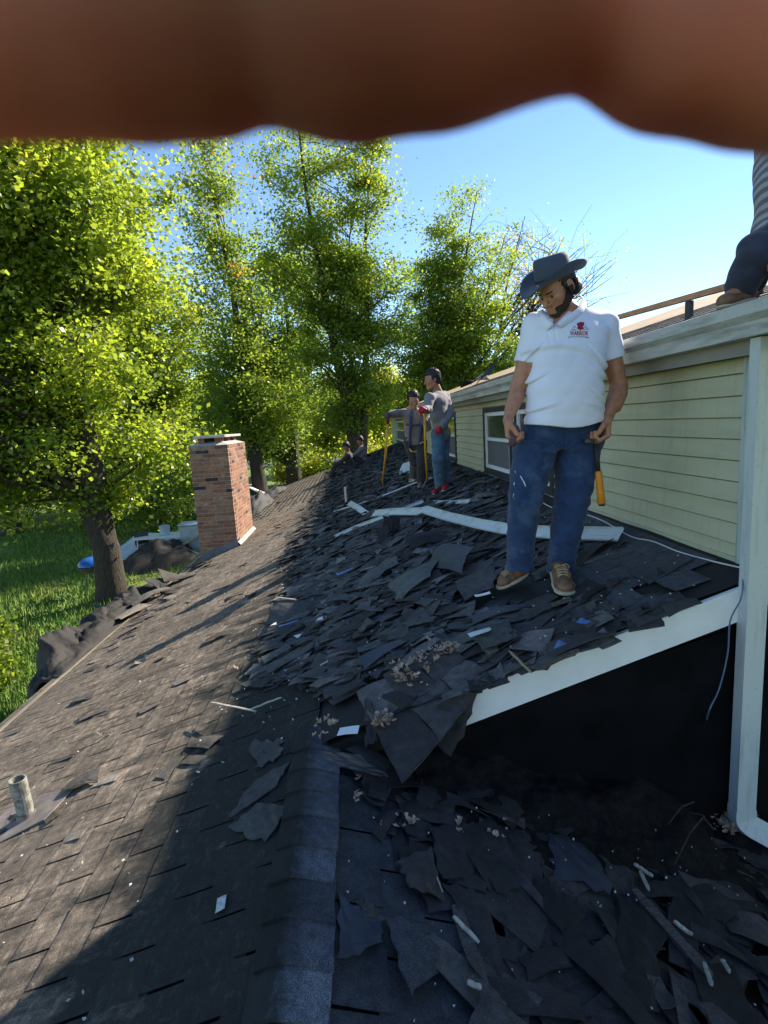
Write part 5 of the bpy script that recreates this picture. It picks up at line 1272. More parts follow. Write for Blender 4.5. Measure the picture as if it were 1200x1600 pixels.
# ================================================================== the other people, one builder
def person(label, J, mats, up_axis=None, h=.009, sleeve=True, hair=True, cap_=None, shoes='shoe', girth=1.0, gloves=None, base=None, skinm='skin2', headsc=1.0, fists=True, beard_=False, feet=True, headon=True):
    v = {k: np.array(q, float) for k, q in J.items() if k not in ('face', 'up')}
    t = thing('person', label, 'person', base if base is not None else Vector((v['anL']+v['anR'])/2))
    shv = v['shL']-v['shR']; sp = v['neck']-v['pelvis']; front = np.cross(shv, sp); front /= np.linalg.norm(front)   # chest normal
    if 'face' in J and np.dot(front, np.array(J['face'], float)) < 0 and J.get('flip', False): front = -front
    lat = shv/np.linalg.norm(shv)
    g = girth
    b = Sdf()
    if headon:
        R = frame3(J['face'], J.get('up', (0, 0, 1))); L = head_prims(b, v['head'], R, headsc)
        b.cap(L(0, -.02, -.06), v['neck'], .052, .056, k=.02)
    def torso(s, d):
        c1 = v['neck']-sp*.24; c2 = v['neck']-sp*.55; c3 = v['pelvis']
        s.cap(v['neck']-sp*.10-lat*.05, v['neck']-sp*.10+lat*.05, (.060+d)*g, k=.05)
        s.cap(c1-lat*.075, c1+lat*.075, (.120+d)*g, k=.05, n=front, q=.85)
        s.cap(c2-lat*.055, c2+lat*.055, (.118+d)*g, k=.06, n=front, q=.88); s.cap(c3-lat*.06, c3+lat*.06, (.118+d)*g, k=.06, n=front, q=.9)
        s.cap(c1, c3, (.11+d)*g, k=.05, n=front, q=.9)
        for q in ('shL', 'shR'): s.cap(c1+(v['neck']-c1)*.35, v[q], (.055+d), k=.04)
    torso(b, -.012)
    hipL = v['pelvis']+lat*.085; hipR = v['pelvis']-lat*.085
    for s_, hp in (('L', hipL), ('R', hipR)):
        b.cap(v['sh'+s_], v['el'+s_], .043, .035, k=.03); b.cap(v['el'+s_], v['wr'+s_], .036, .026, k=.012)
        b.cap(hp, v['kn'+s_], .075, .052, k=.04); b.cap(v['kn'+s_], v['an'+s_], .052, .036, k=.02)
        dh = v['wr'+s_]-v['el'+s_]
        hand_prims(b, v['wr'+s_], dh, J.get('palm'+s_, front*0.6+lat*(-1 if s_ == 'L' else 1)), 1 if s_ == 'R' else -1, curl=(55, 70, 45) if fists else (20, 25, 15), sc=.95)
        if feet: b.cap(v['an'+s_]-np.array([0, 0, .03]), v['to'+s_], .03, .028, k=.02)
    b.mesh('body', h, M[skinm], t)
    if headon and hair:
        hr = Sdf(); hr.ell(L(0, -.020, .044), np.array([.084, .098, .090])*headsc, R, k=.01); hr.cap(L(-.04, -.06, -.03), L(.04, -.06, -.03), .035, k=.04)
        hc = v['head']
        def hm(val, X, Y, Z):
            d0, d1, d2 = X-hc[0], Y-hc[1], Z-hc[2]; y = d0*R[1][0]+d1*R[1][1]+d2*R[1][2]; z = d0*R[2][0]+d1*R[2][1]+d2*R[2][2]
            return np.maximum(val-.008+.008*np.sin(X*210+Z*60)*np.sin(Y*190+Z*170)+.005*np.sin(X*420)*np.sin(Z*390), np.maximum(np.minimum(y-.030, .062-z+.004*np.sin(d0*260)), -(z+.08)))
        hr.mesh('hair', h*.8, M['hair'], t, mod=hm)
    if headon and cap_:
        c = Sdf(); c.ell(L(0, -.012, .060), np.array([.088, .102, .072])*headsc, R, k=.01); c.cap(L(-.03, .09, .055), L(.03, .09, .055), .045, k=.01, n=R[2], q=.2)
        c.mesh('cap', h*.8, M[cap_], t)
    sh = Sdf(); torso(sh, .004)
    for s_ in 'LR':
        sh.cap(v['sh'+s_], v['el'+s_], .058, .050, k=.03)
        if sleeve: sh.cap(v['el'+s_], v['wr'+s_], .050, .036, k=.02)
    spn = sp/np.linalg.norm(sp); hemp = v['pelvis']-spn*.03
    def sm(val, X, Y, Z):
        d = (X-hemp[0])*spn[0]+(Y-hemp[1])*spn[1]+(Z-hemp[2])*spn[2]
        far = np.minimum(np.sqrt((X-v['wrL'][0])**2+(Y-v['wrL'][1])**2+(Z-v['wrL'][2])**2), np.sqrt((X-v['wrR'][0])**2+(Y-v['wrR'][1])**2+(Z-v['wrR'][2])**2))
        val = val-fold(X, Y, Z, .0045, [(14, 10, 34, 1), (-24, 9, 22, .8)], 4)
        val = np.where(far > .25, np.maximum(val, -d), val)
        nk = v['neck']+spn*.015; dn = (X-nk[0])*spn[0]+(Y-nk[1])*spn[1]+(Z-nk[2])*spn[2]
        rn = np.sqrt((X-nk[0])**2+(Y-nk[1])**2+(Z-nk[2])**2)
        return np.where(rn < .12, np.maximum(val, dn), val)
    sh.mesh('shirt', h, M[mats[0]], t, mod=sm)
    tr = Sdf(); tr.cap(v['pelvis']-lat*.055, v['pelvis']+lat*.055, .118*g, k=.05, n=front, q=.9)
    for s_, hp in (('L', hipL), ('R', hipR)): tr.cap(hp, v['kn'+s_], .094*g, .070, k=.03); tr.cap(v['kn'+s_], v['an'+s_]-np.array([0, 0, .015]), .070, .060, k=.015)
    def tm(val, X, Y, Z): return val-fold(X, Y, Z, .005, [(16, 6, 38, 1), (-20, 9, 26, .8)], 5)
    tr.mesh('trousers', h, M[mats[1]], t, mod=tm)
    if feet:
        for s_ in 'LR':
            an, to = v['an'+s_], v['to'+s_]; d = to-an; d[2] = 0; d /= np.linalg.norm(d); low = to[2]
            s = Sdf(); he = np.array([an[0], an[1], low+.03])-d*.03; s.cap(he, an+np.array([0, 0, -.01]), .036, .040, k=.02); s.cap(he, to, .036, .034, k=.02, n=(0, 0, 1), q=.9)
            o = s.mesh(shoes, h*.8, M[mats[2]], t)
            s = Sdf(); s.cap(he-np.array([0, 0, .022]), to-np.array([0, 0, .022]), .038, .036, k=.01, n=(0, 0, 1), q=.3); so_ = s.mesh('sole', h*.7, M['white'] if mats[2] != 'boot' else M['sole'], o); so_.matrix_parent_inverse = Matrix.Identity(4)
    if gloves:
        for s_, mt_ in gloves:
            s = Sdf(); dh = (v['wr'+s_]-v['el'+s_]); hand_prims(s, v['wr'+s_], dh, J.get('palm'+s_, front*0.6+lat*(-1 if s_ == 'L' else 1)), 1 if s_ == 'R' else -1, curl=(55, 70, 45), sc=.95)
            s.inflate(.0045).mesh('glove', h*.7, M[mt_], t)
    return t, v
PY = lambda px, py, y: np.array(atY(px, py, y)[:])
# worker in a grey shirt and blue jeans, seen from behind and turned to the left
yj = 7.15
fj = onL(693, 767)
J = dict(head=PY(675, 593, yj-.02), neck=PY(684, 611, yj+.02), shL=PY(671, 622, yj-.20), shR=PY(695, 619, yj+.16), elL=PY(668, 640, yj-.30), elR=PY(704, 646, yj+.05), wrL=PY(664, 639, yj-.42), wrR=PY(690, 667, yj-.18),
         pelvis=PY(689, 678, yj+.02), knL=PY(684, 718, yj-.12), knR=PY(693, 716, yj+.06), anL=PY(687, 757, yj-.02), anR=PY(698, 754, yj+.12), toL=np.array(onL(678, 769, .075)[:]), toR=np.array(onL(694, 764, .07)[:]), face=(-.95, -.25, -.22), palmR=(-.5, -.2, -.3), palmL=(0, .6, -.4))
person('man in grey long sleeves, faded jeans and red shoes gripping the right yellow bar', J, ('grey_knit', 'denim2', 'red'), gloves=(('L', 'red'), ('R', 'red')), shoes='red_shoe', base=fj, girth=.88)
# worker with the harness, arm stretched onto the left bar
yw = 8.1
J = dict(head=PY(646, 625, yw-.04), neck=PY(648, 641, yw), shL=PY(664, 649, yw-.02), shR=PY(631, 646, yw+.02), elL=PY(668, 668, yw-.16), elR=PY(618, 646, yw-.08), wrL=PY(660, 651, yw-.32), wrR=PY(609, 647, yw-.18),
         pelvis=PY(649, 692, yw+.0), knL=PY(659, 722, yw-.14), knR=PY(648, 722, yw+.05), anL=PY(658, 751, yw-.02), anR=PY(646, 742, yw+.6), toL=np.array(onL(655, 762, .045)[:]), toR=np.array(onL(641, 750, .045)[:]), face=(.05, -.95, -.30), palmR=(0, -.3, -1), palmL=(-.4, .6, 0))
tw, vw = person('man in taupe long sleeves with blue safety harness leaning on the left yellow bar', J, ('brown_knit', 'dark_trouser', 'metal'), gloves=(('R', 'maroon'),), base=onL(652, 762), girth=.9)
M['strap'] = simple('blue_strap', (0.03, 0.045, 0.14), 0.7, 0.2, 30); M['yellow_strap'] = simple('yellow_strap', (0.50, 0.36, 0.10), 0.7, 0.2, 30)
mb = MB()
for a, b, c in ((642, 648, 640), (659, 648, 656)):
    mb.tube([PY(a+2, 640, yw-.03), PY(a, 650, yw-.125), PY(a-1, 668, yw-.145), PY(c, 690, yw-.12), PY(c, 700, yw-.11)], .018, 6)
o = mb.build('harness_strap', M['strap'], None, smooth=True); to_parent(o, tw)
mb = MB(); mb.tube([PY(635, 663, yw-.05), PY(642, 664, yw-.14), PY(655, 664, yw-.14), PY(664, 662, yw-.06)], .016, 6); o = mb.build('chest_strap', M['maroon'], None, smooth=True); to_parent(o, tw)
mb = MB(); mb.tube([PY(639, 698, yw-.02), PY(642, 705, yw-.10), PY(650, 706, yw-.10), PY(655, 699, yw-.05)], .014, 6); mb.tube([PY(653, 698, yw-.08), PY(658, 692, yw-.14), PY(664, 690, yw-.1), PY(667, 697, yw-.02)], .014, 6)
o = mb.build('leg_strap', M['yellow_strap'], None, smooth=True); to_parent(o, tw)
# two workers sitting far down the roof
def seated(px, py, y, label, mats, cap_, face, k=1.0):
    g = onL(px, py); X0, Z0 = g.x, g.z; y = g.y
    q = lambda dx, dy, dz: np.array([X0+dx, y+dy, Z0+dz])
    J = dict(head=q(.05, -.12, .78), neck=q(.10, -.02, .60), shL=q(.10, -.19, .52), shR=q(.12, .19, .54), elL=q(-.12, -.26, .36), elR=q(-.10, .22, .34), wrL=q(-.32, -.16, .26), wrR=q(-.32, .12, .26),
             pelvis=q(.12, 0, .12), knL=q(-.28, -.14, .30), knR=q(-.26, .14, .32), anL=q(-.45, -.16, -.03), anR=q(-.45, .14, -.03), toL=q(-.62, -.18, -.13), toR=q(-.62, .14, -.13), face=face)
    return person(label, J, mats, cap_=cap_, hair=True, h=.016, base=Vector((X0, y, Z0)))
seated(541, 739, 17.5, 'crouched worker in dark clothes and cap, left one of the seated pair', ('dark_trouser', 'dark_trouser', 'boot'), 'black', (-.8, -.5, -.4))
seated(562, 727, 18.8, 'seated worker with grey top and dark cap, right one of the far pair', ('grey_knit', 'dark_trouser', 'boot'), 'black', (-.9, -.1, -.4))
# worker on the upper roof, cut by the right edge of the picture
yu = 2.35
M['stripe'] = None
def stripe_mat():
    m, nt, b = newmat('grey_striped_knit'); v = coords(nt, rot=(0, R_(-18), 0)); wv = N(nt, 'ShaderNodeTexWave', wave_type='BANDS', bands_direction='Z'); wv.inputs['Scale'].default_value = 9.0; wv.inputs['Distortion'].default_value = 0.8
    nt.links.new(v, wv.inputs[0]); nt.links.new(ramp(nt, wv.outputs[0], [(0.42, (0.16, 0.16, 0.20)), (0.58, (0.40, 0.39, 0.42))]), b.inputs['Base Color']); b.inputs['Roughness'].default_value = 0.9
    bump(nt, b, noise(nt, coords(nt), 400, 2), 0.2, 0.002); return m
M['stripe'] = stripe_mat()
rz_ = lambda x: urz(x)
fu = PY(1122, 448, 2.30)
J = dict(head=PY(1245, 110, yu), neck=PY(1235, 190, yu+.02), shL=PY(1250, 235, yu-.17), shR=PY(1215, 225, yu+.18), elL=PY(1245, 320, yu-.22), elR=PY(1215, 312, yu+.22), wrL=PY(1235, 380, yu-.20), wrR=PY(1196, 372, yu+.14),
         pelvis=PY(1228, 365, yu), knL=PY(1185, 392, yu-.10), knR=PY(1190, 400, yu+.14), anL=PY(1160, 436, yu-.02), anR=PY(1172, 440, yu+.20), toL=np.array([PY(1134, 450, yu-.05)[0], yu-.05, 0]), toR=np.array([PY(1142, 450, yu+.14)[0], yu+.14, 0]), face=(-.9, -.1, -.3))
for k_, s0 in (('L', 0), ('R', 0)):
    a = J['an'+k_]; a[2] = urz(a[0])+.10; to = J['to'+k_]; to[2] = urz(to[0])+.045
person('worker in grey striped top and navy trousers crouching on the upper roof above the gutter', J, ('stripe', 'navy', 'boot'), h=.008, base=Vector((1.9, yu, urz(1.9))))
# ================================================================== torn shingles
def scrap_verts(l, w_, seed, bend=0.03, jag=0.12, th=0.004, n=16):
    r = random.Random(seed); out_ = []; m_ = n//4; torn = [r.random() < .55 for _ in range(4)]; sk = r.uniform(-.12, .12)
    cor = [(-1, -1), (1, -1), (1, 1), (-1, 1)]
    cut = r.randrange(4) if r.random() < .35 else -1
    for e in range(4):
        (x0, y0), (x1, y1) = cor[e], cor[(e+1) % 4]; dep = jag*(1.9 if torn[e] else .12)
        for q in range(m_):
            u = (q+(r.uniform(-.3, .3) if q else 0))/m_; x = x0+(x1-x0)*u; y = y0+(y1-y0)*u
            k = 1-r.random()*dep*(1 if q else .6)
            if e == cut and q == 0: k *= .62
            out_.append(((x*(k if e % 2 else 1)+sk*y)*l/2, y*(k if e % 2 == 0 else 1)*w_/2))
    b1 = r.gauss(0, bend); b2 = r.gauss(0, bend*.6); tw_ = r.gauss(0, bend*1.2); cl = r.uniform(0, 2*math.pi); ca_ = r.uniform(0, bend*1.3)
    def z(x, y):
        u, v = x/(l/2), y/(w_/2); return b1*u*u+b2*v*v+tw_*u*v+ca_*max(0, u*math.cos(cl)+v*math.sin(cl)-.5)**1.5
    V = [(0, 0, z(0, 0))]+[(x*.5, y*.5, z(x*.5, y*.5)) for x, y in out_]+[(x, y, z(x, y)) for x, y in out_]
    m = len(V); zmin = min(v[2] for v in V); V = [(x, y, q-zmin) for x, y, q in V]
    V += [(x, y, q-th) for x, y, q in V]
    F = [(0, 1+i, 1+(i+1) % n) for i in range(n)]+[(1+i, 1+n+i, 1+n+(i+1) % n, 1+(i+1) % n) for i in range(n)]
    F += [tuple(reversed([a+m for a in f])) for f in F]
    F += [(1+n+i, m+1+n+i, m+1+n+(i+1) % n, 1+n+(i+1) % n) for i in range(n)]
    return V, F
lib = []
for i in range(44):
    r = random.Random(500+i); l = r.uniform(.08, .22)*(1.5 if i % 9 == 0 else 1); w_ = r.uniform(.035, .10)*(1.6 if i % 7 == 0 else 1)
    V, F = scrap_verts(l, w_, 900+i, bend=r.choice((.002, .004, .008)), jag=r.choice((.03, .06, .11)))
    lib.append((V, F, l, w_))
for i in range(8):
    r = random.Random(1500+i); l = r.uniform(.28, .46); w_ = r.uniform(.15, .27); V, F = scrap_verts(l, w_, 1900+i, bend=.008, jag=.05, n=20); lib.append((V, F, l, w_))
def scrap_data(mat): return [MB().add(V, F).build('torn_shingle', mat, link_it=False) for V, F, l, w_ in lib]
libD = {k: scrap_data(M[k]) for k in ('scrap', 'scrap_grey', 'scrap_brown', 'felt_blue', 'scrap_deep')}
placed = []
def put(x, y, side, mat, h, group, tilt=9, li=None, az=None):
    li = rnd.randrange(44) if li is None else li
    az = (rnd.gauss(0, 20) if rnd.random() < .75 else rnd.uniform(-90, 90)) if az is None else az
    zz = (zL(x) if side == 'L' else zR(x)); sl = math.atan(S)*(-1 if side == 'L' else 1)
    Rm = Matrix.Rotation(sl, 4, 'Y') @ Matrix.Rotation(R_(rnd.gauss(0, tilt)), 4, 'X') @ Matrix.Rotation(R_(rnd.gauss(0, tilt)), 4, 'Y') @ Matrix.Rotation(R_(az+(180 if rnd.random() < .5 else 0)), 4, 'Z')
    m = Matrix.Translation((x, y, zz+h)) @ Rm
    l, w_ = lib[li][2:4]; d2 = (x-CAM[0])**2+y*y+(zz-CAM[2])**2
    placed.append((l*w_/d2*(1.0 if y > .5 else 0), li, m, mat, group))
G_a = ('torn black shingle scrap in the dark heap before the bent white flashing strip', 'torn shingles in the dark heap')
G_b = ('torn shingle scrap beyond the white flashing strip near the two men with yellow bars', 'torn shingles past the flashing')
G_c = ('brownish shingle scrap lying in full sun on the weathered slope', 'scraps on the sunlit slope')
G_d = ('torn shingle scrap on the dark slope below the white rake board', 'torn shingles on the near right slope')
G_e = G_a
def heap(x, y):                                # heap height
    return .02+.075*math.exp(-((x-.35)/.55)**2-((y-3.6)/1.5)**2)+.05*math.exp(-((x-.6)/.5)**2-((y-5.6)/1.0)**2)
def pick_dark():
    q = rnd.random(); return 'scrap' if q < .66 else ('scrap_grey' if q < .93 else 'felt_blue')
for _ in range(5600):
    y = YR+.1+4.2*rnd.random()**1.15; x = rnd.uniform(-.50, 1.72)
    if y < 2.5 and x < .12: continue
    if y < 3.0 and x < .05-.6*(y-2.5) : continue
    if math.hypot(x-1.0, y-3.1) < .24 or math.hypot(x-1.25, y-2.85) < .22: continue
    if x < -.45+.15*math.sin(y*3): 
        if rnd.random() < .6: continue
    if x > 1.3 and y < 3.0 and rnd.random() < .86: continue
    if x > 1.5 and rnd.random() < .6: continue
    if .08 < x < .74 and y < 2.35+.55*(.74-x) and rnd.random() < .93: continue
    h = .006+heap(x, y)*rnd.random()
    if math.hypot(x-1.0, y-3.1) < .36 or math.hypot(x-1.25, y-2.85) < .34: h = .006+.012*rnd.random()
    put(x, y, 'L', pick_dark(), h, G_a if x < 1.35 else G_e, tilt=4 if h < .04 else 6)
for _ in range(2600):
    y = 6.4+13.5*rnd.random()**1.3; x = rnd.uniform(-.75, 1.85)
    put(x, y, 'L', pick_dark(), .006+.05*rnd.random(), G_b, tilt=5)
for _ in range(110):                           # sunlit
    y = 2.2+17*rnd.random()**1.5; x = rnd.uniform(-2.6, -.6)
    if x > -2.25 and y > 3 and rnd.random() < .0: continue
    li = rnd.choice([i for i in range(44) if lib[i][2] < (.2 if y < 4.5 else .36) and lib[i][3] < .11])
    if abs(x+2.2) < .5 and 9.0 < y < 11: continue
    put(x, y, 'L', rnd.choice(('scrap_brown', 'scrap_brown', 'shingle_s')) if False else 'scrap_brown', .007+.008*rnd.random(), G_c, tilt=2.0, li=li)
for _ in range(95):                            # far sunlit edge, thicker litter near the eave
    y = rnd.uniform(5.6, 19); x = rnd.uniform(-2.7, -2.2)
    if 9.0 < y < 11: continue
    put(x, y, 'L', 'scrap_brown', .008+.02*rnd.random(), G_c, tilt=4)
for _ in range(900):                           # near right slope
    y = .25+1.9*rnd.random(); x = rnd.uniform(.12, 3.1)
    if x < .42 and y < 1.75 and rnd.random() < .8: continue
    if y > 1.7: h = .01+.10*rnd.random()*(y-1.5)
    else: h = .006+.03*rnd.random()
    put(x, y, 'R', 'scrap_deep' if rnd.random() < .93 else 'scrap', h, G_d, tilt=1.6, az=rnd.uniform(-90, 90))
for _ in range(46):                            # larger sheets of several tabs lying in the heap
    y = YR+.25+5.5*rnd.random()**1.2; x = rnd.uniform(-.35, 1.5)
    if math.hypot(x-1.0, y-3.1) < .36 or math.hypot(x-1.25, y-2.85) < .34 or (y < 3.1 and x < .8): continue
    put(x, y, 'L', pick_dark(), heap(x, y)*rnd.uniform(.5, .95), G_a, tilt=2.5, li=44+rnd.randrange(8))
for _ in range(14):
    put(rnd.uniform(.35, 2.4), rnd.uniform(.4, 1.9), 'R', rnd.choice(('scrap_deep', 'scrap')), .012+.03*rnd.random(), G_d, tilt=1.6, li=44+rnd.randrange(8), az=rnd.uniform(-90, 90))
# ragged row hanging over the rake
for i in range(64):
    x = .60+1.10*(i//2)/32+rnd.uniform(-.02, .02)
    if (1.22 < x < 1.36 or x > 1.56) and rnd.random() < .85: continue
    put(x, YR+.030+(rnd.uniform(-.03, .03) if rnd.random() < .5 else rnd.uniform(-.085, -.02)), 'L', pick_dark(), .008+.014*rnd.random(), G_a, tilt=1.6, az=rnd.gauss(0, 14))
placed.sort(key=lambda q: -q[0])
LM = [((.42, 7.5), 'the left end of the bent flashing'), ((-.05, 6.8), 'the narrow white strip'), ((1.1, 4.6), 'the middle of the bent flashing'), ((1.7, 3.3), 'the right end of the flashing'),
      ((-.4, 4.4), 'the propped-up brown sheet'), ((.55, 3.8), 'the curled grey-green sheet'), ((-.35, 3.5), 'the two parallel strips'), ((.3, 2.95), 'the drift of dry leaves'),
      ((1.15, 2.95), 'the brown boots'), ((.75, 2.35), 'the left end of the rake'), ((1.2, 2.3), 'the middle of the rake'), ((1.6, 2.3), 'the right end of the rake'), ((.0, 2.7), 'the top of the ridge caps'), ((.75, 3.0), 'the rounded grey shingle')]
LR = [((.3, 2.0), 'the jutting sheet corner'), ((.95, 2.1), 'the foot of the black wall'), ((1.6, 2.0), 'the leaf band'), ((.2, 1.45), 'the curled blue-black shingle'), ((.5, 1.3), 'the long rotted board'), ((.9, 1.75), 'the smooth blue-grey sheet'), ((1.2, 1.5), 'the splintered board'), ((1.8, 1.7), 'the downspout elbow')]
LB = [((-1.6, 2.5), 'the lichened vent pipe'), ((-1.0, 3.8), 'the shadow edge'), ((-2.6, 5), 'the tan eave edge'), ((-2.2, 8.6), 'the chimney foot'), ((-1.5, 6), 'the long man-shaped shadows'), ((-.9, 1.9), 'the near shadow bend')]
HUE = {'scrap': 'black', 'scrap_grey': 'grey-green', 'felt_blue': 'blue-black', 'scrap_brown': 'brown', 'scrap_deep': 'shade-darkened black'}
for q in placed[:298]:
    o = inst('torn_shingle', libD[q[3]][q[1]]); o.matrix_world = q[2]; tx, ty = q[2].translation.x, q[2].translation.y
    l, w_ = lib[q[1]][2:4]; L_ = LR if q[4] is G_d else (LB if q[4] is G_c else LM)
    near_ = min(L_, key=lambda e: (e[0][0]-tx)**2+((e[0][1]-ty)*.6)**2); dx, dy = tx-near_[0][0], (ty-near_[0][1])*.6
    side_ = ('right of' if dx > 0 else 'left of') if abs(dx) > abs(dy) else ('beyond' if dy > 0 else 'this side of')
    far_ = 'close ' if math.hypot(dx, dy) < .18 else ''
    sz = 'sheet-sized' if l*w_ > .06 else ('broad' if w_ > .12 else ('slim' if l/w_ > 2.8 else ('stubby' if l/w_ < 1.6 else ('big' if l*w_ > .022 else ('tiny' if l*w_ < .011 else 'oblong')))))
    ax_ = q[2].to_3x3() @ Vector((1, 0, 0)); an = abs(math.degrees(math.atan2(ax_.y, ax_.x))); an = min(an, 180-an)
    ori = 'down the slope' if an < 14 else ('across the slope' if an > 45 else 'askew')
    setp(o, f"{sz} {HUE[q[3]]} shingle {ori}, {far_}{side_} {near_[1]}", 'shingle', q[4][1])
for mk in ('scrap', 'scrap_grey', 'scrap_brown', 'felt_blue', 'scrap_deep'):
    Vs = []; F3 = []; F4 = []; n = 0; t3 = []; t4 = []
    for q in placed[298:]:
        if q[3] != mk: continue
        v = np.array(lib[q[1]][0]); A = np.array(q[2]); Vs.append(v@A[:3, :3].T+A[:3, 3]); tn = rnd.random()
        for f in lib[q[1]][1]:
            if len(f) == 3: F3.append([a+n for a in f]+[0]); 
            else: F4.append([a+n for a in f])
        t4.append((len(lib[q[1]][1]), tn)); n += len(v)
    if not Vs: continue
    faces = []; tones = []; n = 0
    for q in placed[298:]:
        if q[3] != mk: continue
        L_ = len(lib[q[1]][0]); tn = rnd.random()
        faces += [tuple(a+n for a in f) for f in lib[q[1]][1]]; tones += [tn]*len(lib[q[1]][1]); n += L_
    nm = {'scrap_deep': 'darkened_shingle_litter', 'scrap': 'shingle_litter', 'scrap_grey': 'grey_shingle_litter', 'scrap_brown': 'brown_shingle_litter', 'felt_blue': 'felt_litter'}[mk]
    o = mesh_np(nm, np.concatenate(Vs), faces, M[mk], col=tones); setp(o, kind='stuff')

# ------------------------------------------------------------------ singled-out sheets
def sheet_piece(name, label, pts, mat, th=.005, cuts=0, group=None, cat='shingle', seed=1, sag=0.0, jag=.012, sub=6):
    """curved four-cornered sheet through world corners a,b,c,d (a-b top edge, d-c bottom edge), with ragged rim"""
    r = random.Random(seed); a, b, c, d = [Vector(p) for p in pts]; n = sub
    nor = (b-a).cross(d-a).normalized(); nor = -nor if nor.z < 0 else nor
    V = []
    for i in range(n+1):
        for j in range(n+1):
            u, v = i/n, j/n; p = a.lerp(b, u).lerp(d.lerp(c, u), v)
            p = p+nor*(sag*math.sin(math.pi*v)*1.0+sag*.5*math.sin(math.pi*u)+r.gauss(0, .0025))
            if i in (0, n) or j in (0, n): p = p+(b-a).normalized()*r.uniform(-jag, jag)*(i in (0, n))+(d-a).normalized()*r.uniform(-jag, jag)*(j in (0, n))
            V.append(p)
    m = len(V); V += [p-nor*th for p in V]; F = []
    for i in range(n):
        for j in range(n):
            q = (i*(n+1)+j, i*(n+1)+j+1, (i+1)*(n+1)+j+1, (i+1)*(n+1)+j); F.append(q); F.append(tuple(x+m for x in q[::-1]))
    rim = [j for j in range(n+1)]+[i*(n+1)+n for i in range(1, n+1)]+[n*(n+1)+j for j in range(n-1, -1, -1)]+[i*(n+1) for i in range(n-1, 0, -1)]
    F += [(rim[k], rim[(k+1) % len(rim)], rim[(k+1) % len(rim)]+m, rim[k]+m) for k in range(len(rim))]
    mb = MB(); mb.add(V, F); o = mb.build(name, mat); setp(o, label, cat, group)
    return o
oL = lambda px, py, h=0.02: onL(px, py, h)
oR = lambda px, py, h=0.02: onR(px, py, h)
# the big joined sheet jutting over the rake: built as four strips on one backing
bs_ = thing('shingle_sheet', 'big joined sheet of black shingles jutting out over the dark opening, one corner pointing down', 'shingle', onL(650, 1110, .05))
A, Bc, Cc, Dc = Vector(onL(556, 1082, .085)), Vector(onL(688, 1012, .10)), atY(768, 1054, 2.24), atY(630, 1222, 1.93)
def quad_strip(a, b, c, d, th, name, seed, lift=0.0):
    o = sheet_piece(name, None, (a, b, c, d), M['scrap'], th=th, seed=seed, sag=.004, jag=.005, sub=5, cat=None); o.location.z += lift; to_parent(o, bs_); return o
quad_strip(A, Bc, Cc, Dc, .004, 'backing', 5, -.006)
pt = lambda u, v: A.lerp(Bc, u).lerp(Dc.lerp(Cc, u), v)
for i, (u0, u1, v0, v1) in enumerate(((0, .32, 0, .44), (.325, .66, -.03, .48), (.665, 1.02, 0, .50), (-.01, .36, .445, 1.0), (.365, .70, .485, 1.03), (.705, 1.0, .505, 1.0))):
    quad_strip(pt(u0, v0), pt(u1, v0), pt(u1, v1), pt(u0, v1), .004, 'tab', 20+i, .003+.0025*(i % 3))
# sheets under it and beside it
sheet_piece('shingle_sheet', 'dark shingle flap tucked below the big jutting sheet at the white rake end', (atY(640, 1130, 2.17), atY(752, 1060, 2.17), atY(738, 1118, 2.10), atY(708, 1182, 2.08)), M['scrap'], seed=31, cat='shingle')
sheet_piece('shingle_sheet', 'narrow dark shingle strip standing on edge between the ridge end and the jutting sheet', (atY(568, 1092, 2.32), atY(582, 1100, 2.27), atY(590, 1160, 2.15), atY(570, 1168, 2.15)), M['scrap'], seed=33)
sheet_piece('shingle_sheet', 'smooth blue-black flap drooping off the end of the ridge caps', (onL(495, 1172, .03), onL(560, 1178, .03), atY(606, 1212, 2.0), atY(540, 1200, 2.02)), M['felt_blue'], seed=34, sag=.015)
sheet_piece('roofing_sheet', 'upturned brown-black sheet with light-catching top edge, propped near the shadow line', (atY(432, 934, 4.25), atY(541, 946, 4.05), atY(523, 979, 3.78), atY(414, 976, 4.05)), M['scrap'], seed=35, sag=.02, cat='roofing sheet')
sheet_piece('roofing_sheet', 'curled grey-green sheet arching over a dark hollow', (onL(604, 912, .09), onL(698, 868, .11), onL(672, 900, .13), onL(622, 942, .08)), M['scrap_grey'], seed=36, sag=.035, cat='roofing sheet')
sheet_piece('roofing_sheet', 'long narrow grey strip leaning toward the curled sheet', (onL(560, 905, .10), onL(618, 868, .13), onL(622, 880, .12), onL(563, 925, .09)), M['scrap_grey'], seed=37, sag=.02, cat='roofing sheet')
sheet_piece('roofing_sheet', 'smooth blue-black sheet in the heap right of the curled grey-green one', (onL(690, 850, .14), onL(742, 856, .14), onL(722, 895, .13), onL(668, 888, .11)), M['felt_blue'], seed=38, sag=.03, cat='roofing sheet')
sheet_piece('shingle_sheet', 'broad flat black shingle lying left of the boots', (onL(712, 908, .11), onL(775, 882, .10), onL(772, 915, .08), onL(724, 938, .10)), M['scrap'], seed=39, sag=.006)
sheet_piece('shingle_sheet', 'broad rounded shingle below the boots in the middle of the heap', (onL(738, 985, .09), onL(798, 968, .09), onL(800, 996, .09), onL(750, 1018, .085)), M['scrap_grey'], seed=40, sag=.01)
sheet_piece('shingle_sheet', 'upper one of two long parallel shingle strips at the shadow line', (onL(408, 1026, .07), onL(452, 1004, .07), onL(455, 1012, .065), onL(413, 1036, .065)), M['scrap_grey'], seed=41, jag=.004)
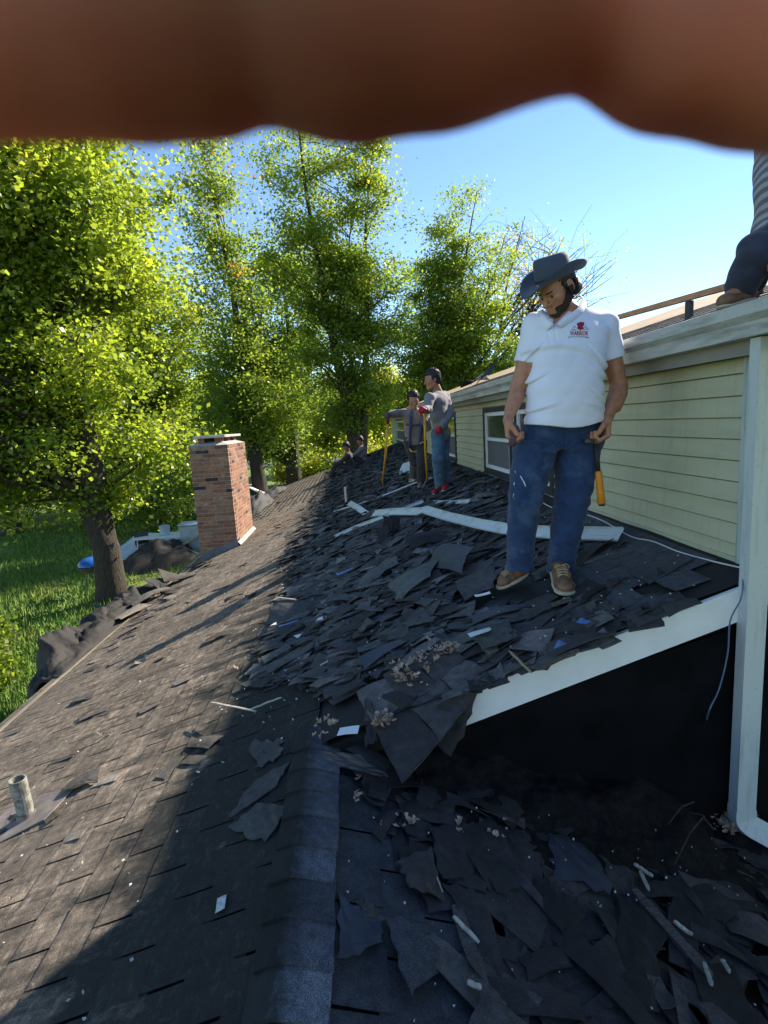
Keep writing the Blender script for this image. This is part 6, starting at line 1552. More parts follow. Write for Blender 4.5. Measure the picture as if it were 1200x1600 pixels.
sheet_piece('shingle_sheet', 'lower one of two long parallel shingle strips at the shadow line', (onL(412, 1042, .07), onL(492, 998, .07), onL(488, 1012, .065), onL(418, 1052, .065)), M['scrap_grey'], seed=42, jag=.004)
sheet_piece('shingle_sheet', 'black slab standing upright at the left end of the bent flashing', (atY(599, 806, 5.6), atY(624, 807, 5.6), atY(624, 836, 5.5), atY(601, 846, 5.5)), M['scrap'], seed=43, sag=.01)
sheet_piece('shingle_sheet', 'thin black slab leaning against the upright one near the flashing', (atY(590, 826, 5.35), atY(607, 820, 5.35), atY(607, 852, 5.25), atY(592, 856, 5.25)), M['scrap'], seed=44, sag=.004)
sheet_piece('shingle_sheet', 'arched black shingle bridging two slabs under the flashing bend', (onL(628, 842, .17), onL(690, 832, .06), onL(700, 846, .04), onL(640, 858, .12)), M['scrap'], seed=45, sag=.05)
sheet_piece('shingle_sheet', 'notched grey shingle lying left of the top of the ridge caps', (onL(392, 1158, .02), onL(444, 1156, .02), onL(432, 1184, .02), onL(398, 1203, .018)), M['scrap_grey'], seed=46, jag=.02)
sheet_piece('shingle_sheet', 'long torn shingle pair sliding down left of the ridge caps', (onL(400, 1218, .016), onL(455, 1188, .02), onL(432, 1228, .018), onL(350, 1282, .014)), M['scrap'], seed=47, jag=.01)
sheet_piece('shingle_sheet', 'short torn shingle overlapping the long pair left of the ridge caps', (onL(398, 1255, .022), onL(452, 1262, .022), onL(418, 1312, .02), onL(356, 1296, .02)), M['scrap_grey'], seed=48, jag=.012)
# on the near right slope
sheet_piece('shingle_sheet', 'smooth blue-grey torn sheet low on the dark slope right of centre', (onR(848, 1282, .03), onR(905, 1310, .035), onR(962, 1398, .05), onR(862, 1368, .03)), M['felt_blue'], seed=51, sag=.012, jag=.02)
sheet_piece('shingle_sheet', 'square-topped black shingle over the first hollow of the dark slope', (onR(668, 1292, .05), onR(760, 1282, .04), onR(745, 1372, .03), onR(690, 1372, .05)), M['scrap_deep'], seed=52, sag=.01)
sheet_piece('shingle_sheet', 'lifted torn shingle with a dark hollow under its lower edge', (onR(615, 1345, .07), onR(676, 1325, .06), onR(692, 1408, .03), onR(640, 1384, .075)), M['scrap'], seed=53, sag=.012, jag=.014)
sheet_piece('shingle_sheet', 'curled blue-black shingle with a pale folded rim right of the ridge caps', (onR(528, 1395, .02), onR(600, 1432, .035), onR(592, 1470, .05), onR(533, 1492, .06)), M['felt_blue'], seed=54, sag=-.02)
sheet_piece('shingle_sheet', 'small pale torn flap folded on the curled blue-black shingle', (onR(551, 1404, .06), onR(562, 1400, .07), onR(596, 1428, .06), onR(572, 1440, .05)), M['flash_grey'] if 'flash_grey' in M else M['scrap'], seed=55, sag=.01, jag=.006)
sheet_piece('shingle_sheet', 'large granulated sheet lying below the curled shingle near the bottom edge', (onR(600, 1432, .03), onR(680, 1452, .02), onR(690, 1510, .03), onR(640, 1560, .05)), M['cap'], seed=56, sag=.01, jag=.014)
sheet_piece('shingle_sheet', 'long black shingle sliding beside the rotted board', (onR(690, 1380, .03), onR(760, 1400, .03), onR(800, 1560, .03), onR(745, 1500, .03)), M['scrap_deep'], seed=57, sag=.01)
sheet_piece('shingle_sheet', 'large square black sheet between the hollow and the blue-grey torn one', (onR(756, 1280, .02), onR(845, 1290, .02), onR(850, 1400, .02), onR(750, 1375, .02)), M['scrap_deep'], seed=58, sag=.01)
sheet_piece('shingle_sheet', 'wide black sheet below the blue-grey torn sheet', (onR(800, 1400, .02), onR(905, 1430, .02), onR(930, 1560, .02), onR(790, 1540, .02)), M['scrap_deep'], seed=59, sag=.01, jag=.02)
sheet_piece('shingle_sheet', 'black slab overlapping the hollow under the blue-grey sheet', (onR(935, 1332, .05), onR(995, 1352, .03), onR(992, 1400, .03), onR(958, 1392, .02)), M['scrap_deep'], seed=60, sag=.01)
for i, (q, lab) in enumerate((((960, 1395, 1035, 1440, 1030, 1580, 930, 1570), 'wide dark sheet at the bottom right beside the splintered board'), ((1040, 1330, 1180, 1400, 1170, 1480, 1050, 1450), 'dark sheet right of the splintered board under the downspout'),
                            ((860, 1175, 960, 1190, 980, 1270, 850, 1262), 'dark sheet in the litter at the foot of the black wall'), ((1000, 1230, 1100, 1260, 1100, 1340, 1000, 1320), 'dark sheet in the litter left of the downspout elbow'))):
    sheet_piece('shingle_sheet', lab, [onR(q[2*k], q[2*k+1], .03) for k in range(4)], M['scrap_deep'], seed=70+i, sag=.012, jag=.02)
# boards and splinters
def stick(name, label, a, b, w_, t_, mat, cat, seed=0, group=None, up=(0, 0, 1)):
    r = random.Random(seed); a, b = Vector(a), Vector(b); d = b-a; L_ = d.length; d.normalize(); s = d.cross(Vector(up)).normalized(); u = s.cross(d); V = []; n = 8
    for i in range(n+1):
        q = i/n; k = 1-.5*(q > .93)-.4*(q < .05); c = a+d*L_*q+u*r.uniform(-.002, .002)
        ww = w_*k*r.uniform(.85, 1.1)
        V += [c-s*ww/2, c+s*ww/2, c+s*ww/2+u*t_, c-s*ww/2+u*t_]
    F = [(0, 1, 2, 3), tuple(n*4+k for k in (3, 2, 1, 0))]
    for i in range(n):
        for k in range(4): F.append((i*4+k, (i+1)*4+k, (i+1)*4+(k+1) % 4, i*4+(k+1) % 4))
    mb = MB(); mb.add([tuple(v) for v in V], F); o = mb.build(name, mat); setp(o, label, cat, group); return o
M['rotwood'] = simple('rotted_grey_wood', (0.085, 0.07, 0.06), 0.9, 0.5, 9, stretch=(4, 14, 14), bmp=0.5, bscale=30)
M['palewood'] = simple('pale_splinter', (0.40, 0.36, 0.30), 0.8, 0.3, 20)
M['palewood'] = simple('pale_splinter', (0.40, 0.36, 0.30), 0.8, 0.3, 20)
stick('splinter', 'pale stick standing in for the lit top edge of the propped-up brown-black sheet', atY(431, 934, 4.24), atY(463, 938, 4.17), .012, .008, M['palewood'], 'splinter', 99)  # stick added as the light-catching upper edge of the sheet
stick('rotted_board', 'long rotted board showing between torn shingles near the bottom', onR(712, 1420, .02), onR(775, 1610, .02), .04, .02, M['rotwood'], 'board', 1)
stick('rotted_board', 'split rotted board running to the bottom right among torn shingles', onR(990, 1395, .03), onR(1110, 1530, .03), .035, .02, M['rotwood'], 'board', 2)
stick('splinter', 'pale splinter beside the long rotted board', onR(708, 1432, .05), onR(748, 1474, .045), .012, .006, M['palewood'], 'splinter', 3)
stick('splinter', 'thin pale splinter standing above the long rotted board', onR(682, 1370, .06), onR(692, 1395, .05), .004, .004, M['palewood'], 'splinter', 4)
for i, (a, b) in enumerate((((1000, 1362), (1014, 1392)), ((1052, 1440), (1082, 1462)), ((1100, 1505), (1112, 1540)), ((1128, 1500), (1140, 1520)), ((990, 1350), (1020, 1370)), ((870, 1248), (912, 1268)), ((730, 1535), (752, 1545)))):
    stick('splinter', 'pale wood splinter on the dark slope below the downspout', onR(*a, .05), onR(*b, .05), .014, .006, M['palewood'], 'splinter', 10+i, group='splinters on the dark slope')
stick('splinter', 'tan splinter crossing the shingles below the boots near the rake', onL(796, 1018, .05), onL(830, 1052, .04), .010, .006, M['wood'], 'splinter', 21)
stick('wood_strip', 'dark wood strip lying along the top of the white rake board', onL(838, 1048, .03), onL(905, 1018, .03), .022, .012, M['rotwood'], 'board', 22)
stick('wood_strip', 'grey wood strip lying before the right boot', onL(862, 948, .06), onL(892, 936, .06), .03, .012, M['rotwood'], 'board', 23)
for i, (a, b) in enumerate((((430, 946), (470, 950)), ((500, 1040), (520, 1030)), ((388, 1110), (440, 1090)), ((400, 1112), (330, 1098)), ((660, 975), (672, 968)))):
    stick('splinter', 'pale sliver among the dark heap left of the boots', onL(*a, .07), onL(*b, .07), .012, .005, M['palewood'], 'splinter', 30+i, group='slivers in the dark heap')
# pale chips (paper, granule scars, nails)
M['chip'] = simple('pale_chip', (0.50, 0.50, 0.47), 0.8, 0.3, 60)
def chips():
    rs = random.Random(77); V = []; F = []
    def one(p, s_):
        n = len(V); a = rs.uniform(0, 6.3); k = rs.uniform(.3, .9)
        for q in range(4):
            an = a+q*math.pi/2; rr = s_*(1 if q % 2 else k)
            V.append((p.x+math.cos(an)*rr, p.y+math.sin(an)*rr, p.z+rs.uniform(0, .006)))
        V.append((p.x, p.y, p.z-.004)); F.extend([(n, n+1, n+2, n+3), (n, n+4, n+1), (n+1, n+4, n+2), (n+2, n+4, n+3), (n+3, n+4, n)])
    for _ in range(520):
        y = YR+.08+9*rs.random()**1.6; x = rs.uniform(-.7, 1.8); one(Vector((x, y, zL(x)+.03+heap(x, y)*rs.random())), rs.uniform(.003, .011))
    for _ in range(240):
        y = rs.uniform(.4, 2.0); x = rs.uniform(.05, 2.0); one(Vector((x, y, zR(x)+.035+max(0, y-1.7)*.35)), rs.uniform(.0015, .006))
    for _ in range(330):
        y = 1.2+13*rs.random()**1.5; x = rs.uniform(-2.6, -.5); one(Vector((x, y, zL(x)+.012)), rs.uniform(.003, .009))
    mb = MB(); mb.V = V; mb.F = F; o = mb.build('pale_chips', M['chip']); setp(o, kind='stuff')
chips()
# dry leaves
def leaf_heap(name, label, spots, n, seed, s=.03):
    r = random.Random(seed); mb = MB()
    for i in range(n):
        c = r.choice(spots); p = Vector(c[0])+Vector((r.gauss(0, c[1]), r.gauss(0, c[1]), abs(r.gauss(0, c[1]*.25))))
        a = r.uniform(0, 6.3); d = Vector((math.cos(a), math.sin(a), r.uniform(-.5, .7))).normalized(); sd = d.cross(Vector((r.uniform(-.6, .6), r.uniform(-.6, .6), 1))).normalized(); u = sd.cross(d)
        L_ = s*r.uniform(.6, 1.4); w_ = L_*r.uniform(.22, .5); cu = L_*r.uniform(.1, .5)
        k = len(mb.V)
        for q, (x, y) in enumerate(((0, 0), (.3, 1), (.55, .45), (.8, .8), (1, 0), (.8, -.8), (.55, -.45), (.3, -1))):
            mb.V.append(tuple(p+d*L_*x+sd*w_*y+u*(cu*y*y+cu*.6*x*x)))
        mb.V.append(tuple(p+d*L_*.5)); 
        for q in range(8): mb.F.append((k+q, k+(q+1) % 8, k+8))
    o = mb.build(name, M['leaf_dry']); setp(o, label, 'leaves', kind='stuff'); return o
leaf_heap('dry_leaves', 'drift of curled dry leaves on the heap left of the rake', [(onL(660, 1030, .09), .05), (onL(688, 1022, .10), .05), (onL(640, 1050, .08), .04), (onL(700, 1010, .1), .03), (onL(632, 1062, .07), .03)], 120, 1)
leaf_heap('dry_leaves', 'knot of curled dry leaves on the big jutting shingle sheet', [(A.lerp(Dc, .45)+(Bc-A)*.08+Vector((0, 0, .02)), .022)], 36, 2)
leaf_heap('dry_leaves', 'few curled leaves by the top of the ridge caps', [(onL(505, 1130, .05), .012), (onL(498, 1148, .05), .012), (onL(523, 1130, .05), .008)], 14, 3, .028)
leaf_heap('dry_leaves', 'dry leaves scattered in the litter below the black wall', [(onR(575, 1215, .06), .02), (onR(560, 1245, .05), .02), (onR(720, 1297, .05), .015), (onR(775, 1300, .05), .02), (onR(840, 1232, .05), .015), (onR(606, 1265, .05), .015), (onR(645, 1290, .05), .02)], 32, 4, .026)
leaf_heap('dry_leaves', 'band of dead leaves and twigs at the wall foot beside the downspout', [(onR(1030+i*14, 1160+i*16, .20-.012*i), .05) for i in range(9)]+[(onR(1060, 1150, .22), .1)], 230, 5, .045)
leaf_heap('dry_leaves', 'few yellowed leaves on the sunlit slope', [(onL(160, 1150, .02), .02), (onL(380, 1050, .02), .02), (onL(100, 1140, .02), .02), (onL(270, 1015, .02), .02)], 10, 6, .03)
for i in range(7):
    a = onR(1020+i*16, 1165+i*22, .21); b = a+Vector((rnd.uniform(-.3, .3), rnd.uniform(-.3, .2), rnd.uniform(-.03, .07)))
    mb = MB(); mb.tube([a, a.lerp(b, .5)+Vector((0, 0, .03)), b], [.004, .003, .002], 5); o = mb.build('twig', M['bark']); setp(o, 'bare twig lying in the leaf band at the wall foot left of the downspout', 'twig', 'twigs at the wall foot')
# blue wrappers, paper and moss
M['blue'] = simple('blue_plastic', (0.08, 0.17, 0.42), 0.4, 0.4, 60); M['paper'] = simple('white_paper', (0.7, 0.71, 0.73), 0.7, 0.1, 30); M['moss'] = simple('moss', (0.07, 0.10, 0.045), 0.95, 0.4, 80)
def rag(name, label, p, l, w_, mat, seed, az=0, lift=.03, cat='wrapper', bend=.015):
    V, F = scrap_verts(l, w_, seed, bend=min(bend, .004), jag=.04, th=.0015); mb = MB(); Mx = Matrix.Translation(Vector(p)+Vector((0, 0, lift))) @ Matrix.Rotation(-math.atan(S), 4, 'Y') @ Matrix.Rotation(R_(az), 4, 'Z')
    mb.add([tuple(Mx @ Vector(v)) for v in V], F); o = mb.build(name, mat); setp(o, label, cat); return o
rag('wrapper', 'crumpled blue wrapper lying upright near the rake right of the boots', onL(912, 982, .05), .035, .06, M['blue'], 1, 20)
rag('wrapper', 'small crumpled blue wrapper just above the white rake board', onL(875, 1020, .05), .05, .035, M['blue'], 2, 40)
rag('wrapper', 'blue and white film scrap below the propped-up sheet', onL(452, 980, .05), .16, .03, M['blue'], 3, -10)
rag('paper_scrap', 'white paper corner at the left below the propped-up sheet', onL(428, 983, .055), .05, .035, M['paper'], 4, 0, cat='paper')
rag('paper_scrap', 'crumpled white paper right of the blue film scrap', onL(500, 975, .06), .05, .05, M['paper'], 5, 0, cat='paper', bend=.03)
rag('paper_scrap', 'small white triangle of paper above the parallel strips', onL(468, 1000, .06), .05, .04, M['paper'], 6, 30, cat='paper')
rag('paper_scrap', 'blue-white film scrap in the heap above the propped-up sheet', onL(540, 898, .07), .16, .05, M['blue'], 7, 10, cat='paper')
rag('broken_shingle_chip', 'pale grey broken chip on the rounded shingle below the boots', onL(750, 997, .09), .11, .045, M['flash'], 8, -10, cat='chip', bend=.004)
rag('paper_scrap', 'small white scrap left of the boots in the heap', onL(755, 938, .08), .09, .03, M['paper'], 9, -20, cat='paper')
rag('paper_scrap', 'pale green-white paint blot sheet on the shaded slope left of the ridge caps', onL(346, 1418, .0), .030, .055, M['chip'], 10, 10, lift=.013, cat='paper', bend=.002)
# bit of white showing at the ridge end
rag('paper_scrap', 'bright white flashing corner at the top end of the ridge caps', onL(545, 1152, .05), .10, .05, M['paper'], 12, -25, cat='flashing', bend=.004)

# ------------------------------------------------------------------ bent white flashing strips
def profile_strip(name, label, path, w_, mat, ups=None, lip=.018, cat='flashing', twist=None):
    P_ = [Vector(p) for p in path]; V = []; sec = [(-w_/2, 0), (-w_/2, lip), (-w_/2+.003, lip), (-w_/2+.003, .002), (-.01, .002), (-.008, .006), (.008, .006), (.01, .002), (w_/2-.003, .002), (w_/2-.003, lip*.7), (w_/2, lip*.7), (w_/2, 0)]
    for i, p in enumerate(P_):
        d = (P_[min(i+1, len(P_)-1)]-P_[max(i-1, 0)]).normalized(); u = Vector(ups[i] if ups else (-.3, 0, 1)); u = (u-d*u.dot(d)).normalized(); s = d.cross(u)
        for (a, b) in sec: V.append(tuple(p+s*a+u*b))
    n = len(sec); F = []
    for i in range(len(P_)-1):
        for k in range(n): F.append((i*n+k, i*n+(k+1) % n, (i+1)*n+(k+1) % n, (i+1)*n+k))
    F.append(tuple(range(n))); F.append(tuple((len(P_)-1)*n+k for k in range(n))[::-1])
    mb = MB(); mb.add(V, F); o = mb.build(name, mat); setp(o, label, cat); return o
U = (-.35, -.75, .8)
profile_strip('flashing_strip', 'long bent white metal flashing strip running behind the man in the polo', [onL(583, 803, .10), onL(612, 800, .12), onL(655, 800, .13), onL(664, 797, .14), onL(700, 808, .12), onL(750, 820, .11), onL(800, 829, .09), onL(860, 833, .07), onL(970, 836, .06)], .10, M['flash'], [U]*9)
profile_strip('flashing_strip', 'narrow white strip slanting down left from the bent flashing', [onL(522, 840, .05), onL(556, 824, .07), onL(600, 808, .09), onL(640, 792, .08), onL(662, 784, .07)], .045, M['flash'], [U]*5)
profile_strip('flashing_strip', 'twisted pale blue flashing end left of the bent strip', [onL(545, 786, .12), onL(556, 792, .10), onL(568, 800, .05), onL(576, 806, .02)], .09, M['flash'], [(-.2, -.9, .5), (-.3, -.8, .6), (-.5, -.4, .8), (-.3, 0, 1)])
profile_strip('flashing_strip', 'short white strip lying behind the red shoes', [onL(676, 786, .05), onL(705, 786, .05), onL(733, 784, .06)], .05, M['flash'], [U]*3)
profile_strip('flashing_strip', 'long thin white strip lying across the roof under the yellow bars', [onL(520, 800, .03), onL(560, 788, .05), onL(600, 774, .06), onL(645, 756, .06), onL(680, 745, .05)], .022, M['flash'], [U]*5, lip=.008)
sheet_piece('metal_sheet', 'bent white metal sheet lying on the roof behind the left yellow bar', (onL(630, 728, .05)+Vector((0, .1, .04)), onL(648, 722, .08)+Vector((0, .1, .05)), onL(646, 738, .05), onL(622, 742, .03)), M['white'], seed=91, sag=.01, cat='metal sheet', jag=.004)
# vent pipes
def pipe(label, p, h, r_, mat, lean=(0, 0), plate=True):
    t = thing('vent_pipe', label, 'pipe', p); q = Vector(p); top = q+Vector((lean[0], lean[1], h)); n = 20; V = []
    for k, (c, rr) in enumerate(((q-Vector((0, 0, .05)), r_), (q.lerp(top, .5), r_*.99), (top, r_*1.02), (top, r_*.86), (q.lerp(top, .2), r_*.86))):
        for i in range(n):
            a = 2*math.pi*i/n; V.append((c.x+math.cos(a)*rr, c.y+math.sin(a)*rr, c.z))
    F = []
    for k in range(4):
        for i in range(n): F.append((k*n+i, k*n+(i+1) % n, (k+1)*n+(i+1) % n, (k+1)*n+i))
    F.append(tuple(4*n+i for i in range(n)))
    mb = MB(); mb.add(V, F); o = mb.build('pipe', mat, None, smooth=False); to_parent(o, t)
    if plate:
        mb = MB(); Mx = Matrix.Translation(q) @ Matrix.Rotation(-math.atan(S), 4, 'Y')
        pl = [(-.23, -.13), (-.05, -.16), (.16, -.11), (.20, .10), (.02, .15), (-.18, .14)]
        mb.add([tuple(Mx @ Vector((x, y, .018+.008*math.sin(x*20)))) for x, y in pl]+[tuple(Mx @ Vector((x, y, .008))) for x, y in pl], [tuple(range(6)), tuple(range(6, 12))[::-1]]+[(i, (i+1) % 6, 6+(i+1) % 6, 6+i) for i in range(6)])
        o = mb.build('flashing_plate', M['plate'], None); to_parent(o, t)
        mb = MB(); mb.tube([q-Vector((0, 0, .02)), q+Vector((lean[0]*.15, 0, .035))], [r_*1.35, r_*1.08], 20, caps=False); o = mb.build('collar', M['plate'], None, smooth=True); to_parent(o, t)
    return t
M['lichen'] = grimy('lichened_pipe', (0.34, 0.33, 0.28), (0.085, 0.085, 0.06), lo=.42, hi=.58, stretch=(1, 1, 1), sc=26, rough=.9)
M['plate'] = simple('old_lead_plate', (0.20, 0.17, 0.15), 0.8, 0.3, 14)
pipe('lichen-covered vent pipe standing on the sunlit slope at the left edge', onL(43, 1278), .215, .038, M['lichen'], lean=(-.015, 0))
pipe('thin grey vent pipe in the shade just beyond the twisted flashing', onL(542, 787), .30, .034, M['metal'], plate=False)

# ------------------------------------------------------------------ yellow stripping bars
def bar(label, foot, top, bend_dx, claw_col):
    t = thing('stripping_bar', label, 'pry bar', foot); f, tp = Vector(foot), Vector(top); d = tp-f
    a = f+Vector((-.015, -.03, .0)); k1 = f+d*.18+Vector((bend_dx, -.03, 0))
    mb = MB(); mb.tube([k1, f+d*.5+Vector((bend_dx*.4, 0, 0)), f+d*.92], [.016, .0165, .0175], 8); to_parent(mb.build('handle', M['yellow'], None, smooth=True), t)
    mb = MB(); mb.tube([f+Vector((.02, -.05, .03)), f+d*.06, k1], [.012, .013, .014], 8); to_parent(mb.build('neck', M['steel'], None, smooth=True), t)
    mb = MB(); mb.box((-.09, -.06, .005), (.09, .03, .013)); mb.box((-.09, -.10, .004), (-.05, -.061, .010)); mb.box((-.02, -.10, .004), (.02, -.061, .010)); mb.box((.05, -.10, .004), (.09, -.061, .010)); mb.box((-.015, -.04, .014), (.015, .0, .05))
    o = mb.build('claw_head', claw_col, None); o.location = f+Vector((.0, -.04, .03)); o.rotation_euler = (R_(8), -math.atan(S), R_(25)); to_parent(o, t)
    mb = MB(); g0 = f+d*.92; mb.tube([g0, g0+d*.06, tp, tp+Vector((0, 0, .015))], [.020, .022, .022, .016], 8); to_parent(mb.build('grip', M['red'], None, smooth=True), t)
    return t
M['pinkgrip'] = M['red']
bar('left yellow roof-stripping bar under the outstretched arm', onL(602, 774, .03), atY(606, 651, 7.85), -.05, M['steel'])
bar('right yellow roof-stripping bar between the two standing workers', onL(660, 770, .03), atY(664, 634, 6.95), .06, M['steel'])
# board on the upper roof and its brackets
bt = thing('toe_board', 'long reddish board raised over the upper roof behind the polo shoulder', 'board', atY(1030, 486, 3.4))
a = atY(915, 510, 4.3); b = atY(1122, 452, 2.75)
mb = MB(); d = (b-a).normalized(); s_ = Vector((0, 0, 1)); mb.tube([a-d*.3, b+d*.25], .021, 4); o = mb.build('plank', M['lath'], None); to_parent(o, bt)
for u in (.15, .85):
    p = a.lerp(b, u); mb = MB(); mb.box((p.x-.012, p.y-.02, urz(p.x)), (p.x+.012, p.y+.02, max(p.z-.02, urz(p.x)+.02))); o = mb.build('bracket', M['steel'], None); to_parent(o, bt)
# black scraps on the upper roof beyond the window
for i, (px, py) in enumerate(((742, 596), (752, 590), (760, 588))):
    x = 2.02+.05*i; p = atX(px, py, x); y = p.y
    V, F = scrap_verts(.40, .26, 700+i, bend=.05, jag=.15); mb = MB(); Mx = Matrix.Translation((x, y, urz(x)+.04+.03*i)) @ Matrix.Rotation(-.2-.3*i, 4, 'Y') @ Matrix.Rotation(i*1.1, 4, 'Z')
    mb.add([tuple(Mx @ Vector(v)) for v in V], F); o = mb.build('torn_shingle', M['scrap']); setp(o, ('lowest crumpled black shingle', 'middle crumpled black shingle', 'topmost crumpled black shingle')[i]+' of the small pile on the upper roof', 'shingle', 'shingles on the upper roof')
# ================================================================== along and below the eave
# old black sheeting slumped over the eave
def tarp():
    rs = np.random.RandomState(8); nu, nv = 120, 60; V = []
    from mathutils import noise as NZ
    for i in range(nu+1):
        y = 5.05+3.6*(i/nu)
        Hh = float(np.interp(y, [5.05, 5.2, 5.6, 6.1, 6.8, 7.6, 8.65], [.0, .08, .20, .17, .13, .09, .0]))
        Wd = float(np.interp(y, [5.05, 5.6, 7, 8.65], [.35, .75, .9, .6]))
        for j in range(nv+1):
            v = j/nv; x = XE+.04-v*Wd; base_ = zL(XE)+.012
            z = base_+Hh*math.sin(min(1, v/.45)*math.pi/2)**.8*(1 if v < .45 else max(0, 1-((v-.45)/.6)**2))-(max(0, v-.35)/.65)**2.0*1.95
            p = Vector((x*2.2, y*2.2, z*2.2)); k = min(1, v*5)
            t1 = NZ.turbulence(p, 4, True); t2 = NZ.noise(p*1.7+Vector((5, 3, 1)))
            t3 = abs(NZ.noise(p*2.6))+.5*abs(NZ.noise(p*6)); z -= .10*t3*k
            V.append((x+.16*t2*k-.05*t1*k, y+.12*NZ.noise(p*1.3)*k, max(z+(.22*t1-.10)*k*(.4+Hh*2), GZ+.05)))
    V = np.array(V); i = np.arange((nu+1)*(nv+1)).reshape(nu+1, nv+1)
    F = np.stack([i[:-1, :-1], i[:-1, 1:], i[1:, 1:], i[1:, :-1]], -1).reshape(-1, 4)
    M['tarp'] = simple('dark_sheeting', (0.022, 0.018, 0.016), 0.8, 0.4, 5, bmp=0.5, bscale=18, bdist=.02)
    o = mesh_np('dark_sheeting', V, F, M['tarp'], smooth=True); setp(o, 'crumpled dark roofing felt slumped over the eave in front of the maple', 'roofing felt')
    sd = o.modifiers.new('s', 'SOLIDIFY'); sd.thickness = .012
tarp()
for i, (px, py, l, w_, a, lab, mt) in enumerate(((232, 935, .62, .26, 60, 'large tan shingle slab lying at the eave below the maple trunk', 'scrap_brown'), (205, 958, .55, .20, 70, 'second tan slab at the eave nearer the slumped felt', 'scrap_brown'),
                                      (163, 948, .30, .24, 10, 'pale block perched on the slumped felt at the trunk foot', 'scrap_brown'), (252, 916, .5, .3, 80, 'dark slab at the eave left of the chimney debris', 'scrap'), (276, 905, .45, .3, 30, 'pale slab edging the debris left of the chimney', 'scrap_brown'))):
    p = onL(px, py, .05); V, F = scrap_verts(l, w_, 800+i, bend=.03, jag=.1, th=.008); mb = MB(); Mx = Matrix.Translation(p) @ Matrix.Rotation(-.25+.12*i, 4, 'Y') @ Matrix.Rotation(R_(a), 4, 'Z')
    mb.add([tuple(Mx @ Vector(v)) for v in V], F); o = mb.build('shingle_slab', M[mt]); setp(o, lab, 'shingle')
# debris rolled at the eave right of the chimney
def mound(name, label, p, rx, ry, h, mat, seed, cat='debris'):
    rs = np.random.RandomState(seed); n = 22; V = []
    for i in range(n):
        for j in range(n):
            u, v = -1+2*i/(n-1), -1+2*j/(n-1); r_ = math.sqrt(u*u+v*v); z = h*max(0, 1-r_**1.6)+.25*h*math.sin(u*9+seed)*math.sin(v*8)*max(0, 1-r_)+rs.normal(0, h*.05)*(r_ < 1)
            V.append((p[0]+u*rx, p[1]+v*ry, p[2]+z-.02))
    i = np.arange(n*n).reshape(n, n); F = np.stack([i[:-1, :-1], i[1:, :-1], i[1:, 1:], i[:-1, 1:]], -1).reshape(-1, 4)
    o = mesh_np(name, np.array(V), F, mat, smooth=False); setp(o, label, cat); return o
mound('debris_heap', 'rolled dark felt heaped at the eave beyond the chimney', (XE+.25, 15.6, zL(XE+.25)), .40, 1.5, .42, M['scrap'], 3)
mound('debris_heap', 'low dark debris heap along the eave before the seated workers', (XE+.3, 18.8, zL(XE+.3)), .5, 1.4, .22, M['scrap'], 4)
mound('debris_heap', 'dark pile of torn felt on the ground left of the chimney', atZ(255, 880, GZ), 1.5, 1.6, .8, M['scrap'], 5)
# crushed litter at the foot of the black wall on the near slope
from mathutils import noise as NZ2
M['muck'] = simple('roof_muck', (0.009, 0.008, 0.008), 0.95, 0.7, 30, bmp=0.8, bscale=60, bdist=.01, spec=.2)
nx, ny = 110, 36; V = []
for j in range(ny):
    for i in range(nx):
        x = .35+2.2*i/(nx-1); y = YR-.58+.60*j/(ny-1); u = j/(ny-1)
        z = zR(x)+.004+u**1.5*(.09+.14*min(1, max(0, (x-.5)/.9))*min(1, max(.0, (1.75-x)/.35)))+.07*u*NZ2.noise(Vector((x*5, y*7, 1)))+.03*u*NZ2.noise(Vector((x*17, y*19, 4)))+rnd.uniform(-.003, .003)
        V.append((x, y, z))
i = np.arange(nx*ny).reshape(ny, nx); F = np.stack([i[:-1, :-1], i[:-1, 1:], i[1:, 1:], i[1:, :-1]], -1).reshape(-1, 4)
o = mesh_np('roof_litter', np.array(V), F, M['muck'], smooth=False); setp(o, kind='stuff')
# ------------------------------------------------------------------ things on the lawn
p = atZ(150, 926, GZ)+Vector((0, 0, 0)); s = 1.0
gr = thing('kettle_grill', 'blue-lidded grill on thin black legs beside the maple trunk', 'grill', p)
V = []; F = []; n = 20
def dome(c, r_, z0, sgn, mat, name):
    mb = MB(); V = []; m = 6
    for j in range(m+1):
        a = j/m*math.pi/2
        for i in range(n): V.append((c.x+math.cos(2*math.pi*i/n)*r_*math.cos(a), c.y+math.sin(2*math.pi*i/n)*r_*math.cos(a), z0+sgn*r_*.62*math.sin(a)))
    F = [(j*n+i, j*n+(i+1) % n, (j+1)*n+(i+1) % n, (j+1)*n+i) for j in range(m) for i in range(n)]
    mb.add(V, F); to_parent(mb.build(name, mat, None, smooth=True), gr)
M['bluelid'] = simple('blue_enamel', (0.02, 0.13, 0.50), 0.3, 0.1, 10)
dome(p, .36, GZ+.82, 1, M['bluelid'], 'lid'); dome(p, .36, GZ+.80, -1, M['steel'], 'bowl')
for a in (0, 2.1, 4.2):
    mb = MB(); mb.tube([p+Vector((math.cos(a)*.18, math.sin(a)*.18, .62)), p+Vector((math.cos(a)*.34, math.sin(a)*.34, 0))], .014, 6); to_parent(mb.build('leg', M['steel'], None), gr)
mb = MB(); mb.tube([p+Vector((-.06, 0, 1.05)), p+Vector((-.04, 0, 1.10)), p+Vector((.04, 0, 1.10)), p+Vector((.06, 0, 1.05))], .012, 6); to_parent(mb.build('lid_handle', M['black'], None), gr)
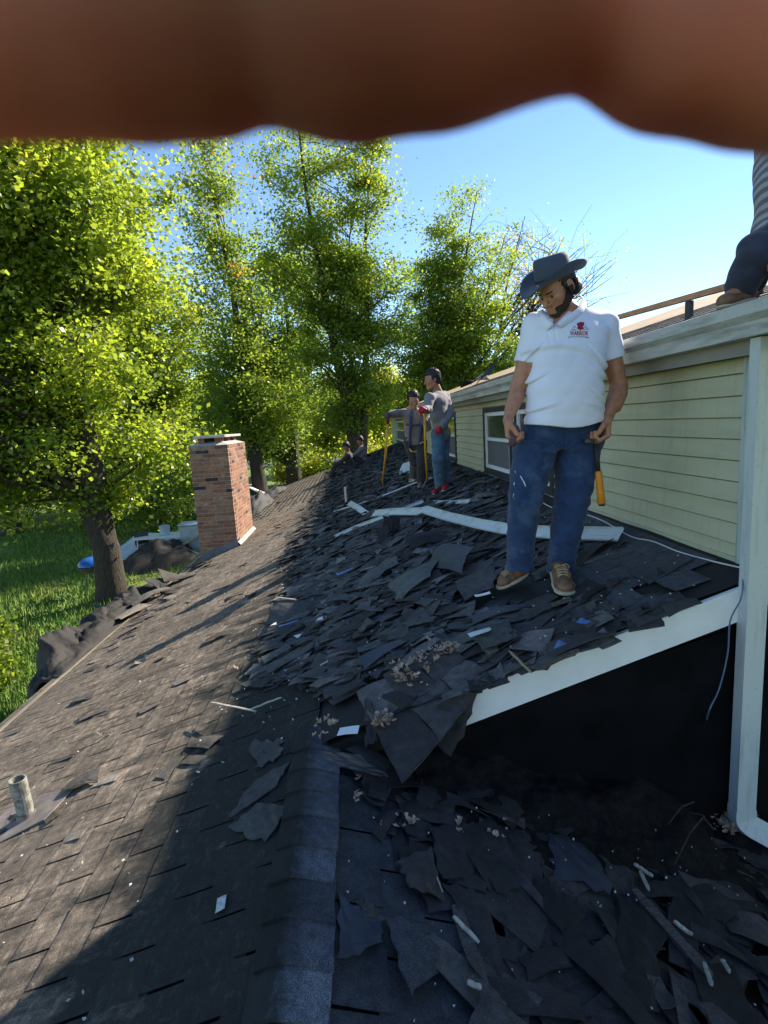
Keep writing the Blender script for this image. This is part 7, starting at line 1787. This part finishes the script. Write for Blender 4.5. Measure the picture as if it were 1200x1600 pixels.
# pale tarpaulin behind the trunk
p = atZ(208, 868, GZ); V = []; n = 16
for i in range(n):
    for j in range(n):
        u, v = i/(n-1), j/(n-1); V.append((p.x-.9+2.4*u, p.y-1.0+3.4*v, GZ+.12+.55*math.sin(u*math.pi)*math.sin(v*math.pi)**.6+.05*math.sin(u*11+v*7)))
i = np.arange(n*n).reshape(n, n); F = np.stack([i[:-1, :-1], i[1:, :-1], i[1:, 1:], i[:-1, 1:]], -1).reshape(-1, 4)
M['tarp2'] = simple('pale_blue_tarpaulin', (0.42, 0.50, 0.62), 0.5, 0.15, 3, bmp=0.3, bscale=6, bdist=.05)
o = mesh_np('tarpaulin', np.array(V), F, M['tarp2'], smooth=True); setp(o, 'pale blue tarpaulin over a low heap just right of the maple trunk', 'tarpaulin')
# white bin, half hidden by the chimney
p = atZ(306, 868, GZ); b_ = thing('wheeled_bin', 'upright pale plastic bin hard against the left side of the chimney', 'bin', p)
mb = MB(); mb.add([(p.x-.30, p.y-.3, GZ), (p.x+.30, p.y-.3, GZ), (p.x+.30, p.y+.3, GZ), (p.x-.30, p.y+.3, GZ), (p.x-.38, p.y-.38, GZ+1.15), (p.x+.38, p.y-.38, GZ+1.15), (p.x+.38, p.y+.38, GZ+1.15), (p.x-.38, p.y+.38, GZ+1.15)],
                  [(0, 3, 2, 1), (4, 5, 6, 7), (0, 1, 5, 4), (1, 2, 6, 5), (2, 3, 7, 6), (3, 0, 4, 7)]); to_parent(mb.build('bin_body', M['tarp2'], None, bevel=.03), b_)
mb = MB(); mb.box((p.x-.41, p.y-.42, GZ+1.152), (p.x+.41, p.y+.42, GZ+1.20)); to_parent(mb.build('lid', M['tarp2'], None, bevel=.02), b_)
for q in (-1, 1): mb = MB(); mb.tube([(p.x+q*.33, p.y+.25, GZ+.1), (p.x+q*.40, p.y+.25, GZ+.1)], .10, 12); to_parent(mb.build('wheel', M['black'], None), b_)
# white garden table with a bucket, a pallet, chairs
p = atZ(258, 868, GZ); tb = thing('garden_table', 'white garden table with thin legs under the low branches', 'table', p)
mb = MB(); mb.box((p.x-.9, p.y-.5, GZ+.72), (p.x+.9, p.y+.5, GZ+.76)); to_parent(mb.build('table_top', M['white'], None), tb)
for sx in (-1, 1):
    for sy in (-1, 1): mb = MB(); mb.tube([(p.x+sx*.8, p.y+sy*.4, GZ), (p.x+sx*.75, p.y+sy*.38, GZ+.72)], .025, 6); to_parent(mb.build('leg', M['white'], None), tb)
mb = MB(); mb.tube([(p.x+.1, p.y, GZ+.765), (p.x+.1, p.y, GZ+1.1)], [.16, .19], 14); o = mb.build('bucket', M['tarp2']); setp(o, 'pale bucket standing on the white garden table', 'bucket')
def chair(p, rz, label):
    t = thing('garden_chair', label, 'chair', p); Mx = Matrix.Translation(p) @ Matrix.Rotation(rz, 4, 'Z')
    mb = MB(); mb.box((-.24, -.24, .42), (.24, .24, .45), Mx); to_parent(mb.build('seat', M['steel'], None), t)
    mb = MB(); mb.box((-.24, .22, .46), (.24, .25, .92), Mx); to_parent(mb.build('backrest', M['steel'], None), t)
    for sx in (-1, 1):
        for sy in (-1, 1): mb = MB(); mb.tube([Mx @ Vector((sx*.22, sy*.22, .42)), Mx @ Vector((sx*.26, sy*.27, 0))], .014, 5); to_parent(mb.build('leg', M['steel'], None), t)
chair(atZ(228, 872, GZ), .6, 'dark garden chair left of the white garden table'); chair(atZ(284, 862, GZ), -1.2, 'dark garden chair between the white table and the pale bin')
p = atZ(284, 880, GZ); mb = MB(); mb.tube([p+Vector((-1.0, 0, .1)), p+Vector((.9, .8, 1.0))], .05, 4); o = mb.build('plank', M['palewood']); setp(o, 'pale plank leaning toward the chimney over the yard clutter', 'plank')
st = thing('tree_stump', 'squat dark tree stump below the low branches', 'stump', atZ(246, 878, GZ)); q = atZ(246, 878, GZ); mb = MB(); mb.tube([q, q+Vector((0, 0, .35)), q+Vector((0, 0, .62))], [.62, .52, .50], 14); to_parent(mb.build('stump_wood', M['bark'], None), st)
mound('green_tarp', 'faded green sheet bundled on the ground beside the stump', atZ(295, 878, GZ), .8, .6, .35, simple('green_sheet', (0.05, 0.12, 0.08), .6, .2, 5), 6, 'tarpaulin')
# parked car behind the slim tree
p = atZ(388, 815, GZ); p = Vector((p.x-.9, p.y+2.6, GZ)); car = thing('parked_car', 'white car parked behind the chimney among the trunks', 'car', p)
Mx = Matrix.Translation(p) @ Matrix.Rotation(R_(8), 4, 'Z')
prof = [(-2.2, .35), (-2.2, .80), (-1.95, .95), (-1.25, 1.0), (-.7, 1.42), (.7, 1.46), (1.4, 1.05), (2.15, .90), (2.25, .40), (2.15, .30), (-2.1, .30)]
mb = MB(); mb.prism(prof, 1, -.85, .85); mb.V = [tuple(Mx @ Vector(v)) for v in mb.V]; to_parent(mb.build('body', M['white'], None, bevel=.06), car)
for sy in (-.853, .853):
    mb = MB(); mb.prism([(-1.1, 1.0), (-.66, 1.36), (0, 1.40), (0, 1.0)], 1, sy-.006, sy+.006); mb.prism([(.06, 1.0), (.06, 1.40), (.66, 1.39), (1.2, 1.04)], 1, sy-.006, sy+.006); mb.V = [tuple(Mx @ Vector(v)) for v in mb.V]; to_parent(mb.build('window', M['glass'], None), car)
    for wx in (-1.4, 1.4):
        mb = MB(); mb.tube([Mx @ Vector((wx, sy*.80, .33)), Mx @ Vector((wx, sy*1.04, .33))], .33, 18); wh = mb.build('wheel', M['black'], None); to_parent(wh, car)
        mb = MB(); mb.tube([Mx @ Vector((wx, sy*1.02, .33)), Mx @ Vector((wx, sy*1.055, .33))], .2, 12); rm = mb.build('rim', M['metal'], None); rm.parent = wh
mb = MB()
for sy in (-.6, .6): mb.box((-2.235, sy-.16, .62), (-2.19, sy+.16, .76)); 
mb.V = [tuple(Mx @ Vector(v)) for v in mb.V]; to_parent(mb.build('headlight', M['glass'], None), car)
# fence by the street at the far left
fe = thing('chain_fence', 'low wire fence along the street beyond the seated workers', 'fence', (-20, 56, GZ))
for i in range(24):
    x = -24+i*1.6; mb = MB(); mb.tube([(x, 57+x*.03, GZ), (x, 57+x*.03, GZ+1.15)], .035, 6); to_parent(mb.build('post', M['steel'], None), fe)
for z in (.45, .8, 1.12):
    mb = MB(); mb.tube([(-24, 56.3, GZ+z), (12.8, 57.4, GZ+z)], .02, 5); to_parent(mb.build('rail', M['steel'], None), fe)

# ================================================================== the photographer's hand before the lens
def lens_hand():
    Cw = Vector(CAM); ax = [Vector(RW[:, i]) for i in range(3)]    # camera right, up, back in world
    def K(px, py, d): return Cw+ax[0]*((px-600)/FPX*d)+ax[1]*(-(py-800)/FPX*d)-ax[2]*d
    t = thing('hand', 'blurred brown fingers of the photographer across the top, close to the lens', 'hand', K(1500, -100, .06))
    s = Sdf(); D0 = .042; mm = D0/FPX        # metres per picture px at that distance
    def fin(pts, k=.002):
        for i in range(len(pts)-1): s.cap(pts[i][0], pts[i+1][0], pts[i][1], pts[i+1][1], k=k)
    # index finger lying across: segment pads bulge between the creases at x = 410 and x = 890
    r = 9.6e-3; cy_ = lambda low, rr: low-14-rr/mm
    fin([(K(-190, cy_(175, r*.86), D0), r*.80), (K(-60, cy_(196, r*.94), D0), r*.94), (K(190, cy_(200, r), D0), r), (K(300, cy_(192, r), D0), r*1.0), (K(412, cy_(148, r*.90), D0), r*.90)], .0008)
    fin([(K(406, cy_(148, r*.90), D0), r*.90), (K(480, cy_(184, r*1.0), D0), r*1.0), (K(540, cy_(198, r*1.06), D0), r*1.06), (K(690, cy_(178, r*1.05), D0), r*1.05), (K(995, cy_(92, r*.90), D0), r*.90)], .0008)
    fin([(K(990, cy_(92, r*.90), D0), r*.90), (K(1045, cy_(142, r*1.02), D0), r*1.02), (K(1100, cy_(180, r*1.12), D0), r*1.12), (K(1240, cy_(205, r*1.15), D0), r*1.15), (K(1500, cy_(200, r*1.2), D0*1.02), r*1.2)], .0008)
    # the other fingers above it, and the hand out to the right
    for j, (dy, dd, x0) in enumerate(((-395, .006, -230), (-780, .010, -60), (-1130, .016, 260))):
        rr = (9.4e-3, 9.2e-3, 8.2e-3)[j]
        fin([(K(x0, 20+dy, D0+dd), rr*.86), (K(x0+380, 45+dy, D0+dd), rr), (K(x0+900, 15+dy, D0+dd), rr), (K(1560, 0+dy*.92, D0+dd), rr*1.1)], .002)
    pw = [K(1560, -20, D0+.003), K(1560, -380, D0+.006), K(1560, -740, D0+.010), K(1560, -1060, D0+.016)]
    wr = Cw+ax[0]*.118+ax[1]*.062+ax[2]*.030
    for i, p in enumerate(pw): s.cap(p, wr+ax[1]*(.016-.011*i)*1.0, .0125, .021, k=.012)
    s.cap(wr, wr+ax[0]*.12-ax[1]*.06+ax[2]*.22, .026, .038, k=.02)
    th = [K(1560, 150, D0+.012), Cw+ax[0]*.066-ax[1]*.0+ax[2]*.002, Cw+ax[0]*.058-ax[1]*.022+ax[2]*.012]
    s.cap(wr-ax[1]*.01, Cw+ax[0]*.095+ax[1]*.02-ax[2]*.01, .022, .016, k=.012); s.cap(Cw+ax[0]*.095+ax[1]*.02-ax[2]*.01, Cw+ax[0]*.085-ax[1]*.012-ax[2]*.004, .0135, .0115, k=.003); s.cap(Cw+ax[0]*.085-ax[1]*.012-ax[2]*.004, Cw+ax[0]*.068-ax[1]*.030+ax[2]*.006, .0115, .0095, k=.003)
    m, nt, b = newmat('close_brown_skin'); v = coords(nt, (1, 1, 1)); f = noise(nt, v, 27, 2, .5)
    nt.links.new(ramp(nt, f, [(.32, (.25, .078, .060)), (.5, (.35, .108, .085)), (.66, (.66, .27, .24))]), b.inputs['Base Color']); b.inputs['Roughness'].default_value = .5  # salmon blotches in the skin colour stand in for sun glowing through
    b.inputs['Subsurface Weight'].default_value = .8; b.inputs['Subsurface Radius'].default_value = (.026, .006, .0035); b.inputs['Subsurface Scale'].default_value = 1.0
    s.mesh('skin', .0016, m, t)
lens_hand()
